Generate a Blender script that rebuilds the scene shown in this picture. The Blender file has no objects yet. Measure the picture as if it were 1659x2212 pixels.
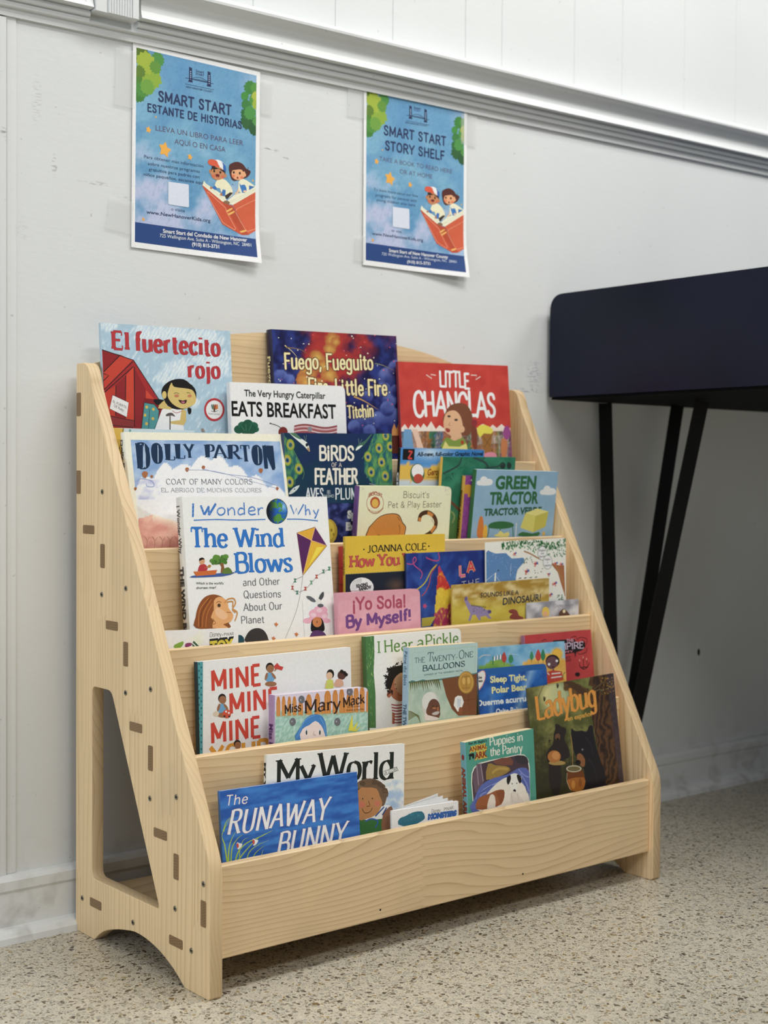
import bpy, bmesh, math, random
from mathutils import Vector, Matrix, noise
from math import sin, cos, pi, radians
random.seed(7)
scene = bpy.context.scene
COL = scene.collection

# ---------------------------------------------------------------- camera
CAM = (-0.8757, -1.7281, 0.6092); YAW, PITCH, ROLL, FPX = 0.6906, 0.0247, 0.0067, 3035.3
_f = Vector((sin(YAW)*cos(PITCH), cos(YAW)*cos(PITCH), -sin(PITCH)))
_r0 = _f.cross(Vector((0, 0, 1))).normalized(); _u0 = _r0.cross(_f)
_r = cos(ROLL)*_r0 + sin(ROLL)*_u0; _u = -sin(ROLL)*_r0 + cos(ROLL)*_u0
cd = bpy.data.cameras.new('camera'); cam = bpy.data.objects.new('camera', cd); COL.objects.link(cam)
cd.sensor_fit = 'HORIZONTAL'; cd.sensor_width = 36.0; cd.lens = FPX/1659*36; cd.clip_start = 0.05
cam.matrix_world = Matrix(((_r.x, _u.x, -_f.x, CAM[0]), (_r.y, _u.y, -_f.y, CAM[1]), (_r.z, _u.z, -_f.z, CAM[2]), (0, 0, 0, 1)))
cd.dof.use_dof = True; cd.dof.focus_distance = 1.80; cd.dof.aperture_fstop = 7.5
scene.camera = cam
# ---------------------------------------------------------------- light and exposure
w = bpy.data.worlds.new('world'); scene.world = w; w.use_nodes = True
w.node_tree.nodes['Background'].inputs[0].default_value = (0.86, 0.92, 1.0, 1)
w.node_tree.nodes['Background'].inputs[1].default_value = 0.17
def area(name, loc, size, power, col, target=None):
    l = bpy.data.lights.new(name, 'AREA'); l.shape = 'RECTANGLE'; l.size, l.size_y = size; l.energy = power; l.color = col
    o = bpy.data.objects.new(name, l); COL.objects.link(o); o.location = loc
    if target: o.rotation_euler = (Vector(target)-Vector(loc)).to_track_quat('-Z', 'Y').to_euler()
    return o
area('ceiling_lamp', (0.75, -1.05, 2.7), (1.2, 0.5), 33, (1.0, 0.985, 0.955))
area('ceiling_lamp', (2.5, -1.05, 2.7), (1.2, 0.5), 35, (1.0, 0.985, 0.955))
area('ceiling_lamp', (-1.3, -1.25, 2.7), (1.2, 0.5), 9, (1.0, 0.985, 0.955))
area('ceiling_lamp', (-0.3, -3.0, 2.7), (1.2, 0.5), 43, (1.0, 0.975, 0.93))
area('left_side_fill', (-3.0, -1.0, 1.35), (1.2, 1.4), 28, (0.82, 0.91, 1.0), (0.0, -0.45, 0.5))  # added cool fill, not a window; brightens the shelf's left side panel
scene.view_settings.view_transform = 'Standard'; scene.view_settings.look = 'None'
scene.view_settings.gamma = 1.0; scene.view_settings.use_curve_mapping = False
scene.view_settings.exposure = 0.0

# ---------------------------------------------------------------- helpers
K_ALB = 1.17
def lin1(c): return c/12.92 if c <= 0.04045 else ((c+0.055)/1.055)**2.4
def L(c, k=K_ALB):
    """colour as sRGB hex string or 0..1 tuple -> linear rgba"""
    if isinstance(c, str):
        c = tuple(int(c[i:i+2], 16)/255 for i in (0, 2, 4))
    q = [lin1(max(0, min(1, v)))*k for v in c[:3]]; y = 0.3*q[0]+0.6*q[1]+0.1*q[2]
    return tuple(min(0.93, v*0.94+y*0.06) for v in q) + (1.0,)
def mixc(a, b, t):
    t = max(0.0, min(1.0, t)); return tuple(a[i]*(1-t)+b[i]*t for i in range(3))
def H(s): return tuple(int(s[i:i+2], 16)/255 for i in (0, 2, 4))
def fn(x, y, s=1.0, o=3, z=0.0): return noise.fractal(Vector((x*s, y*s, z)), 0.9, 2.0, o)

class MB:
    """collects polygons with a printed or painted colour, links them as one mesh"""
    def __init__(s): s.v = []; s.f = []; s.c = []; s.m = []
    def add(s, pts, col=(1, 1, 1, 1), mi=0):
        n = len(s.v); s.v.extend(pts); s.f.append(tuple(range(n, n+len(pts))))
        s.c.append(col); s.m.append(mi)
    def box(s, a, b, col=(1, 1, 1, 1), mi=0, ch=0.0):
        x0, y0, z0 = a; x1, y1, z1 = b
        if ch <= 0:
            P = [(x0,y0,z0),(x1,y0,z0),(x1,y1,z0),(x0,y1,z0),(x0,y0,z1),(x1,y0,z1),(x1,y1,z1),(x0,y1,z1)]
            for q in ((0,3,2,1),(4,5,6,7),(0,1,5,4),(1,2,6,5),(2,3,7,6),(3,0,4,7)): s.add([P[i] for i in q], col, mi)
            return
        bm = bmesh.new(); bmesh.ops.create_cube(bm, size=1)
        for v in bm.verts: v.co = Vector(((x0+x1)/2+v.co.x*(x1-x0), (y0+y1)/2+v.co.y*(y1-y0), (z0+z1)/2+v.co.z*(z1-z0)))
        bmesh.ops.bevel(bm, geom=bm.edges[:], offset=ch, segments=1, affect='EDGES')
        for f in bm.faces: s.add([tuple(v.co) for v in f.verts], col, mi)
        bm.free()
    def build(s, name, mats, parent=None, smooth=False, merge=False):
        me = bpy.data.meshes.new(name); me.from_pydata([tuple(p) for p in s.v], [], s.f)
        ca = me.color_attributes.new('Col', 'FLOAT_COLOR', 'CORNER'); buf = []
        for f, c in zip(s.f, s.c):
            if isinstance(c, list):
                for q in c: buf.extend(q)
            else: buf.extend(tuple(c)*len(f))
        ca.data.foreach_set('color', buf)
        me.polygons.foreach_set('material_index', s.m)
        for m in (mats if isinstance(mats, (list, tuple)) else [mats]): me.materials.append(m)
        if merge:
            bm = bmesh.new(); bm.from_mesh(me); bmesh.ops.remove_doubles(bm, verts=bm.verts[:], dist=1e-5)
            bmesh.ops.recalc_face_normals(bm, faces=bm.faces[:]); bm.to_mesh(me); bm.free()
        if smooth: me.polygons.foreach_set('use_smooth', [True]*len(me.polygons))
        me.update()
        o = bpy.data.objects.new(name, me); COL.objects.link(o)
        if parent: o.parent = parent
        return o
def tag(o, label=None, cat=None, group=None, kind=None):
    if label: o['label'] = label
    if cat: o['category'] = cat
    if group: o['group'] = group
    if kind: o['kind'] = kind
    return o
def empty(name, loc=(0, 0, 0)):
    o = bpy.data.objects.new(name, None); COL.objects.link(o); o.location = loc; o.empty_display_size = 0.02; return o

# ---------------------------------------------------------------- materials
def mat(name, rough=0.5, col=None, spec=0.5, metal=0.0):
    m = bpy.data.materials.new(name); m.use_nodes = True; b = m.node_tree.nodes['Principled BSDF']
    b.inputs['Roughness'].default_value = rough; b.inputs['Specular IOR Level'].default_value = spec; b.inputs['Metallic'].default_value = metal
    if col: b.inputs['Base Color'].default_value = col
    return m, m.node_tree, b
class NT:
    def __init__(s, t): s.t = t
    def n(s, typ, **k):
        nd = s.t.nodes.new('ShaderNode'+typ)
        for a, v in k.items():
            if a.startswith('i_'):
                key = a[2:]; key = int(key) if key.isdigit() else key.replace('_', ' ')
                if isinstance(v, bpy.types.NodeSocket): s.t.links.new(v, nd.inputs[key])
                else: nd.inputs[key].default_value = v
            else: setattr(nd, a, v)
        return nd
    def m(s, op, a, b=None, c=None, clamp=False):
        nd = s.t.nodes.new('ShaderNodeMath'); nd.operation = op; nd.use_clamp = clamp
        for i, v in enumerate((a, b, c)):
            if v is None: continue
            if isinstance(v, bpy.types.NodeSocket): s.t.links.new(v, nd.inputs[i])
            else: nd.inputs[i].default_value = v
        return nd.outputs[0]
    def ramp(s, fac, stops, interp='LINEAR'):
        nd = s.t.nodes.new('ShaderNodeValToRGB'); e = nd.color_ramp; e.interpolation = interp
        while len(e.elements) < len(stops): e.elements.new(0.5)
        for el, (p, c) in zip(e.elements, stops): el.position = p; el.color = c if len(c) == 4 else tuple(c)+(1,)
        s.t.links.new(fac, nd.inputs[0]); return nd.outputs[0]
    def mix(s, fac, a, b, blend='MIX'):
        nd = s.t.nodes.new('ShaderNodeMix'); nd.data_type = 'RGBA'; nd.blend_type = blend
        for i, v in ((0, fac), (6, a), (7, b)):
            if isinstance(v, bpy.types.NodeSocket): s.t.links.new(v, nd.inputs[i])
            else: nd.inputs[i].default_value = v
        return nd.outputs[2]
    def comb(s, x, y, z):
        nd = s.t.nodes.new('ShaderNodeCombineXYZ')
        for i, v in enumerate((x, y, z)):
            if isinstance(v, bpy.types.NodeSocket): s.t.links.new(v, nd.inputs[i])
            else: nd.inputs[i].default_value = v
        return nd.outputs[0]
    def bump(s, h, strength, dist, b):
        nd = s.n('Bump', i_Strength=strength, i_Distance=dist, i_Height=h); s.t.links.new(nd.outputs[0], b.inputs['Normal'])

def ink_material(name, rough, spec, grain=0.03):
    m, t, b = mat(name, rough, spec=spec); N = NT(t)
    at = N.n('Attribute', attribute_name='Col'); tc = N.n('TexCoord')
    ns = N.n('TexNoise', i_Vector=tc.outputs['Object'], i_Scale=260.0, i_Detail=2.0)
    f = N.ramp(ns.outputs[0], [(0.3, (1-grain*2,)*3), (0.7, (1, 1, 1))])
    t.links.new(N.mix(1.0, at.outputs['Color'], f, 'MULTIPLY'), b.inputs['Base Color'])
    return m
M_GLOSS = ink_material('printed_laminated_card', 0.34, 0.45)
M_MATT = ink_material('printed_paper', 0.6, 0.3)
M_INK = ink_material('painted_colour', 0.5, 0.4)

def paper_material():
    m, t, b = mat('page_edges', 0.8, spec=0.2); N = NT(t)
    at = N.n('Attribute', attribute_name='Col'); tc = N.n('TexCoord'); sp = N.n('SeparateXYZ', i_0=tc.outputs['Object'])
    ns = N.n('TexNoise', noise_dimensions='1D', i_W=N.m('MULTIPLY', sp.outputs[1], 2500.0), i_Detail=1.0, i_Scale=1.0)
    f = N.ramp(ns.outputs[0], [(0.35, (0.80, 0.79, 0.76)), (0.6, (1, 1, 1))])
    t.links.new(N.mix(1.0, at.outputs['Color'], f, 'MULTIPLY'), b.inputs['Base Color']); return m
M_PAGES = paper_material()

def pine(name, along, across, tone=1.0, stave=0.042, wavy=1.0, off=0.0, end=False):
    """solid laminated pine; along/across are local axes 0..2"""
    m, t, b = mat(name, 0.46, spec=0.35); N = NT(t)
    tc = N.n('TexCoord'); sp = N.n('SeparateXYZ', i_0=tc.outputs['Object'])
    al = N.m('ADD', sp.outputs[along], off); ac = N.m('ADD', sp.outputs[across], off*0.7+3.0)
    third = sp.outputs[3-along-across]
    sid = N.m('FLOOR', N.m('DIVIDE', ac, stave))
    # finger joints: every stave is made of lengths
    j = N.m('MULTIPLY', N.m('SUBTRACT', N.m('FRACT', N.m('MULTIPLY', ac, 190.0)), 0.5), 0.014)
    seg = N.m('FLOOR', N.m('DIVIDE', N.m('ADD', N.m('ADD', al, j), N.m('MULTIPLY', sid, 0.173)), 0.46))
    wn = N.n('TexWhiteNoise', noise_dimensions='2D', i_Vector=N.comb(sid, seg, 0.0))
    r = wn.outputs['Value']
    rs = N.n('SeparateColor', i_0=wn.outputs['Color'])
    big = N.n('TexNoise', i_Vector=N.comb(N.m('MULTIPLY', al, 2.2*wavy), N.m('MULTIPLY', ac, 7.0), N.m('ADD', N.m('MULTIPLY', third, 6.0), N.m('MULTIPLY', r, 37.0))), i_Scale=1.0, i_Detail=0.6, i_Roughness=0.4)
    dens = N.m('ADD', N.m('MULTIPLY', rs.outputs[1], 70.0), 75.0)
    jt = N.n('TexNoise', i_Vector=N.comb(N.m('MULTIPLY', al, 3.0*wavy), N.m('MULTIPLY', ac, 45.0), N.m('MULTIPLY', r, 31.0)), i_Scale=1.0, i_Detail=1.0)
    ph = N.m('ADD', N.m('ADD', N.m('MULTIPLY', ac, dens), N.m('MULTIPLY', big.outputs[0], 9.0*wavy)), N.m('ADD', N.m('MULTIPLY', r, 50.0), N.m('MULTIPLY', jt.outputs[0], 1.3)))
    if end: ph = N.m('MULTIPLY', N.m('ADD', ph, N.m('MULTIPLY', al, 300.0)), 1.0)
    fr = N.m('FRACT', ph)
    ring = N.ramp(fr, [(0.0, (0, 0, 0)), (0.45, (0.10,)*3), (0.78, (0.42,)*3), (0.92, (1, 1, 1)), (1.0, (0, 0, 0))])
    fib = N.n('TexNoise', i_Vector=N.comb(N.m('MULTIPLY', al, 14.0), N.m('MULTIPLY', ac, 900.0), N.m('MULTIPLY', third, 500.0)), i_Scale=1.0, i_Detail=2.0)
    vis = N.m('MULTIPLY', N.m('ADD', N.m('MULTIPLY', rs.outputs[2], 0.35), 0.40), N.m('ADD', N.m('MULTIPLY', N.n('TexNoise', i_Vector=N.comb(N.m('MULTIPLY', al, 4.0), N.m('MULTIPLY', ac, 60.0), r), i_Scale=1.0, i_Detail=2.0).outputs[0], 1.3), 0.15))
    light = tuple(v*tone for v in L('e2c79d')[:3])+(1,); dark = tuple(v*tone for v in L('b0905f')[:3])+(1,)
    if end: light = tuple(v*tone for v in L('8a6c48')[:3])+(1,); dark = tuple(v*tone for v in L('3c2612')[:3])+(1,)
    c = N.mix(N.m('MULTIPLY', ring, vis), light, dark)
    hue = N.mix(rs.outputs[0], (1.0, 0.98, 0.94, 1), (0.93, 0.905, 0.87, 1)); c = N.mix(1.0, c, hue, 'MULTIPLY')
    c = N.mix(N.m('MULTIPLY', fib.outputs[0], 0.16), c, (0.34, 0.255, 0.15, 1))
    # scattered small knots and handling marks
    vo = N.n('TexNoise', i_Vector=tc.outputs['Object'], i_Scale=7.0, i_Detail=3.0)
    c = N.mix(N.m('MULTIPLY', N.ramp(vo.outputs[0], [(0.56, (0, 0, 0)), (0.75, (1, 1, 1))]), 0.22), c, (0.40, 0.29, 0.19, 1))
    t.links.new(c, b.inputs['Base Color'])
    N.bump(N.m('ADD', fib.outputs[0], N.m('MULTIPLY', ring, 0.5)), 0.12, 0.0006, b)
    return m

def painted_wall(name, vgrain=False, base=(0.765, 0.785, 0.785)):
    m, t, b = mat(name, 0.42, spec=0.45); N = NT(t)
    tc = N.n('TexCoord'); o = tc.outputs['Object']; sp = N.n('SeparateXYZ', i_0=o); X, Z = sp.outputs[0], sp.outputs[2]
    big = N.n('TexNoise', i_Vector=o, i_Scale=3.0, i_Detail=4.0)
    c = N.mix(N.ramp(big.outputs[0], [(0.35, (0, 0, 0)), (0.7, (1, 1, 1))]), tuple(base)+(1,), tuple(v*0.95 for v in base)+(1,))
    speck = N.n('TexNoise', i_Vector=o, i_Scale=95.0, i_Detail=1.0)
    c = N.mix(N.m('MULTIPLY', N.ramp(speck.outputs[0], [(0.75, (0, 0, 0)), (0.79, (1, 1, 1))]), 0.35), c, (0.28, 0.27, 0.25, 1))
    st = N.n('TexNoise', i_Vector=N.comb(N.m('MULTIPLY', X, 90.0), sp.outputs[1], N.m('MULTIPLY', Z, 330.0)), i_Scale=1.0, i_Detail=4.0)
    stm = N.ramp(st.outputs[0], [(0.50, (0, 0, 0)), (0.60, (1, 1, 1))])
    # scuff marks (x, z, half width, half height, strength, colour)
    for (x, z, hw, hh, s, cc) in ((0.327, 1.094, 0.020, 0.0035, 0.8, (0.20, 0.19, 0.16)), (0.356, 1.086, 0.008, 0.0018, 0.8, (0.2, 0.19, 0.17)), (0.87, 0.762, 0.055, 0.004, 0.85, (0.12, 0.15, 0.24)), (0.89, 0.79, 0.022, 0.03, 0.5, (0.15, 0.18, 0.28)),
            (-0.045, 1.10, 0.009, 0.04, 0.3, (0.25, 0.25, 0.25)), (-0.02, 1.02, 0.005, 0.018, 0.45, (0.2, 0.2, 0.2)), (0.04, 1.005, 0.03, 0.004, 0.5, (0.28, 0.28, 0.26)), (0.09, 0.99, 0.02, 0.004, 0.6, (0.3, 0.3, 0.28)), (-0.066, 0.93, 0.010, 0.02, 0.2, (0.35, 0.34, 0.33)), (-0.093, 1.05, 0.006, 0.012, 0.7, (0.2, 0.2, 0.2))):
        dx = N.m('DIVIDE', N.m('SUBTRACT', X, x), hw); dz = N.m('DIVIDE', N.m('SUBTRACT', Z, z), hh)
        d = N.m('ADD', N.m('MULTIPLY', dx, dx), N.m('MULTIPLY', dz, dz))
        k = N.m('MULTIPLY', N.m('MULTIPLY', N.m('SUBTRACT', 1.0, d, clamp=True), stm), s, clamp=True)
        c = N.mix(k, c, cc+(1,))
    # grime near the floor
    g = N.n('TexNoise', i_Vector=o, i_Scale=28.0, i_Detail=5.0)
    low = N.m('MULTIPLY', N.ramp(g.outputs[0], [(0.5, (0, 0, 0)), (0.68, (1, 1, 1))]), N.m('SUBTRACT', 1.0, N.m('MULTIPLY', Z, 7.0), clamp=True))
    c = N.mix(N.m('MULTIPLY', low, 0.55), c, (0.33, 0.31, 0.27, 1))
    t.links.new(c, b.inputs['Base Color'])
    if vgrain: h = N.n('TexNoise', i_Vector=N.comb(N.m('MULTIPLY', X, 240.0), 0.0, N.m('MULTIPLY', Z, 5.0)), i_Scale=1.0, i_Detail=3.0)
    else: h = N.n('TexNoise', i_Vector=N.comb(N.m('MULTIPLY', X, 60.0), sp.outputs[1], N.m('MULTIPLY', Z, 150.0)), i_Scale=1.0, i_Detail=5.0)
    N.bump(h.outputs[0], 0.35 if vgrain else 0.22, 0.002 if vgrain else 0.0012, b)
    return m
M_WALL = painted_wall('painted_plaster'); M_TRIM = painted_wall('painted_woodwork', base=(0.78, 0.80, 0.80)); M_STILE = painted_wall('painted_rough_wood', True)

def terrazzo():
    m, t, b = mat('terrazzo', 0.30, spec=0.45); N = NT(t)
    tc = N.n('TexCoord'); o = tc.outputs['Object']
    wv = N.n('TexNoise', i_Vector=o, i_Scale=60.0, i_Detail=2.0)
    vec = N.n('VectorMath', operation='ADD', i_0=o); sc = N.n('VectorMath', operation='SCALE', i_0=wv.outputs['Color'], i_Scale=0.010); t.links.new(sc.outputs[0], vec.inputs[1])
    def chips(scale, thr):
        v = N.n('TexVoronoi', i_Vector=vec.outputs[0], i_Scale=scale, i_Randomness=1.0)
        e = N.n('TexVoronoi', feature='DISTANCE_TO_EDGE', i_Vector=vec.outputs[0], i_Scale=scale, i_Randomness=1.0)
        rc = N.n('SeparateColor', i_0=v.outputs['Color'])
        return rc, N.ramp(e.outputs[0], [(thr, (0, 0, 0)), (thr+0.05, (1, 1, 1))])
    rc, ed = chips(225.0, 0.05)
    chip = N.ramp(rc.outputs[0], [(0.0, L('6a5f50')), (0.07, L('8f8676')), (0.20, L('aaa79a')), (0.40, L('c6bda9')), (0.58, L('b5b0a2')), (0.74, L('cbc3b2')), (0.90, L('938874')), (0.96, L('a58f62'))], 'CONSTANT')
    cem = L('dcd2bb')
    c = N.mix(ed, cem, chip)
    rc2, ed2 = chips(155.0, 0.12)
    c2 = N.ramp(rc2.outputs[1], [(0.0, L('5a5144')), (0.4, L('6e675b')), (0.7, L('8f8a7e')), (0.85, L('7f6840'))], 'CONSTANT')
    pick = N.m('MULTIPLY', ed2, N.m('LESS_THAN', rc2.outputs[0], 0.10))
    c = N.mix(pick, c, c2)
    bn = N.n('TexNoise', i_Vector=o, i_Scale=2.0, i_Detail=3.0)
    c = N.mix(1.0, c, N.ramp(bn.outputs[0], [(0.3, (0.70, 0.70, 0.69)), (0.7, (0.79, 0.79, 0.79))]), 'MULTIPLY')
    t.links.new(c, b.inputs['Base Color']); return m
M_FLOOR = terrazzo()

def navy():
    m, t, b = mat('navy_laminate', 0.3, spec=0.2); N = NT(t); tc = N.n('TexCoord')
    ns = N.n('TexNoise', i_Vector=tc.outputs['Object'], i_Scale=5.0)
    t.links.new(N.ramp(ns.outputs[0], [(0.3, (0.007, 0.009, 0.020)), (0.7, (0.009, 0.011, 0.030))]), b.inputs['Base Color']); return m
M_NAVY = navy(); M_BLACK, _, _ = mat('black_powder_coat', 0.6, (0.004, 0.004, 0.004, 1), 0.2)
M_UNDER, _, _ = mat('black_underside', 0.8, (0.0035, 0.0035, 0.004, 1), 0.1)
M_STEEL, _, _ = mat('zinc_steel', 0.35, (0.32, 0.29, 0.22, 1), metal=0.9)
def tape_mat():
    m, t, b = mat('clear_tape', 0.18, (0.80, 0.81, 0.79, 1)); b.inputs['Alpha'].default_value = 0.30; return m
M_TAPE = tape_mat()

# ---------------------------------------------------------------- the setting
X0, X1 = -1.6, 4.2
fl = MB(); fl.add([(X0, 0.1, 0), (X0, -4.6, 0), (X1, -4.6, 0), (X1, 0.1, 0)]); fl.build('floor', M_FLOOR)['kind'] = 'structure'
ce = MB(); ce.add([(X0, 0.1, 2.8), (X1, 0.1, 2.8), (X1, -4.6, 2.8), (X0, -4.6, 2.8)]); co = ce.build('ceiling', M_TRIM); co['kind'] = 'structure'
wl = MB()
wl.add([(X0, 0, -0.02), (X1, 0, -0.02), (X1, 0, 1.25), (X0, 0, 1.25)])
xs = [-1.6, -1.3, -1.1, -0.9, -0.74, -0.55, -0.4, -0.2, -0.06, 0.12, 0.296, 0.448, 0.563, 0.72, 0.804, 0.983, 1.111, 1.29, 1.45, 1.62, 1.8, 1.95, 2.2, 2.5, 2.8, 3.1, 3.5, 4.2]
for i in range(len(xs)-1):           # tongue-and-groove boards above the rail
    a, b = xs[i]+0.0008, xs[i+1]-0.0008
    wl.add([(a, -0.001, 1.25), (b, -0.001, 1.25), (b, -0.001, 2.8), (a, -0.001, 2.8)])
    wl.add([(b, -0.001, 1.25), (b+0.0008, 0.001, 1.25), (b+0.0008, 0.001, 2.8), (b, -0.001, 2.8)])
    wl.add([(b+0.0008, 0.001, 1.25), (b+0.0016, -0.001, 1.25), (b+0.0016, -0.001, 2.8), (b+0.0008, 0.001, 2.8)])
wl.build('wall_back', M_WALL)['kind'] = 'structure'
def extrude_profile(mb, prof, xa, xb, z0a, z0b, y0=0.0, cap=True):
    pa = [(xa, y0-p, z0a+z) for p, z in prof]; pb = [(xb, y0-p, z0b+z) for p, z in prof]
    for i in range(len(prof)-1): mb.add([pa[i], pb[i], pb[i+1], pa[i+1]])
    if cap: mb.add(pa); mb.add(pb[::-1])
RAIL = [(0, 0), (0.0045, 0), (0.005, 0.0106), (0.0095, 0.0108), (0.0105, 0.0118), (0.0105, 0.0172), (0.0085, 0.0178), (0.0085, 0.0188), (0.0125, 0.0191), (0.0135, 0.0200), (0.0135, 0.0262), (0.0112, 0.0268), (0.0112, 0.0278),
        (0.0240, 0.0290), (0.0222, 0.034), (0.0208, 0.040), (0.0204, 0.047), (0.0210, 0.053), (0.0235, 0.0585), (0.0282, 0.0625), (0.0335, 0.065), (0.0365, 0.068), (0.037, 0.0715), (0.0355, 0.075), (0.0325, 0.0775), (0.027, 0.079), (0.0, 0.082)]
zr = lambda x: 1.2050+0.0163*(x-0.09)
def rail_piece(name, xa, xb):
    m = MB(); n = max(1, int((xb-xa)/0.4))
    extrude_profile(m, RAIL, xa, xb, zr(xa), zr(xb)); o = m.build(name, M_TRIM); o['kind'] = 'structure'
    return o
rail_piece('trim_1', X0, 0.026); rail_piece('trim_2', 0.0985, X1)
m = MB(); extrude_profile(m, RAIL[:5]+[(0.0, 0.03)], 0.026, 0.0985, zr(0.026), zr(0.0985)); m.build('trim_3', M_TRIM)['kind'] = 'structure'
m = MB()                              # reeded upright standing on the rail between its two lengths
zb = 1.229
pts = [(0.0275, 0.0), (0.0275, -0.026), (0.044, -0.026), (0.045, -0.024)]
x = 0.046
while x < 0.0795: pts += [(x, -0.0275), (x+0.0016, -0.0285), (x+0.0032, -0.0275), (x+0.0036, -0.0255)]; x += 0.0040
pts += [(0.0815, -0.029), (0.090, -0.029), (0.0925, -0.026), (0.0925, 0.0)]
for i in range(len(pts)-1): m.add([(pts[i][0], pts[i][1], zb), (pts[i+1][0], pts[i+1][1], zb), (pts[i+1][0], pts[i+1][1], 1.7), (pts[i][0], pts[i][1], 1.7)])
m.add([(p[0], p[1], zb) for p in pts][::-1]); m.build('trim_4', M_TRIM)['kind'] = 'structure'
m = MB(); extrude_profile(m, [(0, 0), (0.012, 0), (0.012, 0.062), (0.0145, 0.066), (0.0145, 0.078), (0.010, 0.083), (0.004, 0.0845), (0, 0.0845)], X0, X1, 0.0, 0.0); m.build('baseboard_back', M_TRIM)['kind'] = 'structure'
m = MB(); extrude_profile(m, [(0.012, 0), (0.030, 0), (0.029, 0.008), (0.025, 0.013), (0.019, 0.0165), (0.012, 0.018)], X0, X1, 0.0, 0.0); m.build('trim_5', M_TRIM)['kind'] = 'structure'
m = MB(); m.box((-0.102, -0.0045, 0.0845), (-0.0895, 0.001, 1.2), ch=0.001); m.box((-0.1010, -0.0042, 0.0845), (-0.0893, 0.001, 1.2)); m.build('trim_6', M_STILE)['kind'] = 'structure'
m = MB(); m.box((-0.0875, -0.0016, 0.0845), (-0.0745, 0.001, 1.2035), ch=0.0006); m.build('trim_7', M_TRIM)['kind'] = 'structure'
m = MB(); m.box((-0.55, -0.007, 0.0845), (-0.1015, 0.001, 1.2), ch=0.002); m.build('trim_8', M_STILE)['kind'] = 'structure'

# ---------------------------------------------------------------- display shelf
def flat_curve_mesh(name, loops, thick, bevel, mats, parent, x_at):
    """loops are (y, z) outlines, the first the rim and the rest holes; the sheet stands in the plane x = const"""
    cu = bpy.data.curves.new(name, 'CURVE'); cu.dimensions = '2D'; cu.fill_mode = 'BOTH'; cu.extrude = thick/2-bevel; cu.bevel_depth = bevel; cu.bevel_resolution = 1; cu.offset = -bevel
    for lp in loops:
        s = cu.splines.new('POLY'); s.points.add(len(lp)-1); s.use_cyclic_u = True
        for p, (y, z) in zip(s.points, lp): p.co = (y, z, 0, 1)
    tmp = bpy.data.objects.new('tmp', cu); me0 = tmp.to_mesh().copy(); bpy.data.objects.remove(tmp); bpy.data.curves.remove(cu)
    me = bpy.data.meshes.new(name); bm = bmesh.new(); bm.from_mesh(me0)
    for v in bm.verts: v.co = Vector((x_at+thick/2+v.co.z, v.co.x, v.co.y))
    bmesh.ops.remove_doubles(bm, verts=bm.verts[:], dist=1e-6); bmesh.ops.recalc_face_normals(bm, faces=bm.faces[:]); bm.to_mesh(me); bm.free(); bpy.data.meshes.remove(me0)
    for mm in mats: me.materials.append(mm)
    me.color_attributes.new('Col', 'FLOAT_COLOR', 'CORNER')
    o = bpy.data.objects.new(name, me); COL.objects.link(o); o.parent = parent; return o
def catmull(P, closed=False, n=6):
    out = []; m_ = len(P); rng = range(m_) if closed else range(m_-1)
    for i in rng:
        p0 = P[(i-1) % m_] if closed or i > 0 else P[i]; p1 = P[i]; p2 = P[(i+1) % m_]; p3 = P[(i+2) % m_] if closed or i+2 < m_ else p2
        for k in range(n):
            t = k/n; t2 = t*t; t3 = t2*t
            out.append(tuple(0.5*((2*p1[j])+(-p0[j]+p2[j])*t+(2*p0[j]-5*p1[j]+4*p2[j]-p3[j])*t2+(-p0[j]+3*p1[j]-3*p2[j]+p3[j])*t3) for j in (0, 1)))
    if not closed: out.append(tuple(P[-1]))
    return out
def round_poly(P, r, n=5):
    out = []; N_ = len(P)
    for i in range(N_):
        a, b, c = Vector(P[i-1]), Vector(P[i]), Vector(P[(i+1) % N_]); rr = r[i] if isinstance(r, (list, tuple)) else r
        if rr <= 0: out.append(tuple(b)); continue
        p = b+(a-b).normalized()*rr; q = b+(c-b).normalized()*rr
        for k in range(n+1):
            t = k/n; out.append(tuple((1-t)**2*p+2*t*(1-t)*b+t*t*q))
    return out
SW, ST = 0.808, 0.0172; PB, PF = -0.025, -0.3575
slope = catmull([(-0.046, 0.7575), (-0.056, 0.752), (-0.0635, 0.738), (-0.069, 0.722), (-0.093, 0.675), (-0.119, 0.6265), (-0.148, 0.573), (-0.173, 0.521), (-0.207, 0.455), (-0.236, 0.396), (-0.272, 0.324), (-0.312, 0.246), (-0.340, 0.190), (-0.352, 0.166), (-0.3565, 0.150), (PF, 0.130)], n=4)
arch = catmull([(-0.302, 0.0), (-0.276, 0.016), (-0.245, 0.0285), (-0.215, 0.035), (-0.186, 0.037), (-0.161, 0.0335), (-0.134, 0.0275), (-0.107, 0.019), (-0.089, 0.009), (-0.078, 0.0)], n=4)
rim = [(PB, 0.003), (PB, 0.7555), (-0.027, 0.7575)]+slope+[(PF, 0.004), (-0.3545, 0.0)]+arch+[(-0.028, 0.0)]
cut = round_poly([(-0.070, 0.333), (-0.1215, 0.333), (-0.2435, 0.080), (-0.070, 0.080)], [0.009, 0.010, 0.008, 0.012])
shelf = empty('book_display_shelf', (0, 0, 0)); tag(shelf, 'pale pine tiered display shelf full of picture books on the terrazzo floor', 'shelf')
P_SIDE = pine('pine_side', 2, 1, 1.14, 0.040, 0.55); P_BOARD = pine('pine_board', 0, 2, 1.0, 0.30, 1.0, 0.37); P_BACK = pine('pine_back', 0, 2, 1.0, 0.045, 0.8, 1.9); P_END = pine('pine_end_grain', 2, 1, 1.0, 0.05, 1.2, 0.5, True)
def set_edge_material(o, idx):
    for p in o.data.polygons:
        if abs(p.normal.x) < 0.5: p.material_index = idx
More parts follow.
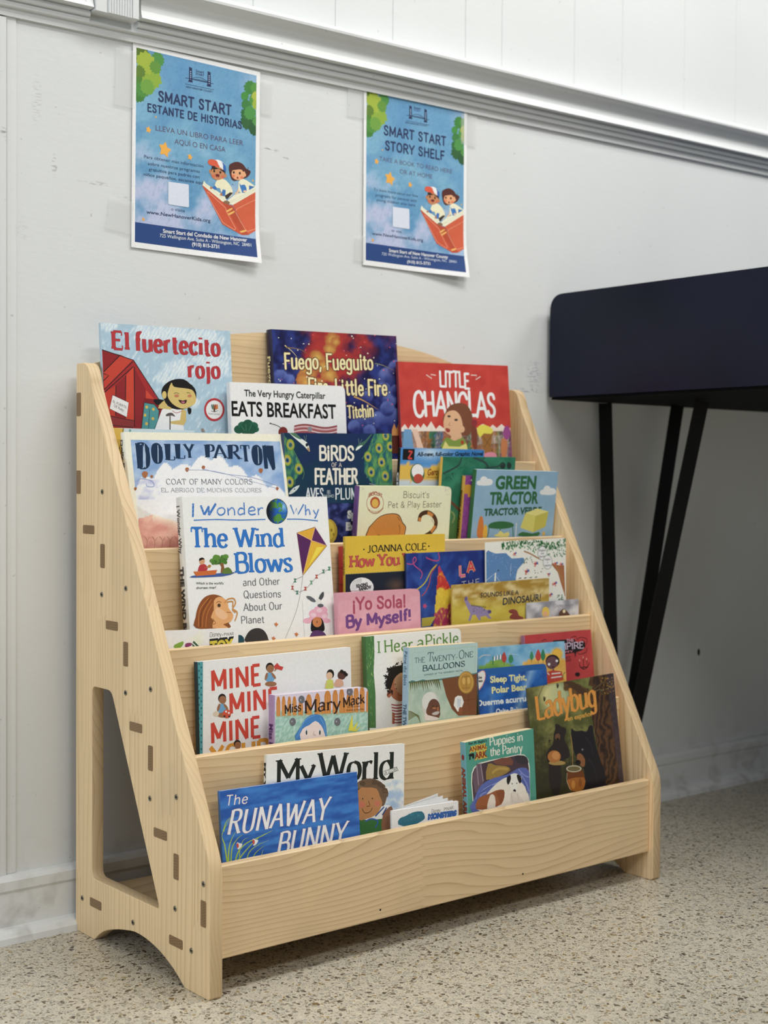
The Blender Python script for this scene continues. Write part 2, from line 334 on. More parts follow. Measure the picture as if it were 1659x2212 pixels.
P_EDGE = pine('pine_edge', 2, 0, 0.93, 0.05, 2.2, 0.9)
for xa in (0.0, SW-ST):
    o = flat_curve_mesh('side_panel', [rim, cut], ST, 0.0009, [P_SIDE, P_EDGE], shelf, xa); set_edge_material(o, 1)
VY = [-0.034, -0.098, -0.159, -0.221, -0.282, -0.343]; VT = 0.0125
LIP = [None, 0.6365, 0.5165, 0.3945, 0.2715, 0.153]; FZ = [0.538, 0.417, 0.295, 0.173, 0.050]
xi0, xi1 = ST+0.0002, SW-ST-0.0002
# back board with a shallow arched top
top = [(xi0, 0.758), (0.06, 0.769), (0.13, 0.789), (0.20, 0.806), (0.27, 0.816), (0.34, 0.8205), (0.404, 0.8215), (0.47, 0.8205), (0.54, 0.816), (0.61, 0.806), (0.68, 0.789), (0.745, 0.769), (xi1, 0.758)]
top = catmull(top, n=4); m = MB(); ya, yb = VY[0]-VT/2, VY[0]+VT/2
for i in range(len(top)-1):
    (a, za), (b, zb_) = top[i], top[i+1]
    m.add([(a, ya, 0.532), (b, ya, 0.532), (b, ya, zb_), (a, ya, za)]); m.add([(b, yb, 0.532), (a, yb, 0.532), (a, yb, za), (b, yb, zb_)]); m.add([(a, ya, za), (b, ya, zb_), (b, yb, zb_), (a, yb, za)])
m.add([(xi0, ya, 0.532), (xi0, yb, 0.532), (xi1, yb, 0.532), (xi1, ya, 0.532)])
m.build('back_board', P_BACK, shelf, merge=True)
for k in range(1, 6):
    m = MB(); lo = FZ[k]-0.006 if k < 5 else 0.0425
    m.box((xi0, VY[k]-VT/2, lo), (xi1, VY[k]+VT/2, LIP[k]), ch=0.0014)
    m.build('front_board' if k == 5 else 'tier_board', pine('pine_tier_%d' % k, 0, 2, 1.0, 0.31 if k < 5 else 0.4, 1.0 if k < 5 else 1.25, 0.53*k), shelf)
for px_, pz_ in ((0.520, 0.056), (0.262, 0.055)):
    m = MB(); m.add([(px_+0.0014*cos(2*pi*i/10), VY[5]-VT/2-0.0001, pz_+0.0014*sin(2*pi*i/10)) for i in range(10)]); m.build('pin_hole', M_UNDER, shelf)
for k in range(5):
    m = MB(); y1 = VY[k]-VT/2-0.0002; y0 = VY[k+1]+VT/2+0.0002
    m.box((xi0, y0, FZ[k]-0.006), (xi1, y1, FZ[k]+0.006), ch=0.0008); m.build('tier_floor', P_BOARD, shelf)
m = MB(); m.box((xi0, -0.27, 0.042), (xi1, -0.03, 0.0545), ch=0.0008); m.build('bottom_board', P_BOARD, shelf)
def tenon(y, z, hy, hz):
    for xa, xb in ((-0.0004, 0.004), (SW-0.004, SW+0.0004)):
        m = MB(); lp = round_poly([(y-hy, z-hz), (y+hy, z-hz), (y+hy, z+hz), (y-hy, z+hz)], 0.0022, 3)
        m.add([(xa, p[0], p[1]) for p in lp][::-1]); m.add([(xb, p[0], p[1]) for p in lp])
        for i in range(len(lp)): a, b = lp[i], lp[(i+1) % len(lp)]; m.add([(xa, a[0], a[1]), (xa, b[0], b[1]), (xb, b[0], b[1]), (xb, a[0], a[1])])
        m.build('tenon', P_END, shelf)
for y, z in ((-0.060, 0.538), (-0.123, 0.417), (-0.185, 0.295), (-0.245, 0.173), (-0.282, 0.050), (-0.081, 0.048)): tenon(y, z, 0.0155, 0.0057)
for y, z in ((-0.032, 0.703), (-0.032, 0.600), (-0.098, 0.505), (-0.159, 0.384), (-0.221, 0.262), (-0.282, 0.141), (-0.343, 0.099)): tenon(y, z, 0.0058, 0.0155)
def screw(y, z, ang):
    m = MB(); n = 14
    for xs_, sg in ((-0.0008, 1), (SW+0.0008, -1)):
        pass
    R1, R2 = 0.0036, 0.0026
    rg = lambda r, xx: [(xx, y+r*cos(2*pi*i/n), z+r*sin(2*pi*i/n)) for i in range(n)]
    A, B, C_ = rg(R1, -0.0001), rg(R1*0.9, -0.0009), rg(R2, -0.0006)
    for i in range(n):
        j = (i+1) % n; m.add([A[i], A[j], B[j], B[i]]); m.add([B[i], B[j], C_[j], C_[i]])
    m.add(C_[::-1])
    o = m.build('screw', [M_STEEL, M_UNDER], shelf)
    d = MB()
    for a in (ang, ang+pi/2):
        u = Vector((0, cos(a), sin(a)))*0.0019; v = Vector((0, -sin(a), cos(a)))*0.0005; c = Vector((-0.00075, y, z))
        d.add([tuple(c-u-v), tuple(c-u+v), tuple(c+u+v), tuple(c+u-v)])
    d.build('cross_slot', M_UNDER, o)
for i, (y, z) in enumerate(((-0.097, 0.588), (-0.159, 0.467), (-0.096, 0.455), (-0.159, 0.335), (-0.221, 0.347), (-0.220, 0.212), (-0.282, 0.225), (-0.343, 0.134), (-0.280, 0.090), (-0.044, 0.047), (-0.179, 0.048), (-0.317, 0.049))): screw(y, z, i*0.7)

# ---------------------------------------------------------------- navy table against the wall
table = empty('tall_table', (0.92, -0.4, 0.0)); tag(table, 'dark navy deep-sided table on slanted black flat-bar legs against the wall', 'table')
def tb(m, name, mt): o = m.build(name, mt, table, merge=True); o.location = (-0.92, 0.4, 0.0); return o
XT, ZT0, ZT1 = 0.918, 0.7515, 0.930
lp = round_poly([(-0.010, ZT0), (-0.010, ZT1), (-1.20, ZT1), (-1.20, ZT0)], [0.002, 0.030, 0.030, 0.002], 8)
m = MB()
for a, b, xa, xb in [(lp, lp, XT, 2.35)]:
    m.add([(xa, p[0], p[1]) for p in lp]); m.add([(xb, p[0], p[1]) for p in lp][::-1])
    for i in range(len(lp)): p, q = lp[i], lp[(i+1) % len(lp)]; m.add([(xa, p[0], p[1]), (xb, p[0], p[1]), (xb, q[0], q[1]), (xa, q[0], q[1])])
tb(m, 'table_box', M_NAVY)
m = MB(); m.box((XT+0.004, -1.195, ZT0-0.0045), (2.345, -0.012, ZT0-0.0003)); tb(m, 'underside', M_UNDER)
def bar(a, b, wd=0.0235, th=0.006):
    a, b = Vector(a), Vector(b); d = (b-a).normalized(); s = Vector((_r.x, _r.y, 0)).normalized(); s = (s-d*s.dot(d)).normalized(); n = d.cross(s); m = MB()
    P = [[p+s*sx*wd/2+n*sn*th/2 for sx, sn in ((-1, -1), (1, -1), (1, 1), (-1, 1))] for p in (a, b)]
    for i in range(4): j = (i+1) % 4; m.add([tuple(P[0][i]), tuple(P[0][j]), tuple(P[1][j]), tuple(P[1][i])])
    m.add([tuple(p) for p in P[0]][::-1]); m.add([tuple(p) for p in P[1]]); return m
def leg_set(mx, my):
    fx = lambda x: x if not mx else 0.92+2.35-x
    fy = lambda y: y if not my else -1.21-y
    foot = (fx(1.028), fy(-0.075), 0.006)
    g = tb(bar(foot, (fx(1.053), fy(-0.020), ZT0-0.006)), 'leg', M_BLACK)
    for tp in ((1.205, -0.062), (1.0998, -0.200)):
        q = bar(foot, (fx(tp[0]), fy(tp[1]), ZT0-0.006)).build('leg_bar', M_BLACK, g, merge=True)
    m = MB(); m.box((foot[0]-0.016, foot[1]-0.016, 0.0), (foot[0]+0.016, foot[1]+0.016, 0.006), ch=0.001); m.build('foot_plate', M_BLACK, g)
for mx in (0, 1):
    for my in (0, 1): leg_set(mx, my)
# small blanked-off outlet in the wall below the table
m = MB(); n = 20
def wallpt(px, py): return None
ox, oz = 1.363, 0.270
m.add([(ox+0.0115*cos(2*pi*i/n), -0.0012, oz+0.021*sin(2*pi*i/n)) for i in range(n)][::-1])
for i in range(n):
    a, b = 2*pi*i/n, 2*pi*(i+1)/n
    m.add([(ox+0.0115*cos(a), -0.0012, oz+0.021*sin(a)), (ox+0.0115*cos(b), -0.0012, oz+0.021*sin(b)), (ox+0.0135*cos(b), 0.0, oz+0.023*sin(b)), (ox+0.0135*cos(a), 0.0, oz+0.023*sin(a))])
o = m.build('filled_wall_patch', M_TRIM); tag(o, 'small oval painted-over patch on the wall beneath the navy table', 'patch')
m = MB(); m.add([(ox-0.008+0.004*cos(2*pi*i/12), -0.0016, oz+0.007*sin(2*pi*i/12)) for i in range(12)][::-1]); m.build('hole', M_UNDER, o)

# ================================================================ printed surfaces
def ray(px, py): return _f+_r*((px-829.5)/FPX)-_u*((py-1106)/FPX)
CO = Vector(CAM)
class Surf:
    """a flat printed sheet standing in the room: O top-left corner, U right, V down, N away from the viewer"""
    def __init__(s, O, U, V, W, Hh): s.O = Vector(O); s.U = Vector(U).normalized(); s.V = Vector(V).normalized(); s.N = s.V.cross(s.U)*-1; s.W = W; s.H = Hh
    def uv(s, px, py):
        d = ray(px, py); t = (s.O-CO).dot(s.N)/d.dot(s.N); p = CO+d*t-s.O; return p.dot(s.U), p.dot(s.V)
    def px(s, u, v):
        d = s.O+s.U*u+s.V*v-CO; z = d.dot(_f); return 829.5+FPX*d.dot(_r)/z, 1106-FPX*d.dot(_u)/z
CROPS = dict(A=(280, 90, 4.425), B=(760, 170, 5.027), C=(200, 680, 4.879), D=(480, 690, 4.1475), E=(820, 750, 3.95), F=(250, 900, 4.254), G=(600, 910, 6.381), Hh=(340, 1050, 3.95),
    I=(700, 1030, 4.879), J=(960, 1140, 5.184), K=(400, 1380, 3.95), L=(770, 1340, 5.72), M=(1000, 1340, 4.366), N=(450, 1560, 3.687), O=(820, 1540, 4.608), P=(0, 0, 1.0))

_tc = {}
def text_mesh(body, wt):
    k = (body, wt)
    if k in _tc: return _tc[k]
    cu = bpy.data.curves.new('t', 'FONT'); cu.body = body; cu.offset = wt; cu.resolution_u = 3; cu.fill_mode = 'FRONT'
    ob = bpy.data.objects.new('t', cu); me = ob.to_mesh()
    V = [(v.co.x, v.co.y) for v in me.vertices]; F = [tuple(p.vertices) for p in me.polygons]
    ob.to_mesh_clear(); bpy.data.objects.remove(ob); bpy.data.curves.remove(cu); _tc[k] = (V, F); return V, F
_capm = text_mesh('H', 0.0); CAPH = max(v[1] for v in _capm[0])

# stroke letters: cap height 10, x-height 6.6; ~ marks a smooth stroke
GL = {
'A': (7.6, '0.2,0 3.8,10;3.8,10 7.4,0;1.5,3.4 6.1,3.4'), 'B': (6.8, '1,0 1,10;~1,10 4.2,10 5.7,8.9 5.7,6.6 4.2,5.4 1,5.4;~1,5.4 4.6,5.4 6.4,4.2 6.4,1.3 4.6,0 1,0'),
'C': (7.2, '~6.6,7.6 5.4,9.5 3.8,10 1.9,9 .9,6.5 .9,3.5 1.9,1 3.8,0 5.6,.5 6.8,2.2'), 'D': (7.6, '1,0 1,10;~1,10 4,10 6.2,8.5 6.9,5 6.2,1.5 4,0 1,0'),
'E': (6.2, '1,0 1,10;1,10 5.6,10;1,5.2 4.8,5.2;1,0 5.9,0'), 'F': (5.8, '1,0 1,10;1,10 5.6,10;1,5.2 4.8,5.2'), 'G': (7.8, '~6.6,7.8 5.4,9.6 3.8,10 1.9,9 .9,6.5 .9,3.5 1.9,1 3.8,0 5.6,.4 6.8,1.6;6.8,1 6.8,4.4;4.6,4.4 7.2,4.4'),
'H': (7.8, '1,0 1,10;6.8,0 6.8,10;1,5.2 6.8,5.2'), 'I': (2.6, '1.3,0 1.3,10'), 'J': (4.6, '3.3,10 3.3,2.5;~3.3,2.5 2.9,.6 1.6,-.3 .3,.4'), 'K': (7.2, '1,0 1,10;6.4,10 1.2,4.4;2.8,6 6.9,0'), 'L': (6, '1,0 1,10;1,0 5.8,0'),
'M': (9.2, '1,0 1,10;1,10 4.6,2;4.6,2 8.2,10;8.2,10 8.2,0'), 'N': (8, '1,0 1,10;1,10 7,0;7,0 7,10'), 'O': (8, '~4,10 2,9.1 .9,6.6 .9,3.4 2,.9 4,0 6,.9 7.1,3.4 7.1,6.6 6,9.1 4,10'),
'P': (6.6, '1,0 1,10;~1,10 4.2,10 6,8.8 6,6 4.2,4.8 1,4.8'), 'Q': (8, '~4,10 2,9.1 .9,6.6 .9,3.4 2,.9 4,0 6,.9 7.1,3.4 7.1,6.6 6,9.1 4,10;4.4,2.6 7.4,-1.2'), 'R': (7.2, '1,0 1,10;~1,10 4.2,10 5.9,8.9 5.9,6.3 4.2,5.1 1,5.1;3.6,5.1 6.9,0'),
'S': (6.2, '~5.4,8 4.6,9.6 3,10 1.4,9.4 .9,7.8 1.7,6.2 3.2,5.2 4.8,4.1 5.5,2.4 4.8,.6 3.1,0 1.4,.5 .6,2.2'), 'T': (6.8, '3.4,0 3.4,10;.4,10 6.4,10'), 'U': (7.6, '1,10 1,3.4;~1,3.4 1.6,.9 3.8,0 6,.9 6.6,3.4;6.6,3.4 6.6,10'),
'V': (7.4, '.2,10 3.7,0;3.7,0 7.2,10'), 'W': (11, '.2,10 2.9,0;2.9,0 5.5,9;5.5,9 8.1,0;8.1,0 10.8,10'), 'X': (7.2, '.5,10 6.7,0;6.7,10 .5,0'), 'Y': (7.2, '.2,10 3.6,4.6;7,10 3.6,4.6;3.6,4.6 3.6,0'), 'Z': (6.6, '.8,10 6,10;6,10 .8,0;.8,0 6.2,0'),
'a': (6, '4.9,4.6 4.9,0;~1.1,5.6 2.2,6.6 3.6,6.6 4.7,5.8 4.9,4.6;~4.9,3.9 2.6,3.6 1,2.9 .8,1.3 2,0 3.6,.3 4.9,1.4'), 'b': (6.4, '1,0 1,10;~1,4.6 2.2,6.4 3.8,6.6 5.3,5.4 5.6,3.3 5.2,1.2 3.8,0 2.2,.2 1,1.4'), 'c': (5.6, '~5,5 4.2,6.3 3.1,6.6 1.5,5.8 .8,3.3 1.5,.8 3.1,0 4.2,.3 5.2,1.5'),
'd': (6.4, '5.4,0 5.4,10;~5.4,4.8 4.2,6.4 2.8,6.6 1.3,5.4 .8,3.3 1.2,1.1 2.7,0 4.2,.3 5.4,1.6'), 'e': (6, '~.9,3.5 5.2,3.5;~5.2,3.5 4.9,5.6 3.2,6.6 1.6,5.8 .8,3.3 1.5,.8 3.2,0 4.4,.3 5.3,1.5'), 'f': (4, '1.9,0 1.9,7.4;~1.9,7.4 2.2,9.4 3.3,10 4.3,9.5;.4,6.2 3.7,6.2'),
'g': (6.4, '5.4,6.4 5.4,-.8;~5.4,-.8 4.9,-2.8 3.1,-3.2 1.2,-2.4;~5.4,4.8 4.2,6.4 2.8,6.6 1.3,5.4 .8,3.3 1.2,1.1 2.7,0 4.2,.3 5.4,1.6'), 'h': (6.4, '1,0 1,10;~1,4.4 2.4,6.3 4,6.6 5.2,5.6 5.4,4;5.4,4 5.4,0'), 'i': (2.6, '1.3,0 1.3,6.6;1.3,8.6 1.3,9.6'), 'j': (3, '1.8,6.6 1.8,-1;~1.8,-1 1.4,-2.8 .2,-3;1.8,8.6 1.8,9.6'),
'k': (6, '1,0 1,10;5.2,6.4 1.2,3;2.4,4 5.6,0'), 'l': (2.6, '1.3,0 1.3,10'), 'm': (9.6, '1,0 1,6.6;~1,4.6 2.2,6.3 3.6,6.6 4.7,5.7 4.9,4;4.9,4 4.9,0;~4.9,4.6 6,6.3 7.4,6.6 8.5,5.7 8.7,4;8.7,4 8.7,0'), 'n': (6.4, '1,0 1,6.6;~1,4.4 2.4,6.3 4,6.6 5.2,5.6 5.4,4;5.4,4 5.4,0'),
'o': (6.4, '~3.2,6.6 1.5,5.8 .8,3.3 1.5,.8 3.2,0 4.9,.8 5.6,3.3 4.9,5.8 3.2,6.6'), 'p': (6.4, '1,6.6 1,-3;~1,4.6 2.2,6.4 3.8,6.6 5.3,5.4 5.6,3.3 5.2,1.2 3.8,0 2.2,.2 1,1.4'), 'q': (6.4, '5.4,6.6 5.4,-3;~5.4,4.8 4.2,6.4 2.8,6.6 1.3,5.4 .8,3.3 1.2,1.1 2.7,0 4.2,.3 5.4,1.6'),
'r': (4.4, '1,0 1,6.6;~1,4.2 2,6.1 3.1,6.6 4.2,6.2'), 's': (5, '~4.3,5.4 3.4,6.5 2.3,6.6 1,6 .8,4.8 1.8,3.8 3.2,3.1 4.2,2.1 4,.6 2.6,0 1.3,.2 .5,1.4'), 't': (4, '1.8,8.6 1.8,1.6;~1.8,1.6 2.3,.2 3.2,0 3.9,.6;.4,6.4 3.7,6.4'), 'u': (6.4, '1,6.6 1,2.6;~1,2.6 1.3,.6 2.6,0 4.2,.4 5.4,2.2;5.4,6.6 5.4,0'),
'v': (5.8, '.3,6.6 2.9,0;2.9,0 5.5,6.6'), 'w': (8.6, '.2,6.6 2.3,0;2.3,0 4.3,6.2;4.3,6.2 6.3,0;6.3,0 8.4,6.6'), 'x': (5.6, '.5,6.6 5.1,0;5.1,6.6 .5,0'), 'y': (5.8, '.3,6.6 3,0;~5.5,6.6 3,0 1.9,-2.6 .5,-3'), 'z': (5.2, '.6,6.6 4.6,6.6;4.6,6.6 .6,0;.6,0 4.8,0'),
' ': (3.2, ''), '!': (2.6, '1.3,3 1.3,10;1.3,0 1.3,.8'), '\u00a1': (2.6, '1.3,-3 1.3,4;1.3,6 1.3,6.8'), ',': (2.2, '1.3,.8 .6,-1.6'), '.': (2.2, '1.1,0 1.1,.6'), '-': (4.4, '.6,3.8 3.8,3.8'), '&': (8, '~7,4.6 5.6,1.2 3.2,0 1,1.2 1.2,3.6 4,5.8 5,8 3.8,10 2.2,9 2,7.2 4.6,3 7.4,0'), "'": (2, '1,10 .9,7.6'), '?': (5.4, '~.8,8 2,10 4,9.6 4.6,7.4 3,5.2 2.7,3;2.7,0 2.7,.8'), '\u00f1': (6.4, '1,0 1,6.6;~1,4.4 2.4,6.3 4,6.6 5.2,5.6 5.4,4;5.4,4 5.4,0;~1.4,8.2 2.4,9 3.8,8.2 4.8,9')}
def parse(g):
    out = []
    for s in g.split(';'):
        if not s: continue
        sm = s[0] == '~'; s = s.lstrip('~'); out.append((sm, [tuple(float(v) for v in q.split(',')) for q in s.split()]))
    return out
GLP = {k: (v[0], parse(v[1])) for k, v in GL.items()}

class Art:
    DL = 0.000003
    def __init__(s, surf, crop='P', lift=0.00002):
        s.s = surf; s.mb = MB(); s.z = lift; s.crop(crop); s.sub = 0.0
    def crop(s, k): s.c = CROPS[k] if isinstance(k, str) else k; return s
    def q(s, x, y): ox, oy, k = s.c; return s.s.uv(ox+x/k, oy+y/k)
    def face(s, P, col, dz=0.0):
        """P in sheet metres, clipped to the sheet"""
        W, Hh = s.s.W, s.s.H
        if any(p[0] < 0 or p[0] > W or p[1] < 0 or p[1] > Hh for p in P):
            for ax, lim, sg in ((0, 0.0, 1), (0, W, -1), (1, 0.0, 1), (1, Hh, -1)):
                out = []
                for i in range(len(P)):
                    a, b = P[i-1], P[i]; da, db = (a[ax]-lim)*sg, (b[ax]-lim)*sg
                    if (da >= 0) != (db >= 0):
                        t = da/(da-db); out.append((a[0]+(b[0]-a[0])*t, a[1]+(b[1]-a[1])*t))
                    if db >= 0: out.append(b)
                P = out
                if len(P) < 3: return
            if isinstance(col, list): col = col[0]
        # drop repeated points and make every face look towards the viewer
        Q = [P[0]]
        for p in P[1:]:
            if abs(p[0]-Q[-1][0])+abs(p[1]-Q[-1][1]) > 1e-7: Q.append(p)
        if len(Q) < 3: return
        ar = sum(Q[i-1][0]*Q[i][1]-Q[i][0]*Q[i-1][1] for i in range(len(Q)))
        if abs(ar) < 1e-12: return
        if ar > 0:
            Q = Q[::-1]
            if isinstance(col, list): col = col[::-1]
        s.mb.add([(u, -(s.z+dz), -v) for u, v in Q], col)
    def up(s): s.z += s.DL
    def poly(s, pts, col, sm=0):
        if sm: pts = catmull(pts, True, sm)
        s.up(); s.face([s.q(*p) for p in pts], L(col))
    def flat(s, pts, col, sm=0):         # sheet metres
        if sm: pts = catmull(pts, True, sm)
        s.up(); s.face(list(pts), L(col))
    def fill(s, col): s.flat([(0, 0), (s.s.W, 0), (s.s.W, s.s.H), (0, s.s.H)], col)
    def ell(s, cx, cy, rx, ry, col, rot=0, n=20):
        c, d = cos(radians(rot)), sin(radians(rot))
        s.poly([(cx+rx*cos(a)*c-ry*sin(a)*d, cy+rx*cos(a)*d+ry*sin(a)*c) for a in [2*pi*i/n for i in range(n)]], col)
    def ells(s, items, rx, ry, col, rot=0):
        for it in items: s.ell(it[0], it[1], rx, ry, col, rot, 12)
    def line(s, pts, wd, col, sm=0, taper=False):
        """stroke through crop points; wd in crop pixels"""
        ox, oy, k = s.c; P = [s.q(*p) for p in pts]
        a = s.s.uv(ox+pts[0][0]/k, oy+pts[0][1]/k); b = s.s.uv(ox+pts[0][0]/k, oy+(pts[0][1]+10)/k); sc = math.hypot(a[0]-b[0], a[1]-b[1])/10
        if sm: P = catmull(P, False, sm)
        s.up(); s.ribbon(P, [wd*sc]*len(P) if not taper else [wd*sc*(1-0.95*i/(len(P)-1)) for i in range(len(P))], L(col))
    def ribbon(s, P, wds, col):
        n = len(P); nr = []
        for i in range(n):
            a, b = P[max(0, i-1)], P[min(n-1, i+1)]; dx, dy = b[0]-a[0], b[1]-a[1]; l = math.hypot(dx, dy) or 1e-9; nr.append((-dy/l, dx/l))
        for i in range(n-1):
            h0, h1 = wds[i]/2, wds[i+1]/2
            s.sub = (s.sub+0.0000013) % 0.0000145
            s.face([(P[i][0]+nr[i][0]*h0, P[i][1]+nr[i][1]*h0), (P[i+1][0]+nr[i+1][0]*h1, P[i+1][1]+nr[i+1][1]*h1), (P[i+1][0]-nr[i+1][0]*h1, P[i+1][1]-nr[i+1][1]*h1), (P[i][0]-nr[i][0]*h0, P[i][1]-nr[i][1]*h0)], col, s.sub)
    def lines(s, many, wd, col, sm=0, taper=False):
        for p in many: s.line(p, wd, col, sm, taper)
        s.z += 0.000004
    def frame(s, x0, y0, x1, y1, h):
        """baseline from (x0,y0) to (x1,y1), letter height h in crop pixels -> sheet origin and axes"""
        b0 = s.q(x0, y0); b1 = s.q(x1, y1); t = s.q(x0, y0-h); hh = abs(t[1]-b0[1]); ex = (b1[0]-b0[0], b1[1]-b0[1]); l = math.hypot(*ex); e = (ex[0]/l, ex[1]/l); up = (e[1]*0.4, -1.0); up = (up[0]*hh, up[1]*hh)
        return b0, e, l, up
    def txt(s, body, x0, y0, x1, y1, h, col, wt=0.0, slant=0.0, arc=0.0, outline=None, ow=0.02):
        if outline: s.txt(body, x0, y0, x1, y1, h, outline, wt+ow, slant, arc)
        V, F = text_mesh(body, wt); b0, e, l, up = s.frame(x0, y0, x1, y1, h); xa = min(v[0] for v in V); xb = max(v[0] for v in V); c = L(col); s.up()
        P = []
        for x, y in V:
            t = (x-xa)/(xb-xa); yy = y/CAPH+arc*4*t*(1-t); xx = t*l; P.append((b0[0]+e[0]*xx+up[0]*yy-up[1]*yy*slant, b0[1]+e[1]*xx+up[1]*yy))
        for i_, f in enumerate(F): s.face([P[i] for i in f], c, (i_ % 11)*0.0000012)
        s.z += 0.000012
    def strk(s, body, x0, y0, x1, y1, h, col, tv=1.5, th=0.6, serif=0.0, nib=20, slant=0.0, gap=0.6, jit=0.0, cap=False, arc=0.0, outline=None, ow=0.7, vs=None, seed=1):
        """stroke lettering, tv and th are the thick and thin widths in tenths of the letter height"""
        if outline: s.strk(body, x0, y0, x1, y1, h, outline, tv+ow, th+ow, serif+ow if serif else 0, nib, slant, gap, jit, cap, arc, seed=seed)
        b0, e, l, up = s.frame(x0, y0, x1, y1, h); tot = sum(GLP[ch][0]+gap for ch in body)-gap; kx = l/tot; ky = math.hypot(*up)/10; c = L(col); s.up()
        rnd = random.Random(seed+len(body)); cur = 0.0; na = radians(nib)
        def place(x, y):
            t = x/tot; yy = y/10+arc*4*t*(1-t); return (b0[0]+e[0]*x*kx+up[0]*yy-up[1]*yy*slant, b0[1]+e[1]*x*kx+up[1]*yy)
        wsc = ky
        for ch in body:
            gw, strokes = GLP[ch]; jx, jy, ja, js = (rnd.uniform(-1, 1)*jit*0.5, rnd.uniform(-1, 1)*jit, rnd.uniform(-1, 1)*jit*0.07, 1+rnd.uniform(-1, 1)*jit*0.08)
            for sm, pts in strokes:
                ps = [(p[0]-gw/2, p[1]-5) for p in pts]; ps = [(gw/2+js*(p[0]*cos(ja)-p[1]*sin(ja))+jx, 5+js*(p[0]*sin(ja)+p[1]*cos(ja))+jy) for p in ps]
                if sm: ps = catmull(ps, False, 4 if len(ps) > 2 else 2)
                n = len(ps); W_ = []
                for i in range(n):
                    a, b = ps[max(0, i-1)], ps[min(n-1, i+1)]; an = math.atan2(b[1]-a[1], b[0]-a[0]); W_.append((th+(tv-th)*abs(sin(an-na)))*wsc if tv != th else tv*wsc)
                if not sm and len(ps) == 2 and not cap and abs(ps[0][1]-ps[1][1]) > 0.5:
                    pass
                P = [place(cur+p[0], p[1]) for p in ps]; s.ribbon(P, W_, c)
                if cap:
                    for p, w_ in ((P[0], W_[0]), (P[-1], W_[-1])):
                        s.sub = (s.sub+0.0000013) % 0.0000145; s.face([(p[0]+w_/2*cos(a), p[1]+w_/2*sin(a)) for a in [2*pi*i/8 for i in range(8)]], c, s.sub)
                if serif > 0:
                    for (a, b, wv) in ((pts[0], pts[1], W_[0]), (pts[-1], pts[-2], W_[-1])):
                        dx, dy = b[0]-a[0], b[1]-a[1]; y = a[1]; low = ch.islower()
                        if abs(dy) > abs(dx)*0.9 and (abs(y) < 0.05 or abs(y-10) < 0.05 or abs(y-6.6) < 0.05 or abs(y+3) < 0.05) and not (ch in 'AVWMvwNn' and a == (3.7, 0)) and not (ch == 'A' and y > 5) and not (ch in 'VWvwM' and y < 0.5 and ch != 'M') and not (ch == 'M' and a == (4.6, 2)) and ch not in '!\u00a1,.\'?' and not (ch in 'ij' and y > 8):
                            half = low and y > 6; sg = 1 if y < 1 else -1; x_ = a[0]; tt = max(th, 0.55)
                            xl, xr = x_-serif, x_+(serif if not half else 0.1)
                            if ch == 'N' and a == (7, 0): continue
                            q = [place(cur+xl+jx, y+jy), place(cur+xr+jx, y+jy), place(cur+xr+jx, y+sg*tt+jy), place(cur+xl+jx, y+sg*tt+jy)]
                            s.sub = (s.sub+0.0000013) % 0.0000145; s.face(q, c, s.sub)
                        elif abs(dx) > abs(dy)*2 and ch in 'EFLTZz' and (abs(y) < 0.05 or abs(y-10) < 0.05) and abs(dx) < 7:
                            if ch in 'EFL' and a[0] <= 1.01: continue
                            sg = 1 if y < 1 else -1; q = [place(cur+a[0]-0.35, y), place(cur+a[0]+0.35, y), place(cur+a[0]+0.35, y+sg*2.2), place(cur+a[0]-0.35, y+sg*2.2)]
                            s.sub = (s.sub+0.0000013) % 0.0000145; s.face(q, c, s.sub)
            cur += gw+gap
        s.z += 0.000012
    def paint(s, fnc, nx, ny, box=None, use_px=True):
        """painterly picture: colour function evaluated on a fine grid of the sheet"""
        u0, v0, u1, v1 = box or (0, 0, s.s.W, s.s.H); ox, oy, k = s.c; s.up(); V = []
        for j in range(ny+1):
            row = []
            for i in range(nx+1):
                u = u0+(u1-u0)*i/nx; v = v0+(v1-v0)*j/ny
                if use_px: px, py = s.s.px(u, v); c = fnc((px-ox)*k, (py-oy)*k)
                else: c = fnc((u-u0)/(u1-u0), (v-v0)/(v1-v0))
                row.append(((u, -s.z, -v), L(c) if c is not None else None))
            V.append(row)
        for j in range(ny):
            for i in range(nx):
                q = [V[j+1][i], V[j+1][i+1], V[j][i+1], V[j][i]]
                if any(p[1] is None for p in q): continue
                s.mb.add([p[0] for p in q], [p[1] for p in q])
    def star(s, cx, cy, r, col, rot=0, n=5, k=0.5):
        s.poly([(cx+(r if i % 2 == 0 else r*k)*sin(pi*i/n+rot), cy-(r if i % 2 == 0 else r*k)*1.12*cos(pi*i/n+rot)) for i in range(2*n)], col)
    def done(s, name, m, parent):
        o = s.mb.build(name, m, parent)
        return o

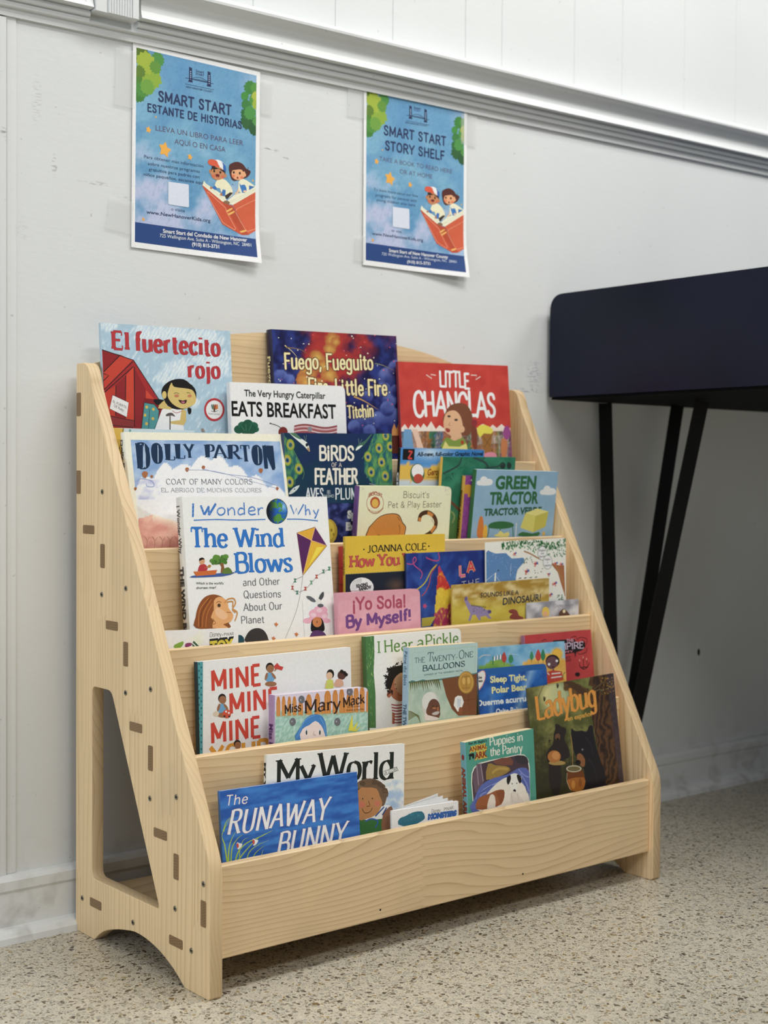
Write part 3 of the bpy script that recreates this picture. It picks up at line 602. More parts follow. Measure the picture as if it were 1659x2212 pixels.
# ================================================================ books
TIER = {1: (0.544, -0.0402, -0.0918, 0.80), 2: (0.423, -0.1042, -0.1528, 0.6365), 3: (0.301, -0.1653, -0.2148, 0.5165), 4: (0.179, -0.2273, -0.2758, 0.3945), 5: (0.056, -0.2883, -0.3368, 0.2715)}
def book(name, label, tier, sb, st, TL, TR, th=0.006, kind='paper', r=0.0, cover='ffffff', spine=None, back=None, hgt=None, yaw=0.0, page='efe9db', bulge=0.0, crop='P', gloss=True, paintf=None, left=0.0, rtl=0.0, zb=None, cat='book'):
    zf, yb, yf, zc = TIER[tier]; zf = zf if zb is None else zb
    # front cover plane through y = yf+sb at the floor and y = yb-st where the board behind ends
    k = ((yb-st)-(yf+sb))/(zc-TIER[tier][0]); ty = math.tan(radians(yaw))
    xr = 0.4
    n = Vector((-ty, 1.0, -k)).normalized(); p0 = Vector((xr, yf+sb, TIER[tier][0]))
    def hit(px, py): d = ray(px, py); return CO+d*((p0-CO).dot(n)/d.dot(n))
    a, b = hit(*TL), hit(*TR); U = (b-a).normalized(); V = -(n.cross(U)).normalized()
    if V.z > 0: V = -V
    W = (b-a).length
    Hh = hgt if hgt else (a.z-zf)/abs(V.z)
    if hgt is None:               # the lower corner must not sink through the tier floor
        zl = min(a.z, b.z); Hh = (zl-zf-0.0005-th*max(0.0, -(n.z if n.y > 0 else -n.z)))/abs(V.z)
    if 0: print(name, label[:30], 'x', round(a.x, 4), round((a-V*0+V*Hh).x, 4), round(b.x, 4))
    S = Surf(a, U, V, W, Hh); N_ = n if n.y > 0 else -n; S.N = N_
    root = empty(name); root.matrix_world = Matrix(((U.x, N_.x, -V.x, a.x), (U.y, N_.y, -V.y, a.y), (U.z, N_.z, -V.z, a.z), (0, 0, 0, 1)))
    tag(root, label, cat, {1: 'books on the top tier', 2: 'books on the second tier', 3: 'books on the middle tier', 4: 'books on the fourth tier', 5: 'books on the bottom tier'}[tier])
    ct = {'paper': 0.0004, 'hard': 0.0024, 'board': 0.0018}[kind]; ov = 0.003 if kind == 'hard' else 0.0
    cc = L(cover); mt = M_GLOSS if gloss else M_MATT
    def outline(W0, Wd, H0, H1, rr):
        return round_poly([(W0, -H1), (Wd, -H1), (Wd, -H0), (W0, -H0)], [0, rr, rr, rtl], 5) if rr > 0 or rtl > 0 else [(W0, -H1), (Wd, -H1), (Wd, -H0), (W0, -H0)]
    def slab(mb, lp, y0, y1, c):
        mb.add([(x, y0, z) for x, z in lp], c); mb.add([(x, y1, z) for x, z in lp][::-1], c)
        for i in range(len(lp)): p, q = lp[i-1], lp[i]; mb.add([(p[0], y1, p[1]), (q[0], y1, q[1]), (q[0], y0, q[1]), (p[0], y0, p[1])], c)
    if kind == 'board': sp_c = L(spine or cover)
    A = Art(S, crop)
    slab(A.mb, outline(0, W, 0, Hh, r), 0.0, ct, cc if kind != 'board' else cc)
    if kind == 'hard':            # hinge groove
        pass
    root['_'] = 0; del root['_']
    # page block
    pg = MB(); pc = L(page); y0, y1 = ct, th-ct; nb = 10
    o_, t_, b_ = (0.0015 if kind != 'hard' else 0.003), ov, ov
    if kind == 'paper': o_ = 0.0003; t_ = 0.0003; b_ = 0.0003
    xr_ = W-(ov if kind == 'hard' else max(0.0003, 0))
    if kind == 'board':
        nl = max(3, int((th-2*ct)/0.0016)); 
        for i in range(nl):
            ya_ = y0+(y1-y0)*i/nl+0.00012; yb2 = y0+(y1-y0)*(i+1)/nl-0.00012
            slab(pg, [(x-0.0002, z) for x, z in outline(0.001, W-0.0002, 0.0006, Hh-0.0004, r)], ya_, yb2, pc)
    elif bulge > 0:
        prof = [(o_+(xr_-o_)*i/nb, y1+bulge*sin(pi*min(1.0, (i/nb)*0.92))**1.0) for i in range(nb+1)]
        for i in range(nb):
            (xa, ya_), (xb, yb2) = prof[i], prof[i+1]
            pg.add([(xa, y0, -t_), (xb, y0, -t_), (xb, yb2, -t_), (xa, ya_, -t_)], pc); pg.add([(xa, ya_, -t_), (xb, yb2, -t_), (xb, yb2, -Hh+b_), (xa, ya_, -Hh+b_)], pc)
        pg.add([(prof[-1][0], y0, -t_), (prof[-1][0], y0, -Hh+b_), (prof[-1][0], prof[-1][1], -Hh+b_), (prof[-1][0], prof[-1][1], -t_)], pc)
    else: slab(pg, [(o_, -Hh+b_), (xr_, -Hh+b_), (xr_, -t_), (o_, -t_)], y0, y1, pc)
    pg.build('pages', M_PAGES, root)
    if kind != 'board' or th > 0.008:
        if bulge <= 0:
            bk = MB(); slab(bk, outline(0, W, 0, Hh, r), th-ct, th, L(back or cover)); bk.build('back_cover', mt, root)
        sp = MB(); sc = L(spine or cover)
        if kind == 'hard':
            n8 = 6
            pr = [(-0.0022*sin(pi*i/n8), th*i/n8) for i in range(n8+1)]
        elif kind == 'paper': pr = [(0.0, 0.0), (-0.0006, 0.0008), (-0.0006, th-0.0006), (0.0, th)]
        else: pr = [(0.0, 0.0), (-0.0012, 0.0012), (-0.0012, th-0.001), (0.0, th)]
        for i in range(len(pr)-1): (x_, y_), (x2, y2) = pr[i], pr[i+1]; sp.add([(x_, y_, 0), (x_, y_, -Hh), (x2, y2, -Hh), (x2, y2, 0)], sc)
        sp.add([(x_, y_, 0) for x_, y_ in pr], sc)
        spo = sp.build('spine', mt, root)
        # the spine as a sheet of its own for lettering
        sx = min(p[0] for p in pr)-0.0003; SS = Surf(a+U*sx+N_*th, -N_, V, th, Hh); SS.N = U
        root_sp = (SS, spo, sx, th)
    else: root_sp = None
    return root, A, root_sp, mt, S
def spine_text(sp, mt, body, v0, v1, col, wt=0.01, frac=0.55, extra=None):
    """lettering running down the spine between heights v0 and v1 (fractions of the height)"""
    if not sp: return
    SS, spo, sx, th = sp; V, F = text_mesh(body, wt); xa = min(v[0] for v in V); xb = max(v[0] for v in V); Hh = SS.H; mb = MB(); c = L(col); hh = th*frac
    P = []
    for x, y in V:
        t = (x-xa)/(xb-xa); P.append((sx-0.00005, th*0.5+(0.5-y/CAPH)*hh*-1+0.0, -(v0+(v1-v0)*t)*Hh))
    P = [(p[0], th-p[1], p[2]) for p in P]
    for f in F: mb.add([P[i] for i in f], c)
    mb.build('spine_lettering', mt, spo)
def finish(bk, name='front_cover'):
    root, A, sp, mt, S = bk; return A.done(name, mt, root)

# ================================================================ wall posters
PREF = []
def poster(name, label, ck, TL, TR, BL, BR, lines_, title, sub, para, visit, foot, tapes):
    """letter-size sheet taped flat to the wall, its lower right corner lifting a little"""
    Yp = -0.0022
    def hit(p): d = ray(*p); return CO+d*((Yp-CO.y)/d.y)
    a, b, c = hit(TL), hit(TR), hit(BL); U = (b-a).normalized(); V = Vector((U.z, 0, -U.x)); W = 0.2159; Hh = 0.2794
    W = (b-a).length; Hh = (c-a).length
    S = Surf(a, U, V, W, Hh); S.N = Vector((0, 1, 0)); A = Art(S, ck, 0.00003)
    if not PREF: PREF.append(S)
    root = empty(name); root.matrix_world = Matrix(((U.x, 0, -V.x, a.x), (U.y, 1, -V.y, a.y), (U.z, 0, -V.z, a.z), (0, 0, 0, 1))); tag(root, label, 'poster', 'paper posters on the wall')
    A.fill('f2f3f4'); z0 = A.z
    m_ = 0.0062; u0, v0, u1, v1 = m_*0.9, m_, W-m_*1.05, Hh-m_*1.25
    def sky(x, y):
        a1 = fn(x*3, y*4, 1.3, 4); a2 = fn(x*30, y*30, 2.0, 2, 5); base = mixc(H('5c93bd'), H('7cb0cb'), 0.5+a1*0.9)
        base = mixc(base, H('4a80b0'), max(0, 0.5-y*1.6)*(0.6+a1)); t = max(0.0, (y-0.52)*3.2+a1*1.1-x*0.5) if x < 0.85 else max(0.0, (y-0.6)*2)
        base = mixc(base, H('b9bfdc'), min(0.95, t)); base = mixc(base, H('c9cfe6'), max(0, 0.5-math.hypot(x-0.98, y-0.06)*3.2))
        return mixc(base, H('39688f'), max(0, a2)*0.28)
    A.paint(sky, 70, 90, (u0, v0, u1, v1), False)
    z1 = A.z+0.00003
    fh = v0+(v1-v0)*0.897
    A.flat([(u0, fh), (u1, fh), (u1, v1), (u0, v1)], '26457f')
    x, y = lambda t: u0+(u1-u0)*t, lambda t: v0+(v1-v0)*t
    def F(pts, col, sm=0): A.flat([(x(p[0]), y(p[1])) for p in pts], col, sm)
    def leaf(cx, cy, r, col, seed, n=13):
        rd = random.Random(seed); P = []
        for i in range(n*2):
            rr = r*(1.0 if i % 2 else 0.83)*(1+rd.uniform(-.08, .08)); an = 2*pi*i/(2*n); P.append((max(0.0, min(1, cx+rr*cos(an))), max(0.0, min(1, cy+rr*0.74*sin(an)))))
        F(P, col, 2)
    for q in ((0.0, .17, .07, '4c7f2c'), (0.03, .03, .08, '55701f'), (.02, .24, .055, '3f7a34'), (.05, .21, .06, '4b8a3a'), (.17, .035, .055, '4a8a40'), (.12, .14, .085, '88a832'), (.08, .07, .085, '9aae30'), (.03, .12, .045, '5d7d28'), (.15, .08, .05, '5e8f33'), (.09, .19, .06, '6c9c3a')): leaf(q[0], q[1], q[2], q[3], int(q[0]*900+q[1]*300))
    NV = '232f55'
    def G(pts, col, sm=0):
        Q = []
        for gx, gy in pts:
            uu, vv = PREF[0].uv(280+gx/4.425, 90+gy/4.425); Q.append((min(uu/PREF[0].W*W, u1), min(max(vv/PREF[0].H*Hh, v0), v1)))
        A.flat(Q, col, sm)
    def gell(cx, cy, rx, ry, col, n=18): G([(cx+rx*cos(2*pi*i/n), cy+ry*sin(2*pi*i/n)) for i in range(n)], col)
    def gline(pts, wd, col):
        for (xa, ya), (xb, yb) in zip(pts, pts[1:]):
            l = math.hypot(xb-xa, yb-ya) or 1; nx, ny = -(yb-ya)/l*wd/2, (xb-xa)/l*wd/2; G([(xa+nx, ya+ny), (xb+nx, yb+ny), (xb-nx, yb-ny), (xa-nx, ya-ny)], col)
    # bridge emblem
    for tx, ty in ((568, 240), (745, 282)):
        G([(tx, ty), (tx+29, ty+12), (tx+31, ty+140), (tx-2, ty+132)], NV); G([(tx-6, ty+128), (tx+33, ty+136), (tx+34, ty+152), (tx-8, ty+144)], NV)
        for k in range(5): cy = ty+44+k*18; G([(tx+8, cy), (tx+15, cy+8), (tx+22, cy+2), (tx+15, cy-6)], '9fbfdc')
    gline([(598, 352), (630, 340), (665, 341), (705, 356), (745, 384)], 5, NV); gline([(598, 362), (640, 360), (690, 368), (745, 392)], 3, NV); gline([(535, 346), (802, 404)], 6, NV); gline([(530, 403), (808, 461)], 4, NV)
    for k in range(9): gline([(600+k*16, 362+k*3), (608+k*16, 346+k*3+abs(k-3)*2), (616+k*16, 366+k*3)], 2, NV)
    for q in ((1150, 440, 62, '3c7f38'), (1100, 520, 40, '3f8a3a'), (1195, 560, 60, '4a8f3c'), (1200, 440, 45, '4f8f3a'), (1110, 600, 45, '3a7a3c'), (1130, 760, 75, '2f5f34'), (1200, 830, 65, '2c5a33'), (1110, 690, 52, '2f6836'), (1150, 680, 62, '4a8f44'), (1215, 600, 48, '9aae34'), (1205, 520, 42, 'a8b43a'), (1220, 760, 50, '4f9044')):
        rd_ = random.Random(q[0]+q[1]); G([(min(1238, q[0]+q[2]*(1 if i % 2 else .84)*(1+rd_.uniform(-.08, .08))*cos(2*pi*i/24)), q[1]+q[2]*1.15*(1 if i % 2 else .84)*sin(2*pi*i/24)) for i in range(24)], q[3], 2)
    def star(cx, cy, r, rot=0.15): G([(cx+r*.82*(1 if i % 2 == 0 else .55)*sin(pi*i/5+rot), cy-r*(1 if i % 2 == 0 else .55)*cos(pi*i/5+rot)+r*.2*sin(pi*i/5)) for i in range(10)], 'eda93f', 2)
    for q in ((250, 720, 12), (180, 842, 34), (335, 1032, 76), (576, 1102, 32), (131, 1698, 20), (1178, 1328, 12), (1240, 1190, 9)): star(*q)
    gline([(975, 1362), (990, 1366)], 5, '5a4a8a'); gline([(1215, 1305), (1235, 1285), (1225, 1280)], 4, '7a4a8a')
    # open red book with two children
    G([(690, 1368), (900, 1540), (985, 1575), (1130, 1848), (1070, 1850), (885, 1745)], 'cb5433'); G([(985, 1560), (1265, 1448), (1285, 1822), (1130, 1848)], 'd05c3a')
    G([(895, 1542), (985, 1568), (1132, 1848), (1070, 1848)], 'b94a2d')
    gline([(738, 1440), (752, 1440), (918, 1590), (925, 1625), (1012, 1785), (1000, 1800), (890, 1728), (738, 1455)], 4, 'e8a88a'); gline([(1012, 1620), (1030, 1595), (1205, 1512), (1235, 1530), (1262, 1560), (1275, 1802), (1120, 1815), (1098, 1790), (1012, 1632)], 4, 'e8a88a')
    G([(925, 1615), (975, 1590), (982, 1600), (935, 1630)], 'f0b45a', 2); G([(940, 1645), (995, 1618), (1002, 1630), (950, 1660)], 'f0b45a', 2); G([(1052, 1812), (1105, 1800), (1108, 1815), (1062, 1828)], 'f0b45a', 2)
    G([(708, 1330), (730, 1358), (905, 1475), (940, 1548), (885, 1528), (696, 1372)], 'efe6cc'); G([(938, 1515), (1005, 1462), (1150, 1415), (1235, 1380), (1262, 1400), (1265, 1448), (985, 1562), (938, 1548)], 'efe6cc')
    gline([(700, 1350), (890, 1500), (935, 1545)], 3, 'cfc3a4'); gline([(945, 1535), (1060, 1480), (1250, 1415)], 3, 'cfc3a4'); gline([(950, 1545), (1070, 1495), (1260, 1430)], 3, 'cfc3a4'); G([(895, 1530), (920, 1518), (955, 1532), (950, 1552), (905, 1545)], '8a6a4a', 2)
    G([(842, 1315), (812, 1372), (832, 1402), (862, 1402), (890, 1480), (950, 1490), (985, 1450), (970, 1390), (925, 1330), (880, 1310)], 'efe2c0', 2); G([(905, 1475), (960, 1440), (988, 1445), (930, 1508)], '3a302c'); G([(815, 1375), (838, 1405), (815, 1420), (795, 1405), (775, 1400)], '3a72b4'); G([(890, 1412), (918, 1420), (912, 1475), (890, 1478), (868, 1465)], '3a72b4'); gell(778, 1398, 12, 12, 'b5764e'); gell(875, 1462, 12, 14, 'b5764e')
    gell(772, 1240, 14, 20, 'c08055'); gell(912, 1282, 14, 18, 'c08055'); gell(846, 1238, 70, 76, '2c2320'); gell(842, 1258, 66, 66, 'c4855a'); G([(780, 1195), (790, 1190), (915, 1235), (905, 1255), (850, 1215), (800, 1225)], '2c2320'); gell(800, 1285, 18, 14, 'd06a48'); gell(888, 1295, 14, 16, 'd06a48')
    G([(775, 1180), (782, 1140), (840, 1128), (885, 1150), (915, 1190), (915, 1240), (870, 1205), (820, 1190)], 'eef0ee', 2); G([(750, 1165), (752, 1132), (785, 1124), (830, 1138), (845, 1170), (860, 1205), (810, 1190), (775, 1182)], 'd9583a', 2); G([(880, 1150), (915, 1188), (918, 1245), (893, 1222), (892, 1180)], '2e62ae', 2); G([(845, 1140), (878, 1148), (890, 1215), (868, 1200)], 'f3f3f1')
    gell(807, 1238, 9, 13, '2a1a14'); gell(866, 1250, 9, 13, '2a1a14'); G([(818, 1268), (858, 1270), (850, 1300), (832, 1300)], '6a1f1c', 2); gell(840, 1296, 9, 5, 'd9705a')
    G([(1060, 1330), (1040, 1390), (1020, 1450), (1032, 1455), (1065, 1400)], 'e8c39a'); G([(1085, 1312), (1145, 1345), (1195, 1385), (1150, 1405), (1130, 1435), (1050, 1440), (1040, 1340)], 'efe4c8', 2); G([(1045, 1345), (1062, 1372), (1100, 1368), (1118, 1425), (1075, 1445)], '3a78bc', 2); G([(1140, 1375), (1195, 1388), (1140, 1420)], '3a6fae'); gell(1018, 1450, 14, 9, 'e8c39a'); gell(1100, 1430, 16, 10, 'e8c39a')
    G([(948, 1195), (968, 1165), (1030, 1148), (1085, 1175), (1115, 1215), (1155, 1240), (1135, 1285), (1100, 1305), (1010, 1330), (975, 1315), (955, 1260)], '552a26', 3); gell(1038, 1264, 66, 60, 'e3a678'); gell(1098, 1274, 14, 18, 'e3a678'); G([(965, 1215), (990, 1190), (1060, 1190), (1098, 1230), (1085, 1245), (1070, 1225), (1040, 1222), (975, 1230)], '552a26', 2); gell(990, 1285, 16, 14, 'dd7a55'); gell(1070, 1300, 16, 12, 'dd7a55')
    gell(994, 1250, 9, 13, '2a1a14'); gell(1052, 1258, 9, 13, '2a1a14'); gell(1030, 1302, 9, 11, '8a2c24'); gline([(1135, 1200), (1128, 1225), (1155, 1248)], 5, '552a26')
    # pale panel
    G([(368, 1338), (556, 1364), (564, 1372), (566, 1578), (556, 1584), (378, 1556), (368, 1548)], 'd3d9ec', 0)
    A.z = z1
    for t in lines_: A.txt(*t[0], **t[1])
    for t in title['strk']: A.strk(*t[0], **t[1])
    sheet = A.done('sheet', M_MATT, root)
    # the lower right corner stands off the wall along two soft creases
    bm = bmesh.new(); bm.from_mesh(sheet.data)
    for (ax_, az_), (bx_, bz_), sl in (((W*0.30, -Hh), (W, -Hh+0.075), 0.055), ((W*0.45, -Hh), (W, -Hh+0.055), 0.07), ((W*0.62, -Hh), (W, -Hh+0.036), 0.08)):
        dn = Vector((bz_-az_, 0, -(bx_-ax_))).normalized(); p_ = Vector((ax_, 0, az_)); dn = dn if dn.z < 0 else -dn
        bmesh.ops.bisect_plane(bm, geom=bm.verts[:]+bm.edges[:]+bm.faces[:], plane_co=p_, plane_no=dn, dist=1e-7)
        for v in bm.verts:
            d_ = (Vector((v.co.x, 0, v.co.z))-p_).dot(dn)
            if d_ > 1e-7: v.co.y -= d_*sl*0.95
    bm.to_mesh(sheet.data); bm.free()
    for i, (ax, ay, aw, ah, an) in enumerate(tapes):
        t = MB(); c_, s_ = cos(an), sin(an); P = [(ax+c_*dx-s_*dy, -0.0009, -(ay+s_*dx+c_*dy)) for dx, dy in ((0, 0), (aw, 0), (aw, ah), (0, ah))]
        t.add(P[::-1]); t.build('tape_strip', M_TAPE, root)
    return A
def T(*a, **k): return (a, k)
NV = '26325a'
poster('wall_poster', 'blue letter-size poster in Spanish, the left one of two taped above the shelf', 'A', (287, 91), (562, 156), (295, 535), (576, 563), [
    
    T('Smart', 632, 292, 712, 308, 26, NV, wt=0.02), T('START', 632, 318, 712, 332, 18, NV, wt=0.03), T('NEW HANOVER COUNTY', 540, 440, 795, 490, 18, NV, wt=0.02),
    T('LLEVA UN LIBRO PARA LEER', 248, 848, 1085, 994, 50, '5c4a63', wt=0.0), T('AQUÍ O EN CASA', 428, 978, 915, 1056, 50, '5c4a63', wt=0.0),
    T('Para obtener más información', 138, 1112, 705, 1205, 30, '2d3f62', wt=0.004), T('sobre nuestros programas', 175, 1178, 670, 1255, 30, '2d3f62', wt=0.004), T('gratuitos para padres con', 182, 1232, 668, 1308, 30, '2d3f62', wt=0.004), T('niños pequeños, escanee aquí.', 135, 1280, 715, 1366, 30, '2d3f62', wt=0.004),
    T('o visita', 395, 1612, 527, 1630, 28, '2d3f62', wt=0.0), T('www.NewHanoverKids.org', 160, 1642, 772, 1728, 34, '26325a', wt=0.012),
    T('Smart Start del Condado de New Hanover', 318, 1826, 1114, 1915, 36, 'f4f6fa', wt=0.02), T('725 Wellington Ave. Suite A - Wilmington, NC  28401', 288, 1867, 1148, 1962, 32, 'dfe5ef', wt=0.0), T('(910) 815-3731', 596, 1952, 850, 1978, 34, 'f4f6fa', wt=0.02)],
    dict(stars=[(.145, .375, .012), (.078, .445, .026), (.205, .53, .055), (.41, .555, .024), (.035, .885, .016), (.99, .53, .008), (.93, .62, .01)], strk=[T('ESTANTE DE HISTORIAS', 170, 663, 1070, 833, 70, NV, tv=1.95, th=1.95, gap=1.5, cap=True, jit=.2), T('SMART START', 275, 565, 970, 700, 92, NV, tv=1.95, th=1.95, gap=1.5, cap=True, jit=.2)]), None, None, None, None,
    [(-0.026, 0.012, 0.030, 0.078, 0.02), (0.213, 0.010, 0.022, 0.050, 0.0), (0.206, 0.228, 0.038, 0.040, 0.0), (-0.034, 0.215, 0.038, 0.045, 0.12)])
poster('wall_poster', 'blue letter-size poster in English, the right one of two taped above the shelf', 'B', (786, 183), (1009, 235), (785, 572), (1014, 597), [
     T('Smart', 672, 325, 745, 338, 24, NV, wt=0.03), T('START', 675, 350, 745, 362, 18, '3d4f86', wt=0.03), T('NEW HANOVER COUNTY', 580, 482, 822, 522, 16, NV, wt=0.02),
    T('TAKE A BOOK TO READ HERE', 298, 890, 1085, 1032, 48, '5c5670', wt=0.0), T('OR AT HOME', 520, 1030, 872, 1088, 48, '5c5670', wt=0.0),
    T('To learn more about our free', 238, 1215, 720, 1290, 30, '33486c', wt=0.0), T('programs for parents with', 258, 1275, 705, 1342, 30, '33486c', wt=0.0), T('young children scan here.', 265, 1328, 695, 1390, 30, '33486c', wt=0.0), T('or visit', 430, 1660, 542, 1678, 28, '33486c', wt=0.0), T('www.NewHanoverKids.org', 218, 1695, 772, 1770, 34, '2f3c60', wt=0.01),
    T('Smart Start of New Hanover County', 402, 1880, 1036, 1955, 34, 'f4f6fa', wt=0.02), T('725 Wellington Ave. Suite A - Wilmington, NC  28401', 325, 1915, 1122, 2005, 30, 'cdd6e6', wt=0.0), T('(910) 815-3731', 600, 2003, 845, 2025, 32, 'e4e9f3', wt=0.015)],
    dict(stars=[(.145, .385, .01), (.08, .45, .024), (.205, .555, .055), (.41, .585, .024), (.035, .9, .014)], strk=[T('SMART START', 348, 605, 1020, 727, 96, NV, tv=1.95, th=1.95, gap=1.5, cap=True, jit=.2), T('STORY SHELF', 362, 770, 1003, 882, 94, NV, tv=1.95, th=1.95, gap=1.5, cap=True, jit=.2)]), None, None, None, None,
    [(-0.032, 0.008, 0.036, 0.045, 0.0), (0.206, 0.010, 0.035, 0.05, 0.0), (-0.016, 0.235, 0.020, 0.040, 0.03)])

BK = 'picture_book'
# ---------------------------------------------------------------- top tier
b = book(BK, 'light blue picture book with red lettering and red barn, first on the top tier', 1, 0.026, 0.0116, (218, 697), (497, 715), th=0.006, cover='a9c3d3', spine='a9c3d3', crop='C'); A = b[1]
def sky1(x, y):
    w_ = 0
    for (cx, cy, rx, ry) in ((160, 120, 130, 60), (620, 200, 260, 110), (800, 200, 300, 90), (1150, 260, 260, 140), (1260, 520, 230, 180), (930, 580, 220, 120), (760, 690, 140, 60), (1080, 930, 60, 60)):
        d = ((x-cx)/rx)**2+((y-cy)/ry)**2; w_ = max(w_, 1.15-d)
    t = max(0, min(1, w_*1.6+fn(x*.03+y*.012, y*.012, 1, 3)*1.4-0.15))*(0.72+0.3*sin(x*.16+y*.10+3*fn(x*.02, y*.02)))
    return mixc(H('a6c2d3'), H('e6edf3'), t*.9)
A.paint(sky1, 110, 100)
for t in ((T('El', 205, 358, 390, 370, 185)), (T('fuertecito', 450, 378, 1345, 434, 195)), (T('rojo', 1010, 660, 1345, 668, 178))):
    A.strk(*t[0], 'b4343a', tv=2.4, th=1.05, serif=1.2, nib=10, gap=1.1, outline='4b2a35', ow=.2)
A.poly([(90, 365), (430, 475), (690, 890), (770, 1000), (680, 1210), (180, 1195), (110, 800)], 'a32a2c'); A.poly([(100, 375), (300, 425), (120, 600)], '8e2327'); A.poly([(300, 425), (420, 478), (125, 780), (115, 600)], 'c2402f')
A.poly([(430, 550), (440, 1110), (350, 1100), (350, 640)], 'c9432f'); A.poly([(350, 640), (345, 1090), (245, 1070), (240, 745)], '8d2429'); A.poly([(240, 745), (240, 1065), (150, 1060), (115, 830)], 'bf3b2d'); A.poly([(440, 560), (560, 790), (560, 880), (490, 1190), (440, 1190)], '8d2429'); A.poly([(560, 790), (650, 890), (560, 880)], 'c9432f')
A.lines([[(90, 365), (430, 478), (700, 895)], [(120, 790), (425, 490)], [(120, 820), (430, 545)], [(350, 640), (345, 1090)], [(245, 745), (242, 1065)], [(440, 550), (440, 1180)], [(285, 430), (118, 600)], [(115, 620), (170, 640), (110, 700)]], 9, '2b2226')
A.poly([(150, 1060), (430, 1110), (430, 1190), (150, 1170)], '8c3434'); A.lines([[(150, 1062), (430, 1115)], [(160, 1160), (430, 1188)]], 7, '3a2424')
A.poly([(540, 880), (650, 890), (770, 1010), (680, 1210), (495, 1210)], '7f2026'); A.poly([(545, 925), (650, 945), (700, 1010), (690, 1110), (650, 1210), (515, 1205)], '4f9295'); A.lines([[(545, 925), (650, 945), (700, 1010), (690, 1110), (650, 1210)], [(545, 925), (515, 1205)], [(600, 990), (590, 1200)]], 6, '23393c')
A.ells([(570, 972), (640, 995), (552, 1058), (635, 1095), (568, 1148)], 15, 17, 'd0b04c')
A.poly([(210, 845), (380, 925), (360, 1080), (178, 990)], 'f1ede8'); A.lines([[(210, 845), (380, 925), (360, 1080), (178, 990), (210, 845)]], 4, '5b2a2c'); A.txt('EL FUERTE', 212, 925, 355, 990, 26, '5b4a4a'); A.txt('DE Ruby', 225, 970, 325, 1020, 28, '5b4a4a')
# child in a white dress
A.poly([(640, 890), (760, 900), (700, 950), (665, 940)], '1d1a1a', 2); A.poly([(1000, 980), (1040, 990), (1035, 1040), (1010, 1045)], '1d1a1a', 2)
A.poly([(730, 1000), (830, 950), (940, 1000), (960, 1220), (650, 1220)], 'f3f1ee'); A.poly([(940, 990), (985, 1010), (985, 1120), (960, 1165), (830, 1150), (810, 1125), (920, 1110)], 'cdb36a', 0); A.poly([(690, 985), (700, 950), (790, 870), (840, 860), (830, 900), (780, 960), (860, 975), (820, 1000)], 'cdb36a', 0)
A.ell(920, 850, 175, 150, '1f1b1b', -10); A.poly([(730, 850), (740, 760), (830, 690), (960, 680), (1050, 760), (1080, 870), (1080, 920), (1000, 980), (900, 975), (800, 900)], '1f1b1b', 3)
A.poly([(830, 715), (860, 760), (1010, 780), (1065, 810), (1090, 890), (1060, 950), (960, 990), (870, 960), (810, 900), (790, 830)], 'd2b96e', 3); A.ell(755, 845, 24, 40, 'd2b96e'); A.ell(885, 855, 26, 16, 'c07a56'); A.ell(1022, 856, 22, 16, 'c07a56')
A.lines([[(855, 830), (885, 822), (910, 836)], [(990, 826), (1012, 820), (1030, 830)]], 5, '2b2420', 3); A.poly([(905, 895), (950, 905), (990, 895), (985, 930), (950, 940), (920, 925)], '3a2020', 2); A.poly([(930, 915), (975, 915), (955, 935)], 'c56b80', 2)
A.lines([[(815, 1065), (815, 1215)]], 14, '5b5451'); A.poly([(770, 1055), (800, 1035), (840, 1035), (870, 1075), (830, 1062), (780, 1070)], '5b5451', 2); A.lines([[(840, 1010), (880, 1035), (940, 1015)]], 6, 'b5443c', 3); A.poly([(1140, 1200), (1165, 1195), (1185, 1235), (1150, 1235)], '8f8378')
A.ell(1282, 1000, 108, 122, 'b9323a'); A.ell(1282, 1000, 88, 98, 'f2efec'); 
for i, c in enumerate(('3f6b6a', '6b6a3f', 'b04a34', 'c9793a')): A.poly([(1248+i*18, 950), (1262+i*18, 945), (1266+i*18, 990), (1262+i*10, 1000), (1256+i*12, 990)], c, 2)
A.poly([(1276, 985), (1288, 985), (1292, 1020), (1272, 1020)], '4b3a34'); A.line([(1248, 1012), (1282, 1024), (1318, 1010)], 5, '4b3a34', 3); A.txt('book harvest', 1222, 1050, 1340, 1058, 20, '6a6462')
finish(b)

b = book(BK, 'pale blue book with yellow shape, low in the left corner of the top tier', 1, 0.0005, 0.0485, (243, 924), (420, 930), th=0.003, cover='c4d5de', crop='P'); A = b[1]
A.poly([(228, 922), (268, 926), (262, 985), (246, 990)], 'd9b44a'); A.lines([[(266, 925), (262, 955), (252, 985)]], 1.6, '333a3c', 3); A.ells([(281, 930), (278, 944), (272, 955), (288, 958), (266, 968), (280, 972)], 2.6, 3, '6fa3a6'); A.lines([[(264, 955), (262, 975), (268, 988)]], 1.4, '333a3c', 2); finish(b)

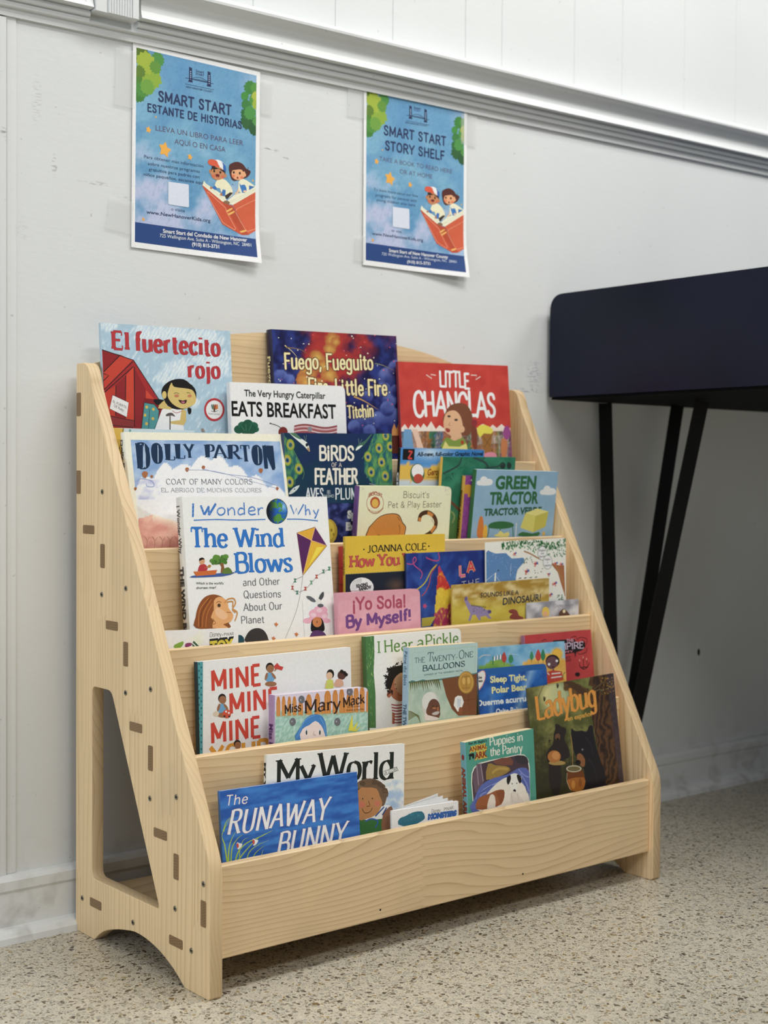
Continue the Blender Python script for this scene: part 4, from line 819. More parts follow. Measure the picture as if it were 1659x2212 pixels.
b = book(BK, 'dark blue hardcover with a red and gold cloud of fire, tallest on the top tier', 1, 0.0211, 0.0165, (587, 711), (856, 726), th=0.014, kind='hard', cover='1d1c50', spine='1b1838', page='ddd5c8', crop='D'); A = b[1]
def fire(x, y):
    n1 = fn(x*.004, y*.004, 1, 4, 2); n2 = fn(x*.012, y*.012, 1, 4, 7); c = mixc(H('191a4a'), H('2f3f8c'), .5+n2*1.1)
    dx = x-(1010+(y-300)*-.10); d = abs(dx)/(330+90*n1-(y-100)*.18 if y < 700 else 150)
    t = max(0, min(1, (1.15-d-n1*.9)*1.8)); t *= max(0, min(1, (760-y)/260+n1)); c = mixc(c, H('8e2230'), t); c = mixc(c, H('c8382c'), max(0, t*1.6-.5)*(.75+n2*.5))
    for (cx, cy, r) in ((990, 190, 75), (960, 270, 60), (850, 350, 75), (760, 500, 90), (960, 500, 75), (740, 560, 80), (900, 420, 60), (1020, 200, 45), (860, 600, 80)):
        dd = math.hypot(x-cx, y-cy)/r+n2*.35; c = mixc(c, mixc(H('f0c453'), H('c0622c'), max(0, min(1, dd*.9))), max(0, min(1, (1.05-dd)*6)))
    for (cx, cy, r) in ((520, 520, 75), (600, 540, 55), (1480, 520, 95), (1560, 440, 80), (1440, 640, 80), (1500, 720, 70), (1300, 690, 55), (1250, 900, 90), (1400, 900, 80), (1540, 880, 90), (1180, 960, 60), (1480, 800, 70), (1560, 640, 60), (1320, 1000, 60)):
        dd = math.hypot(x-cx, y-cy)/r; 
        if dd < 1: c = mixc(mixc(H('6a7fc8'), H('2a3378'), min(1, max(0, (y-cy)/r*.6+.45+n2*.5))), c, 0.0 if dd < .9 else (dd-.9)*10)
    t = max(0, (x-1100)/500)*(max(0, n1+.1))*max(0, (620-y)/500); c = mixc(c, H('a02a3a'), min(.6, t*1.6))
    return mixc(c, H('14122c'), .16)
A.paint(fire, 150, 130)
rd = random.Random(3)
for i in range(95):
    x, y = rd.uniform(480, 1590), rd.uniform(110, 1000); A.ell(x, y, rd.choice((4, 5, 7)), rd.choice((4, 6, 7)), rd.choice(('e9e2d8', 'f0e8cf', 'd7556a')), n=6) if True else 0; A.z -= A.DL
A.line([(560, 232), (640, 300), (700, 385)], 9, 'd9c890', 4, True); A.line([(1370, 395), (1450, 415), (1560, 470)], 7, '9a9a6a', 4, True); A.line([(1180, 690), (1270, 730), (1400, 810)], 18, 'c99a4a', 4, True); A.line([(570, 250), (700, 270), (790, 330)], 10, '8a6a3a', 4, True)
for t in (T('Fuego, Fueguito', 560, 440, 1355, 448, 135), T('Fire, Li', 775, 662, 1092, 672, 135), T('ttle Fire', 1108, 675, 1480, 680, 135), T('Titchin', 1125, 885, 1358, 866, 105)): A.strk(*t[0], 'f0dba6', tv=1.7, th=1.2, gap=.9, cap=True, jit=.25, outline='3a1c20', ow=1.0)
A.poly([(1520, 990), (1540, 930), (1560, 985), (1580, 920), (1600, 1000), (1640, 1120), (1520, 1120)], 'c98a4a'); A.poly([(1520, 1040), (1620, 1040), (1630, 1200), (1520, 1200)], '5a2a22')
finish(b); spine_text(b[2], M_GLOSS, 'Fuego, Fueguito', .14, .55, 'f0dba6', .02, .5)

b = book('board_book', 'white board book about breakfast, rounded corner, with bacon and a cherry', 1, 0.009, 0.03, (498, 825), (745, 834), th=0.01, kind='board', r=.010, cover='eef0f4', page='dfe0e3', crop='D'); A = b[1]
A.txt('The Very Hungry Caterpillar', 198, 688, 925, 712, 58, '20211f', wt=0.022); A.txt('EATS BREAKFAST', 85, 862, 1022, 888, 128, '151515', wt=0.022)
for cx, cy, r in ((150, 985, 45), (180, 950, 40), (230, 935, 45), (280, 955, 42), (300, 985, 30), (215, 980, 60), (260, 985, 50)): A.ell(cx, cy, r, r*.85, '1f5340' if r > 43 else '24604a')
A.lines([[(215, 1000), (210, 940)], [(240, 1000), (260, 945)], [(200, 1000), (170, 950)]], 4, '4f8a6a')
A.ell(545, 1010, 42, 48, '7c2f2c'); A.line([(430, 932), (490, 950), (530, 975)], 7, '55504a', 3); A.ell(432, 932, 9, 7, '55504a')
def wav(x0, x1, y, am, ph): return [(x0+(x1-x0)*i/24, y+am*sin(i/24*6.5+ph)) for i in range(25)]
A.poly(wav(645, 1030, 950, -14, 0)+wav(640, 1025, 1040, -14, 0)[::-1], '96474a')
for k, (c, th) in enumerate((('d8b4b4', 14), ('b86a6e', 8), ('e3c8c6', 12), ('b05a5e', 8))): y = 966+k*17; A.poly(wav(642, 1030, y, -14, 0)+wav(642, 1028, y+th, -14, 0)[::-1], c)
A.ell(784, 984, 20, 24, '8f8f92'); finish(b)

b = book(BK, 'red picture book with white hand lettering and a girl, last on the top tier', 1, 0.012, 0.027, (860, 781), (1097, 790), th=0.006, cover='bb3a34', spine='8a2c30', crop='E'); A = b[1]
A.paint(lambda x, y: mixc(H('b93832'), H('c9463b'), .5+fn(x*.01, y*.008, 1, 4)*.9), 30, 40)
def scene2(x, y):
    n = fn(x*.015, y*.015, 1, 3); bands = ((190, '4f7fa6'), (270, '5f90b8'), (350, 'e0b8a0'), (430, 'c5803c'), (480, '3f7f5c'), (545, '5f7fa8'), (740, 'b86a3c'), (790, '4a8a5a'), (850, 'c7743c'), (1000, 'd58a3c'), (1040, '8fa04a'), (1120, '84427a'))
    c = H('84427a')
    for lim, col in bands:
        if x < lim+n*30: c = H(col); break
    return mixc(c, H('3a3030'), max(0, n*.5+.05))
zz = [(185, 690), (215, 655), (245, 700), (270, 655), (300, 690), (325, 655), (350, 690), (375, 650), (405, 685), (440, 632), (480, 700), (510, 665), (545, 690), (840, 690), (865, 660), (885, 655), (905, 665), (935, 690), (965, 660), (1000, 690), (1040, 655), (1080, 690), (1115, 690)]
for i in range(len(zz)-1): A.poly([zz[i], zz[i+1], (zz[i+1][0]+6, 1090), (zz[i][0]-4, 1090)], 'f0d8cc'); A.z -= A.DL
A.paint(lambda x, y: scene2(x, y) if y > 702 else None, 70, 70)
A.poly([(210, 700), (270, 700), (290, 860), (195, 860)], '6d9cc4'); A.poly([(275, 700), (320, 700), (375, 860), (325, 860)], 'e2bfa8')
A.poly([(860, 730), (930, 700), (965, 730), (940, 930), (905, 930)], '9a6a34'); A.poly([(830, 690), (890, 660), (965, 700), (950, 740), (890, 735), (855, 770)], 'dfd44c', 2); A.lines([[(880, 760), (955, 860)], [(950, 760), (890, 860)]], 5, '5f4020'); A.poly([(1040, 780), (1090, 800), (1080, 930), (1040, 930)], 'c07a4c', 2); A.ell(1085, 730, 30, 60, '9a4a8a'); A.ell(945, 925, 55, 30, 'd98aa0')
A.strk('LITTLE', 512, 330, 765, 350, 130, 'f4ece8', tv=1.7, th=1.5, gap=.2, cap=True, jit=.5); A.strk('CHANCLAS', 292, 585, 992, 585, 205, 'f4ece8', tv=1.5, th=1.4, gap=.25, cap=True, jit=.5)
A.lines([[(398, 235), (445, 268), (438, 232), (480, 240)], [(780, 238), (828, 240), (820, 278), (860, 250)]], 7, 'f4dcd4')
A.poly([(545, 640), (560, 560), (600, 500), (680, 475), (750, 500), (790, 580), (790, 680), (760, 750), (690, 740)], '7a4a34', 3); A.poly([(790, 650), (830, 700), (830, 860), (800, 860), (780, 740)], '7a4030', 2); A.ell(808, 645, 26, 30, '8c3438')
A.poly([(545, 640), (570, 560), (640, 540), (690, 590), (710, 680), (690, 720), (700, 780), (600, 800), (610, 760), (560, 720)], 'd9ab84', 3); A.ell(700, 700, 26, 30, 'd9ab84')
A.ell(592, 590, 14, 9, '3a3028'); A.ell(652, 620, 15, 10, '3a3028'); A.line([(600, 640), (588, 665), (605, 668)], 4, '8a5a44', 2); A.poly([(563, 690), (600, 700), (595, 725), (570, 722)], '9a3c38', 2)
A.poly([(545, 800), (580, 770), (640, 800), (710, 770), (740, 830), (745, 870), (530, 870)], '7d9440', 2); A.poly([(540, 850), (560, 800), (590, 845), (680, 850), (740, 820), (750, 880), (530, 880)], 'd9d07a', 0); A.ell(705, 812, 14, 18, 'a8402c')
finish(b)

# ---------------------------------------------------------------- second tier
b = book(BK, 'cream hardcover with tall navy title letters and white clouds, leftmost on the second tier', 2, 0.0011, 0.0107, (268, 933), (609, 938), th=0.01, kind='hard', cover='e6e2cd', spine='e2e0d2', page='efe9d6', crop='F'); A = b[1]
def cloud(x, y):
    n = fn(x*.006, y*.008, 1, 4, 3); top = 640-230*math.exp(-((x-870)/330)**2)-110*math.exp(-((x-450)/120)**2)-60*abs(sin(x*.018))+ (x-1300)*.35*(x > 1300)
    if x < 240: top = 700-max(0, (x-170))*2.2
    c = mixc(H('7e9fcb'), H('a9bfda'), .5+n); 
    if y > top: c = mixc(H('f2f2ef'), H('d9dae6'), max(0, min(.6, n*1.3)))
    if x < 420 and 580 < y < 760: c = mixc(c, H('9fa6cf'), max(0, min(.8, .35-math.hypot((x-290)/170, (y-690)/110)*.4+.3+n)))
    gl = 940-40*sin((x-200)*.006); gl2 = 900+abs(x-340)*(.28 if x > 340 else .3)
    if y > gl2: c = mixc(H('cf8f80'), H('e3b39f'), .5+n*1.2-(y-950)*.001)
    if 340 < x < 640 and gl2 < y < gl2+70+(x-340)*.1: c = mixc(H('efe0c9'), c, max(0, (y-gl2)/90))
    if x < 340 and 820 < y < gl2 and x < 200+ (y-820)*1.6: c = mixc(H('cfccc2'), c, .3)
    return c
u0, v0 = A.q(135, 205); u1, v1 = A.q(1510, 235); A.paint(cloud, 130, 120, (u0, (v0+v1)/2, u1, b[4].H-.012))
for ch_, xa, xb, yb_, h_ in (('D', 206, 318, 476, 232), ('O', 340, 436, 428, 182), ('L', 462, 545, 398, 148), ('L', 553, 638, 384, 134), ('Y', 640, 722, 378, 124), ('P', 824, 912, 374, 116), ('A', 908, 1016, 380, 120), ('R', 1034, 1144, 388, 126), ('T', 1156, 1242, 412, 148), ('O', 1263, 1352, 442, 178), ('N', 1372, 1462, 478, 212)):
    hx = (xb-xa)/(GLP[ch_][0]/10)/h_; A.strk(ch_, xa, yb_, xb, yb_, h_, '17304d', tv=2.3 if h_ < 160 else 1.9, th=.45, serif=1.5, nib=2)
    if ch_ in 'DO': A.poly([(xa+12, yb_-h_*.92), (xa+44, yb_-h_*.97), (xa+44, yb_-h_*.03), (xa+12, yb_-h_*.08)], '17304d'); A.poly([(xb-42, yb_-h_*.96), (xb-10, yb_-h_*.8), (xb-10, yb_-h_*.2), (xb-42, yb_-h_*.04)], '17304d')
    elif ch_ == 'N': A.poly([(xa+8, yb_-h_), (xa+40, yb_-h_), (xb, yb_+12), (xb-24, yb_+12)], '17304d')
    elif ch_ in 'LPR': A.poly([(xa+8, yb_-h_), (xa+40, yb_-h_), (xa+40, yb_), (xa+8, yb_)], '17304d')
for (xa, ya, xb, yb_) in ((262, 250, 275, 470), (386, 262, 391, 415), (1305, 280, 1314, 430)): A.line([(xa, ya), (xb, yb_)], 7, 'a9bcd0')
A.strk('COAT OF MANY COLORS', 463, 622, 1258, 622, 50, '4a5462', tv=1.1, th=.5, serif=.9, gap=.9); A.strk('EL ABRIGO DE MUCHOS COLORES', 418, 694, 1340, 694, 38, '7d868e', tv=1.1, th=.5, serif=.9, gap=.9)
for x, y, r in ((267, 530, 28), (330, 550, 13), (655, 485, 18), (805, 466, 16), (1332, 495, 20), (180, 662, 13), (1483, 660, 14)): A.poly([(x-r, y-r*.2), (x-r*.3, y-r), (x+r*.7, y-r*.8), (x+r, y), (x+r*.2, y+r*1.3), (x-r*.6, y+r*.8)], 'a8683f', 2); A.line([(x-r*.3, y-r*.9), (x+r*.2, y+r*1.2)], 2.4, '5a3424')
A.line([(190, 600), (230, 570), (330, 590), (350, 640), (290, 640), (280, 610)], 5, '8f9fce', 5); A.line([(800, 480), (1000, 525), (1260, 560), (1500, 640)], 4, '9aa9cf', 4); A.line([(650, 490), (900, 500), (1200, 580), (1480, 660)], 3, '9aa9cf', 4)
for i in range(5): A.lines([[(280+i*70, 1220), (290+i*70, 1140), (260+i*70, 1100)], [(290+i*70, 1140), (315+i*70, 1105)]], 3, 'a8786a', 2)
finish(b); spine_text(b[2], M_GLOSS, 'Dolly Parton', .04, .30, '3a4250', .02, .5)

b = book(BK, 'navy picture book with peacock feathers down both sides, right of the cream cloud book', 2, 0.034, 0.0115, (614, 935), (846, 937), th=0.009, kind='hard', cover='172f52', spine='172f52', crop='G', hgt=.185); A = b[1]
def pea(x, y):
    n = fn(x*.02, y*.006, 1, 4, 4); c = mixc(H('1a2f58'), H('15394e'), .5+fn(x*.003, y*.003)+(y-600)*.0008)
    a = 1 if x < 70+ (y-150)*.55 and x < 380-(max(0, y-650))*.9 else 0; bb = 1 if x > 1190+max(0, (560-y))*.35+max(0, (y-700))*.7 else 0
    if a or bb: c = mixc(H('1d5a66'), H('5f9a58'), max(0, min(1, .45+n*1.6+.25*sin(x*.25+y*.05))))
    return c
A.paint(pea, 120, 110)
for cx, cy, r in ((175, 325, 1), (132, 535, 1), (290, 655, 1), (165, 835, 1), (1395, 370, .92), (1242, 490, .92), (1430, 565, .92), (1287, 700, .92), (1480, 755, .95), (1485, 200, .9), (1550, 350, .9)):
    A.ell(cx, cy, 58*r, 84*r, '5f8a3a', -8); A.ell(cx, cy-2, 50*r, 72*r, 'a3a83a', -8); A.ell(cx, cy, 32*r, 44*r, 'c9955a', -8); A.ell(cx, cy+2, 26*r, 36*r, '35808a', -8); A.ell(cx, cy+4, 17*r, 22*r, '1c2a5c', -8)
A.lines([[(60, 160), (180, 340), (300, 560), (360, 700), (340, 800)], [(60, 200), (150, 420), (240, 720), (230, 880)], [(1560, 160), (1300, 330), (1160, 520)], [(1560, 300), (1380, 520), (1220, 780)], [(1560, 500), (1450, 650), (1440, 830)]], 5, '6fa35a', 5)
A.poly([(150, 150), (250, 200), (400, 290), (440, 400), (430, 415), (360, 340), (240, 240)], 'dfe6e0', 2); A.poly([(150, 150), (240, 160), (330, 250), (250, 225)], '4f7a60', 2); A.ell(400, 325, 18, 24, '1a2230'); A.poly([(400, 365), (425, 360), (445, 412), (420, 415)], 'b08a5c')
A.poly([(1065, 395), (1110, 320), (1200, 270), (1270, 190), (1300, 180), (1220, 290), (1170, 345)], '3f6a58', 2); A.poly([(1070, 405), (1100, 350), (1170, 330), (1120, 380)], 'dfe6e0', 2); A.lines([[(380, 270), (360, 200)], [(385, 265), (395, 190)], [(1120, 310), (1110, 240)], [(1130, 310), (1160, 245)]], 4, '8fa89a')
A.poly([(150, 1000), (210, 920), (300, 880), (260, 950), (190, 1000)], 'cfd9d6', 2); A.ell(230, 935, 10, 8, '1a2230'); A.lines([[(1260, 860), (1350, 880)]], 12, '8f9a98')
for t in ((T('BiRDS', 570, 535, 1050, 535, 190)), (T('FEATHER', 512, 862, 1098, 855, 200))):
    A.strk(*t[0], 'efe2d4', tv=1.9, th=1.6, gap=.9, cap=True, jit=.15)
A.strk('OF A', 740, 628, 878, 628, 55, 'd9cfc4', tv=1.5, th=1.3, gap=1.5, cap=True); A.strk('AVES', 388, 1075, 628, 1075, 150, 'd5dee0', tv=1.5, th=1.2, gap=1.2, cap=True); A.strk('DEL', 678, 995, 730, 995, 42, 'b9c8cc', tv=1.4, th=1.2); A.strk('MiSMO', 640, 1050, 772, 1050, 40, 'b9c8cc', tv=1.4, th=1.2); A.strk('PLUMAJE', 792, 1072, 1290, 1068, 145, 'd5dee0', tv=1.5, th=1.2, gap=1.2, cap=True)
finish(b)

b = book(BK, 'dark blue night-sky book with a yellow planet, low in front of the peacock feather book', 2, 0.0296, 0.0165, (640, 1087), (764, 1087), th=0.004, cover='1c2450', spine='e8e8ea', page='f2f2f2', crop='G', back='1c2450'); A = b[1]
A.paint(lambda x, y: mixc(H('191f4c'), H('4a5596'), max(0, .25+fn(x*.007, y*.007, 1, 4, 9)*1.8)), 60, 60)
A.ell(700, 1520, 122, 175, 'b59a2c'); A.ell(690, 1500, 95, 140, 'd0b83c'); A.ells([(690, 1420), (740, 1500), (700, 1600), (770, 1560)], 14, 22, '9a7f24')
A.txt('Space', 958, 1335, 1230, 1335, 98, 'e9e9ee', wt=.07); A.txt('Explorers', 938, 1498, 1400, 1498, 98, 'e9e9ee', wt=.07); finish(b)

b = book(BK, 'graphic novel with blue sky and black spine, behind the green jungle book', 2, 0.04, 0.022, (866, 967), (1046, 972), th=0.006, cover='3f86c8', spine='17171a', page='e8e4dc', crop='E'); A = b[1]
def gero(x, y):
    c = mixc(H('3b82c9'), H('dfe9f2'), max(0, min(1, 1-abs(x-430)/260))*max(0, 1-abs(y-900)/90)*.9+max(0, (y-960)/300))
    if y > 1010+ (x-180)*-.02+20*sin(x*.02): c = H('dcb345')
    if y > 1135+12*sin(x*.03): c = H('c9d3dc')
    return c
A.paint(gero, 60, 50); A.poly([(200, 868), (300, 868), (294, 965), (195, 960)], '151517'); A.strk('Z', 238, 948, 280, 950, 60, 'c8423c', tv=2.6, th=2.6)
A.txt('All-new, full-color Graphic Novel', 318, 930, 880, 924, 34, '16202c', wt=.035, slant=.15); A.ell(322, 1078, 62, 86, '4a6a44'); A.ell(325, 1060, 52, 62, 'eef0ee'); A.ell(330, 1120, 40, 40, 'b9493a')
A.txt('Gero', 405, 1095, 498, 1090, 54, '8a4a1c', wt=.03, slant=.15); A.line([(405, 1108), (498, 1112)], 4, '8a4a1c'); finish(b); spine_text(b[2], M_GLOSS, 'GERONIMO', .16, .60, 'e9e9e9', .04, .6)

b = book(BK, 'green jungle book with a yellow spine and dark branches', 2, 0.0335, 0.036, (957, 987), (1114, 988), th=0.006, kind='hard', cover='2f7a5c', spine='d2a83a', crop='E'); A = b[1]
A.paint(lambda x, y: mixc(mixc(H('2f8264'), H('1f6a50'), .5+fn(x*.01, y*.01)), H('5f7f3c'), max(0, min(.8, (y-1340)/200+fn(x*.02, y*.02)*.6)) if x > 560 else 0), 50, 70)
for p, w_ in (([(540, 1080), (620, 1040), (680, 1000), (700, 940)], 16), ([(800, 940), (860, 965), (905, 990), (930, 1035)], 22), ([(900, 1030), (1000, 1020), (1060, 990)], 12), ([(890, 985), (880, 960), (900, 940)], 9)): A.line(p, w_, '2c4644', 4)
rd = random.Random(5)
for i in range(44): 
    x, y = rd.choice(((620, 1050), (730, 980), (580, 1090), (1050, 1000))); x += rd.uniform(-50, 50); y += rd.uniform(-30, 45); A.line([(x, y), (x+rd.uniform(-26, 26), y+rd.uniform(6, 30))], 6, '1c4a38', 0, True); A.z -= A.DL
A.ell(1050, 1010, 24, 30, '20302c'); A.ell(1105, 1010, 20, 28, '20302c'); A.line([(600, 1310), (650, 1360), (700, 1410)], 22, '6a4030', 3); A.line([(610, 1400), (640, 1440), (620, 1500)], 14, '8fa060', 3); finish(b); spine_text(b[2], M_GLOSS, 'TARZAN', .30, .60, '1c1c1c', .03, .55)

b = book(BK, 'thin purple glittery book with an orange ribbon, between the jungle book and the tractor book', 2, 0.0252, 0.0445, (1006, 1028), (1120, 1030), th=0.008, kind='hard', cover='7f3480', spine='c79a34', crop='E'); A = b[1]
A.paint(lambda x, y: mixc(H('7c3a86'), H('a04a9a'), .5+fn(x*.2, y*.2)*1.0), 30, 60); A.poly([(720, 1175), (760, 1170), (805, 1190), (805, 1275), (755, 1280), (750, 1250), (715, 1250)], 'd0942c'); A.ell(785, 1135, 7, 8, 'f0e6f0'); finish(b); spine_text(b[2], M_GLOSS, 'BIGGY ACADEMY', .12, .5, '4a3014', .02, .5)

b = book(BK, 'sky blue bilingual tractor book with green lettering, last on the second tier', 2, 0.0165, 0.0545, (1030, 1014), (1206, 1019), th=0.0085, kind='paper', r=.007, cover='8aaeca', spine='35703c', crop='E'); A = b[1]
A.paint(lambda x, y: mixc(H('86acc9'), H('94b6cf'), .5+fn(x*.01, y*.01)), 16, 16)
for cx, cy in ((900, 1150), (1440, 1230)):
    for dx, dy, rx, ry in ((-45, 8, 28, 22), (-10, -15, 32, 34), (30, 0, 36, 28), (0, 14, 62, 18)): A.ell(cx+dx, cy+dy, rx, ry, 'e4e9ef')
A.txt('GREEN', 985, 1208, 1332, 1206, 105, '26663a', wt=.042); A.txt('TRACTOR', 935, 1340, 1352, 1330, 98, '26663a', wt=.042); A.txt('TRACTOR VERDE', 888, 1438, 1380, 1418, 56, '22593a', wt=.045)
A.poly([(1245, 1415), (1345, 1375), (1442, 1402), (1415, 1530), (1310, 1580), (1200, 1540)], 'd6cf68'); A.poly([(1245, 1415), (1330, 1440), (1442, 1402), (1345, 1375)], 'e3dc84'); A.poly([(1330, 1440), (1442, 1402), (1415, 1530), (1310, 1580)], 'c2ba4c')
A.poly([(830, 1610), (845, 1480), (865, 1440), (885, 1480), (880, 1620)], 'd0782c', 3); A.poly([(880, 1620), (890, 1530), (905, 1515), (918, 1545), (915, 1620)], 'dfae34', 3); A.poly([(930, 1540), (950, 1500), (1040, 1485), (1130, 1500), (1140, 1530), (1050, 1550)], '2c6a3c', 3)
A.lines([[(935, 1535), (920, 1620)], [(1135, 1525), (1140, 1620)], [(1030, 1545), (1025, 1600)]], 9, '2c6a3c'); A.poly([(975, 1612), (1010, 1590), (1030, 1565), (1060, 1590), (1100, 1575), (1095, 1620)], 'e2d67a', 2); A.line([(1168, 1500), (1160, 1620)], 8, 'e8edf2'); A.poly([(1180, 1610), (1220, 1575), (1300, 1590), (1360, 1575), (1350, 1610)], '2f6f3e', 2); A.poly([(1385, 1605), (1395, 1570), (1410, 1580), (1410, 1605)], 'dfae34'); finish(b)

b = book('board_book', 'cream board book with an orange curled tail, worn rounded corners and purple spine', 2, 0.018, 0.0475, (777, 1050), (976, 1051), th=0.011, kind='board', r=.010, rtl=.004, cover='e9e6c2', spine='775390', page='e8e2cc', crop='I'); A = b[1]
A.paint(lambda x, y: mixc(H('e9e6c0'), H('efecc8'), .5+fn(x*.005, y*.005)), 12, 12, (.004, .004, b[4].W-.004, b[4].H-.004))
rd = random.Random(9)
for i in range(30):
    x, y = (rd.uniform(1275, 1350), rd.uniform(105, 190)) if i < 20 else (rd.uniform(370, 425), rd.uniform(115, 150)); A.line([(x, y), (x+rd.uniform(-12, 12), y+rd.uniform(-9, 12))], 3, 'a9a59a'); A.z -= A.DL
A.ell(538, 278, 91, 114, 'a8583a'); A.ell(538, 278, 86, 108, 'efe8c4'); A.ell(538, 272, 52, 62, 'b5502e'); A.ell(538, 278, 36, 46, 'e0b54c')
A.strk('BISCUIT', 470, 215, 610, 225, 36, 'a8452c', tv=2.4, th=1.8, arc=.8); A.strk('THIS LITTLE YELLOW PUPPY', 462, 350, 625, 340, 20, 'a8583a', tv=1.6, th=1.3, arc=-2.0)
A.strk("Biscuit's", 832, 220, 1108, 222, 66, '5c4a3c', tv=.95, th=.95, cap=True, jit=.25, gap=.9); A.strk('Pet & Play Easter', 672, 326, 1235, 318, 62, '5c4a3c', tv=.95, th=.95, cap=True, jit=.25, gap=.9)
A.poly([(455, 700), (460, 560), (500, 500), (590, 415), (700, 385), (790, 400), (830, 480), (865, 530), (850, 620), (860, 700)], '4a2e18', 3); A.poly([(462, 700), (467, 565), (505, 505), (592, 422), (700, 393), (785, 408), (822, 484), (857, 533), (843, 620), (853, 700)], 'd08a3a', 3)
for i in range(16): a = i/15; A.line([(500+a*300, 520-110*sin(a*2.6)), (540+a*260, 560-70*sin(a*2.6)), (560+a*230, 630)], 3, 'a8662a', 3); A.z -= A.DL
A.lines([[(790, 505), (800, 560), (790, 600)], [(770, 420), (800, 460)]], 6, '4a2e18', 3); A.lines([[(545, 640), (575, 612), (600, 632)]], 6, '3a2414', 3)
A.line([(1002, 470), (1020, 400), (1090, 375), (1160, 420), (1180, 500), (1130, 580), (1060, 625)], 46, '4a2e18', 5); A.line([(1006, 468), (1024, 404), (1090, 380), (1156, 424), (1174, 500), (1126, 580), (1060, 625)], 36, 'cf8436', 5)
A.lines([[(1140, 400), (1190, 480), (1185, 560)], [(1130, 440), (1170, 520)]], 3, '8a5424', 3)
finish(b); spine_text(b[2], M_GLOSS, 'Biscuit', .4, .6, '9a7fb0', .02, .4)

# ---------------------------------------------------------------- middle tier
b = book(BK, 'large white hardcover with blue serif title and a purple and yellow kite', 3, 0.007, 0.0155, (393, 1073), (706, 1073), th=0.015, kind='hard', cover='e8e8e4', spine='dfdfda', page='efece4', crop='Hh'); A = b[1]
def crayon(pts, wd, sm=0): 
    wd *= 1.45; A.line(pts, wd, '3f77c0', sm)
    P_ = catmull(pts, False, 5) if sm else [(pts[0][0]+(pts[1][0]-pts[0][0])*i/7, pts[0][1]+(pts[1][1]-pts[0][1])*i/7) for i in range(8)] if len(pts) == 2 else pts
    for i, p in enumerate(P_):
        if i % 2: A.line([(p[0]-wd*.5, p[1]+4), (p[0]+wd*.4, p[1]-5)], 2.4, 'a9c4e6'); A.z -= A.DL
crayon([(305, 148), (303, 265)], 13); crayon([(370, 165), (400, 245)], 14); crayon([(400, 245), (440, 172)], 14); crayon([(435, 175), (440, 248)], 14); crayon([(440, 248), (498, 150)], 14)
for p in ([(555, 183), (520, 195), (512, 225), (535, 248), (568, 235), (575, 205), (555, 183)], [(600, 185), (606, 250)], [(605, 210), (635, 185), (655, 205), (660, 250)], [(738, 140), (744, 245)], [(738, 195), (705, 190), (688, 220), (702, 245), (740, 232)], [(778, 215), (832, 205), (815, 178), (785, 190), (778, 225), (800, 245), (838, 238)], [(858, 185), (864, 248)], [(862, 210), (880, 188), (902, 190)],
        [(1135, 160), (1165, 238), (1185, 190), (1200, 242), (1248, 155)], [(1262, 160), (1266, 250)], [(1266, 215), (1285, 198), (1298, 215), (1302, 245)], [(1330, 205), (1350, 240)], [(1375, 198), (1352, 260), (1340, 275)]): crayon(p, 9, 0 if len(p) == 2 or p[0] == (1135, 160) else 4)
A.line([(310, 292), (500, 285), (700, 290), (920, 284)], 10, '3f77c0', 4); A.line([(1105, 282), (1240, 284), (1370, 298)], 9, '3f77c0', 4)
for i in range(60): x = 320+i*17.6; (A.line([(x, 298), (x+8, 280)], 2.4, '9fbfe4') if x < 920 or x > 1110 else 0); A.z -= A.DL
A.ell(1020, 215, 91, 108, '1a2030', n=32)
A.paint(lambda x, y: (lambda r, l: None if r > .97 else mixc(H('12161e'), mixc(mixc(H('1f5fb4'), H('8fc0ea'), max(0, 1-math.hypot(x-1075, y-175)/60)), H('4f8f3c'), 1 if (fn(x*.022, y*.016, 1, 3, 6) > .12 and x > 960) or math.hypot((x-1035)/26, (y-268)/34) < 1 or math.hypot((x-995)/30, (y-160)/30) < .9 else 0), l))(math.hypot((x-1020)/91, (y-215)/108), max(0, min(1, (x-945)/70))), 60, 60, (lambda a, c: (a[0], a[1], c[0], c[1]))(A.q(925, 105), A.q(1115, 325)))
A.strk('The Wind', 290, 524, 1080, 516, 168, '2d74c4', tv=1.9, th=.75, serif=1.35, gap=.6, nib=10, outline='2a5a9a', ow=.15); A.strk('Blows', 668, 740, 1155, 726, 168, '2d74c4', tv=1.9, th=.75, serif=1.35, gap=.6, nib=10, outline='2a5a9a', ow=.15)
for t in (T('and Other', 730, 852, 1045, 840, 62), T('Questions', 736, 956, 1055, 948, 62), T('About Our', 736, 1066, 1066, 1050, 64), T('Planet', 714, 1174, 912, 1166, 62)): A.strk(*t[0], '6a6c70', tv=1.45, th=.8, serif=.7, gap=.8, nib=10)
A.txt("Which is the world's", 330, 840, 563, 838, 20, '4a4a4c', wt=.015); A.txt('shortest river?', 332, 878, 502, 875, 20, '4a4a4c', wt=.015)
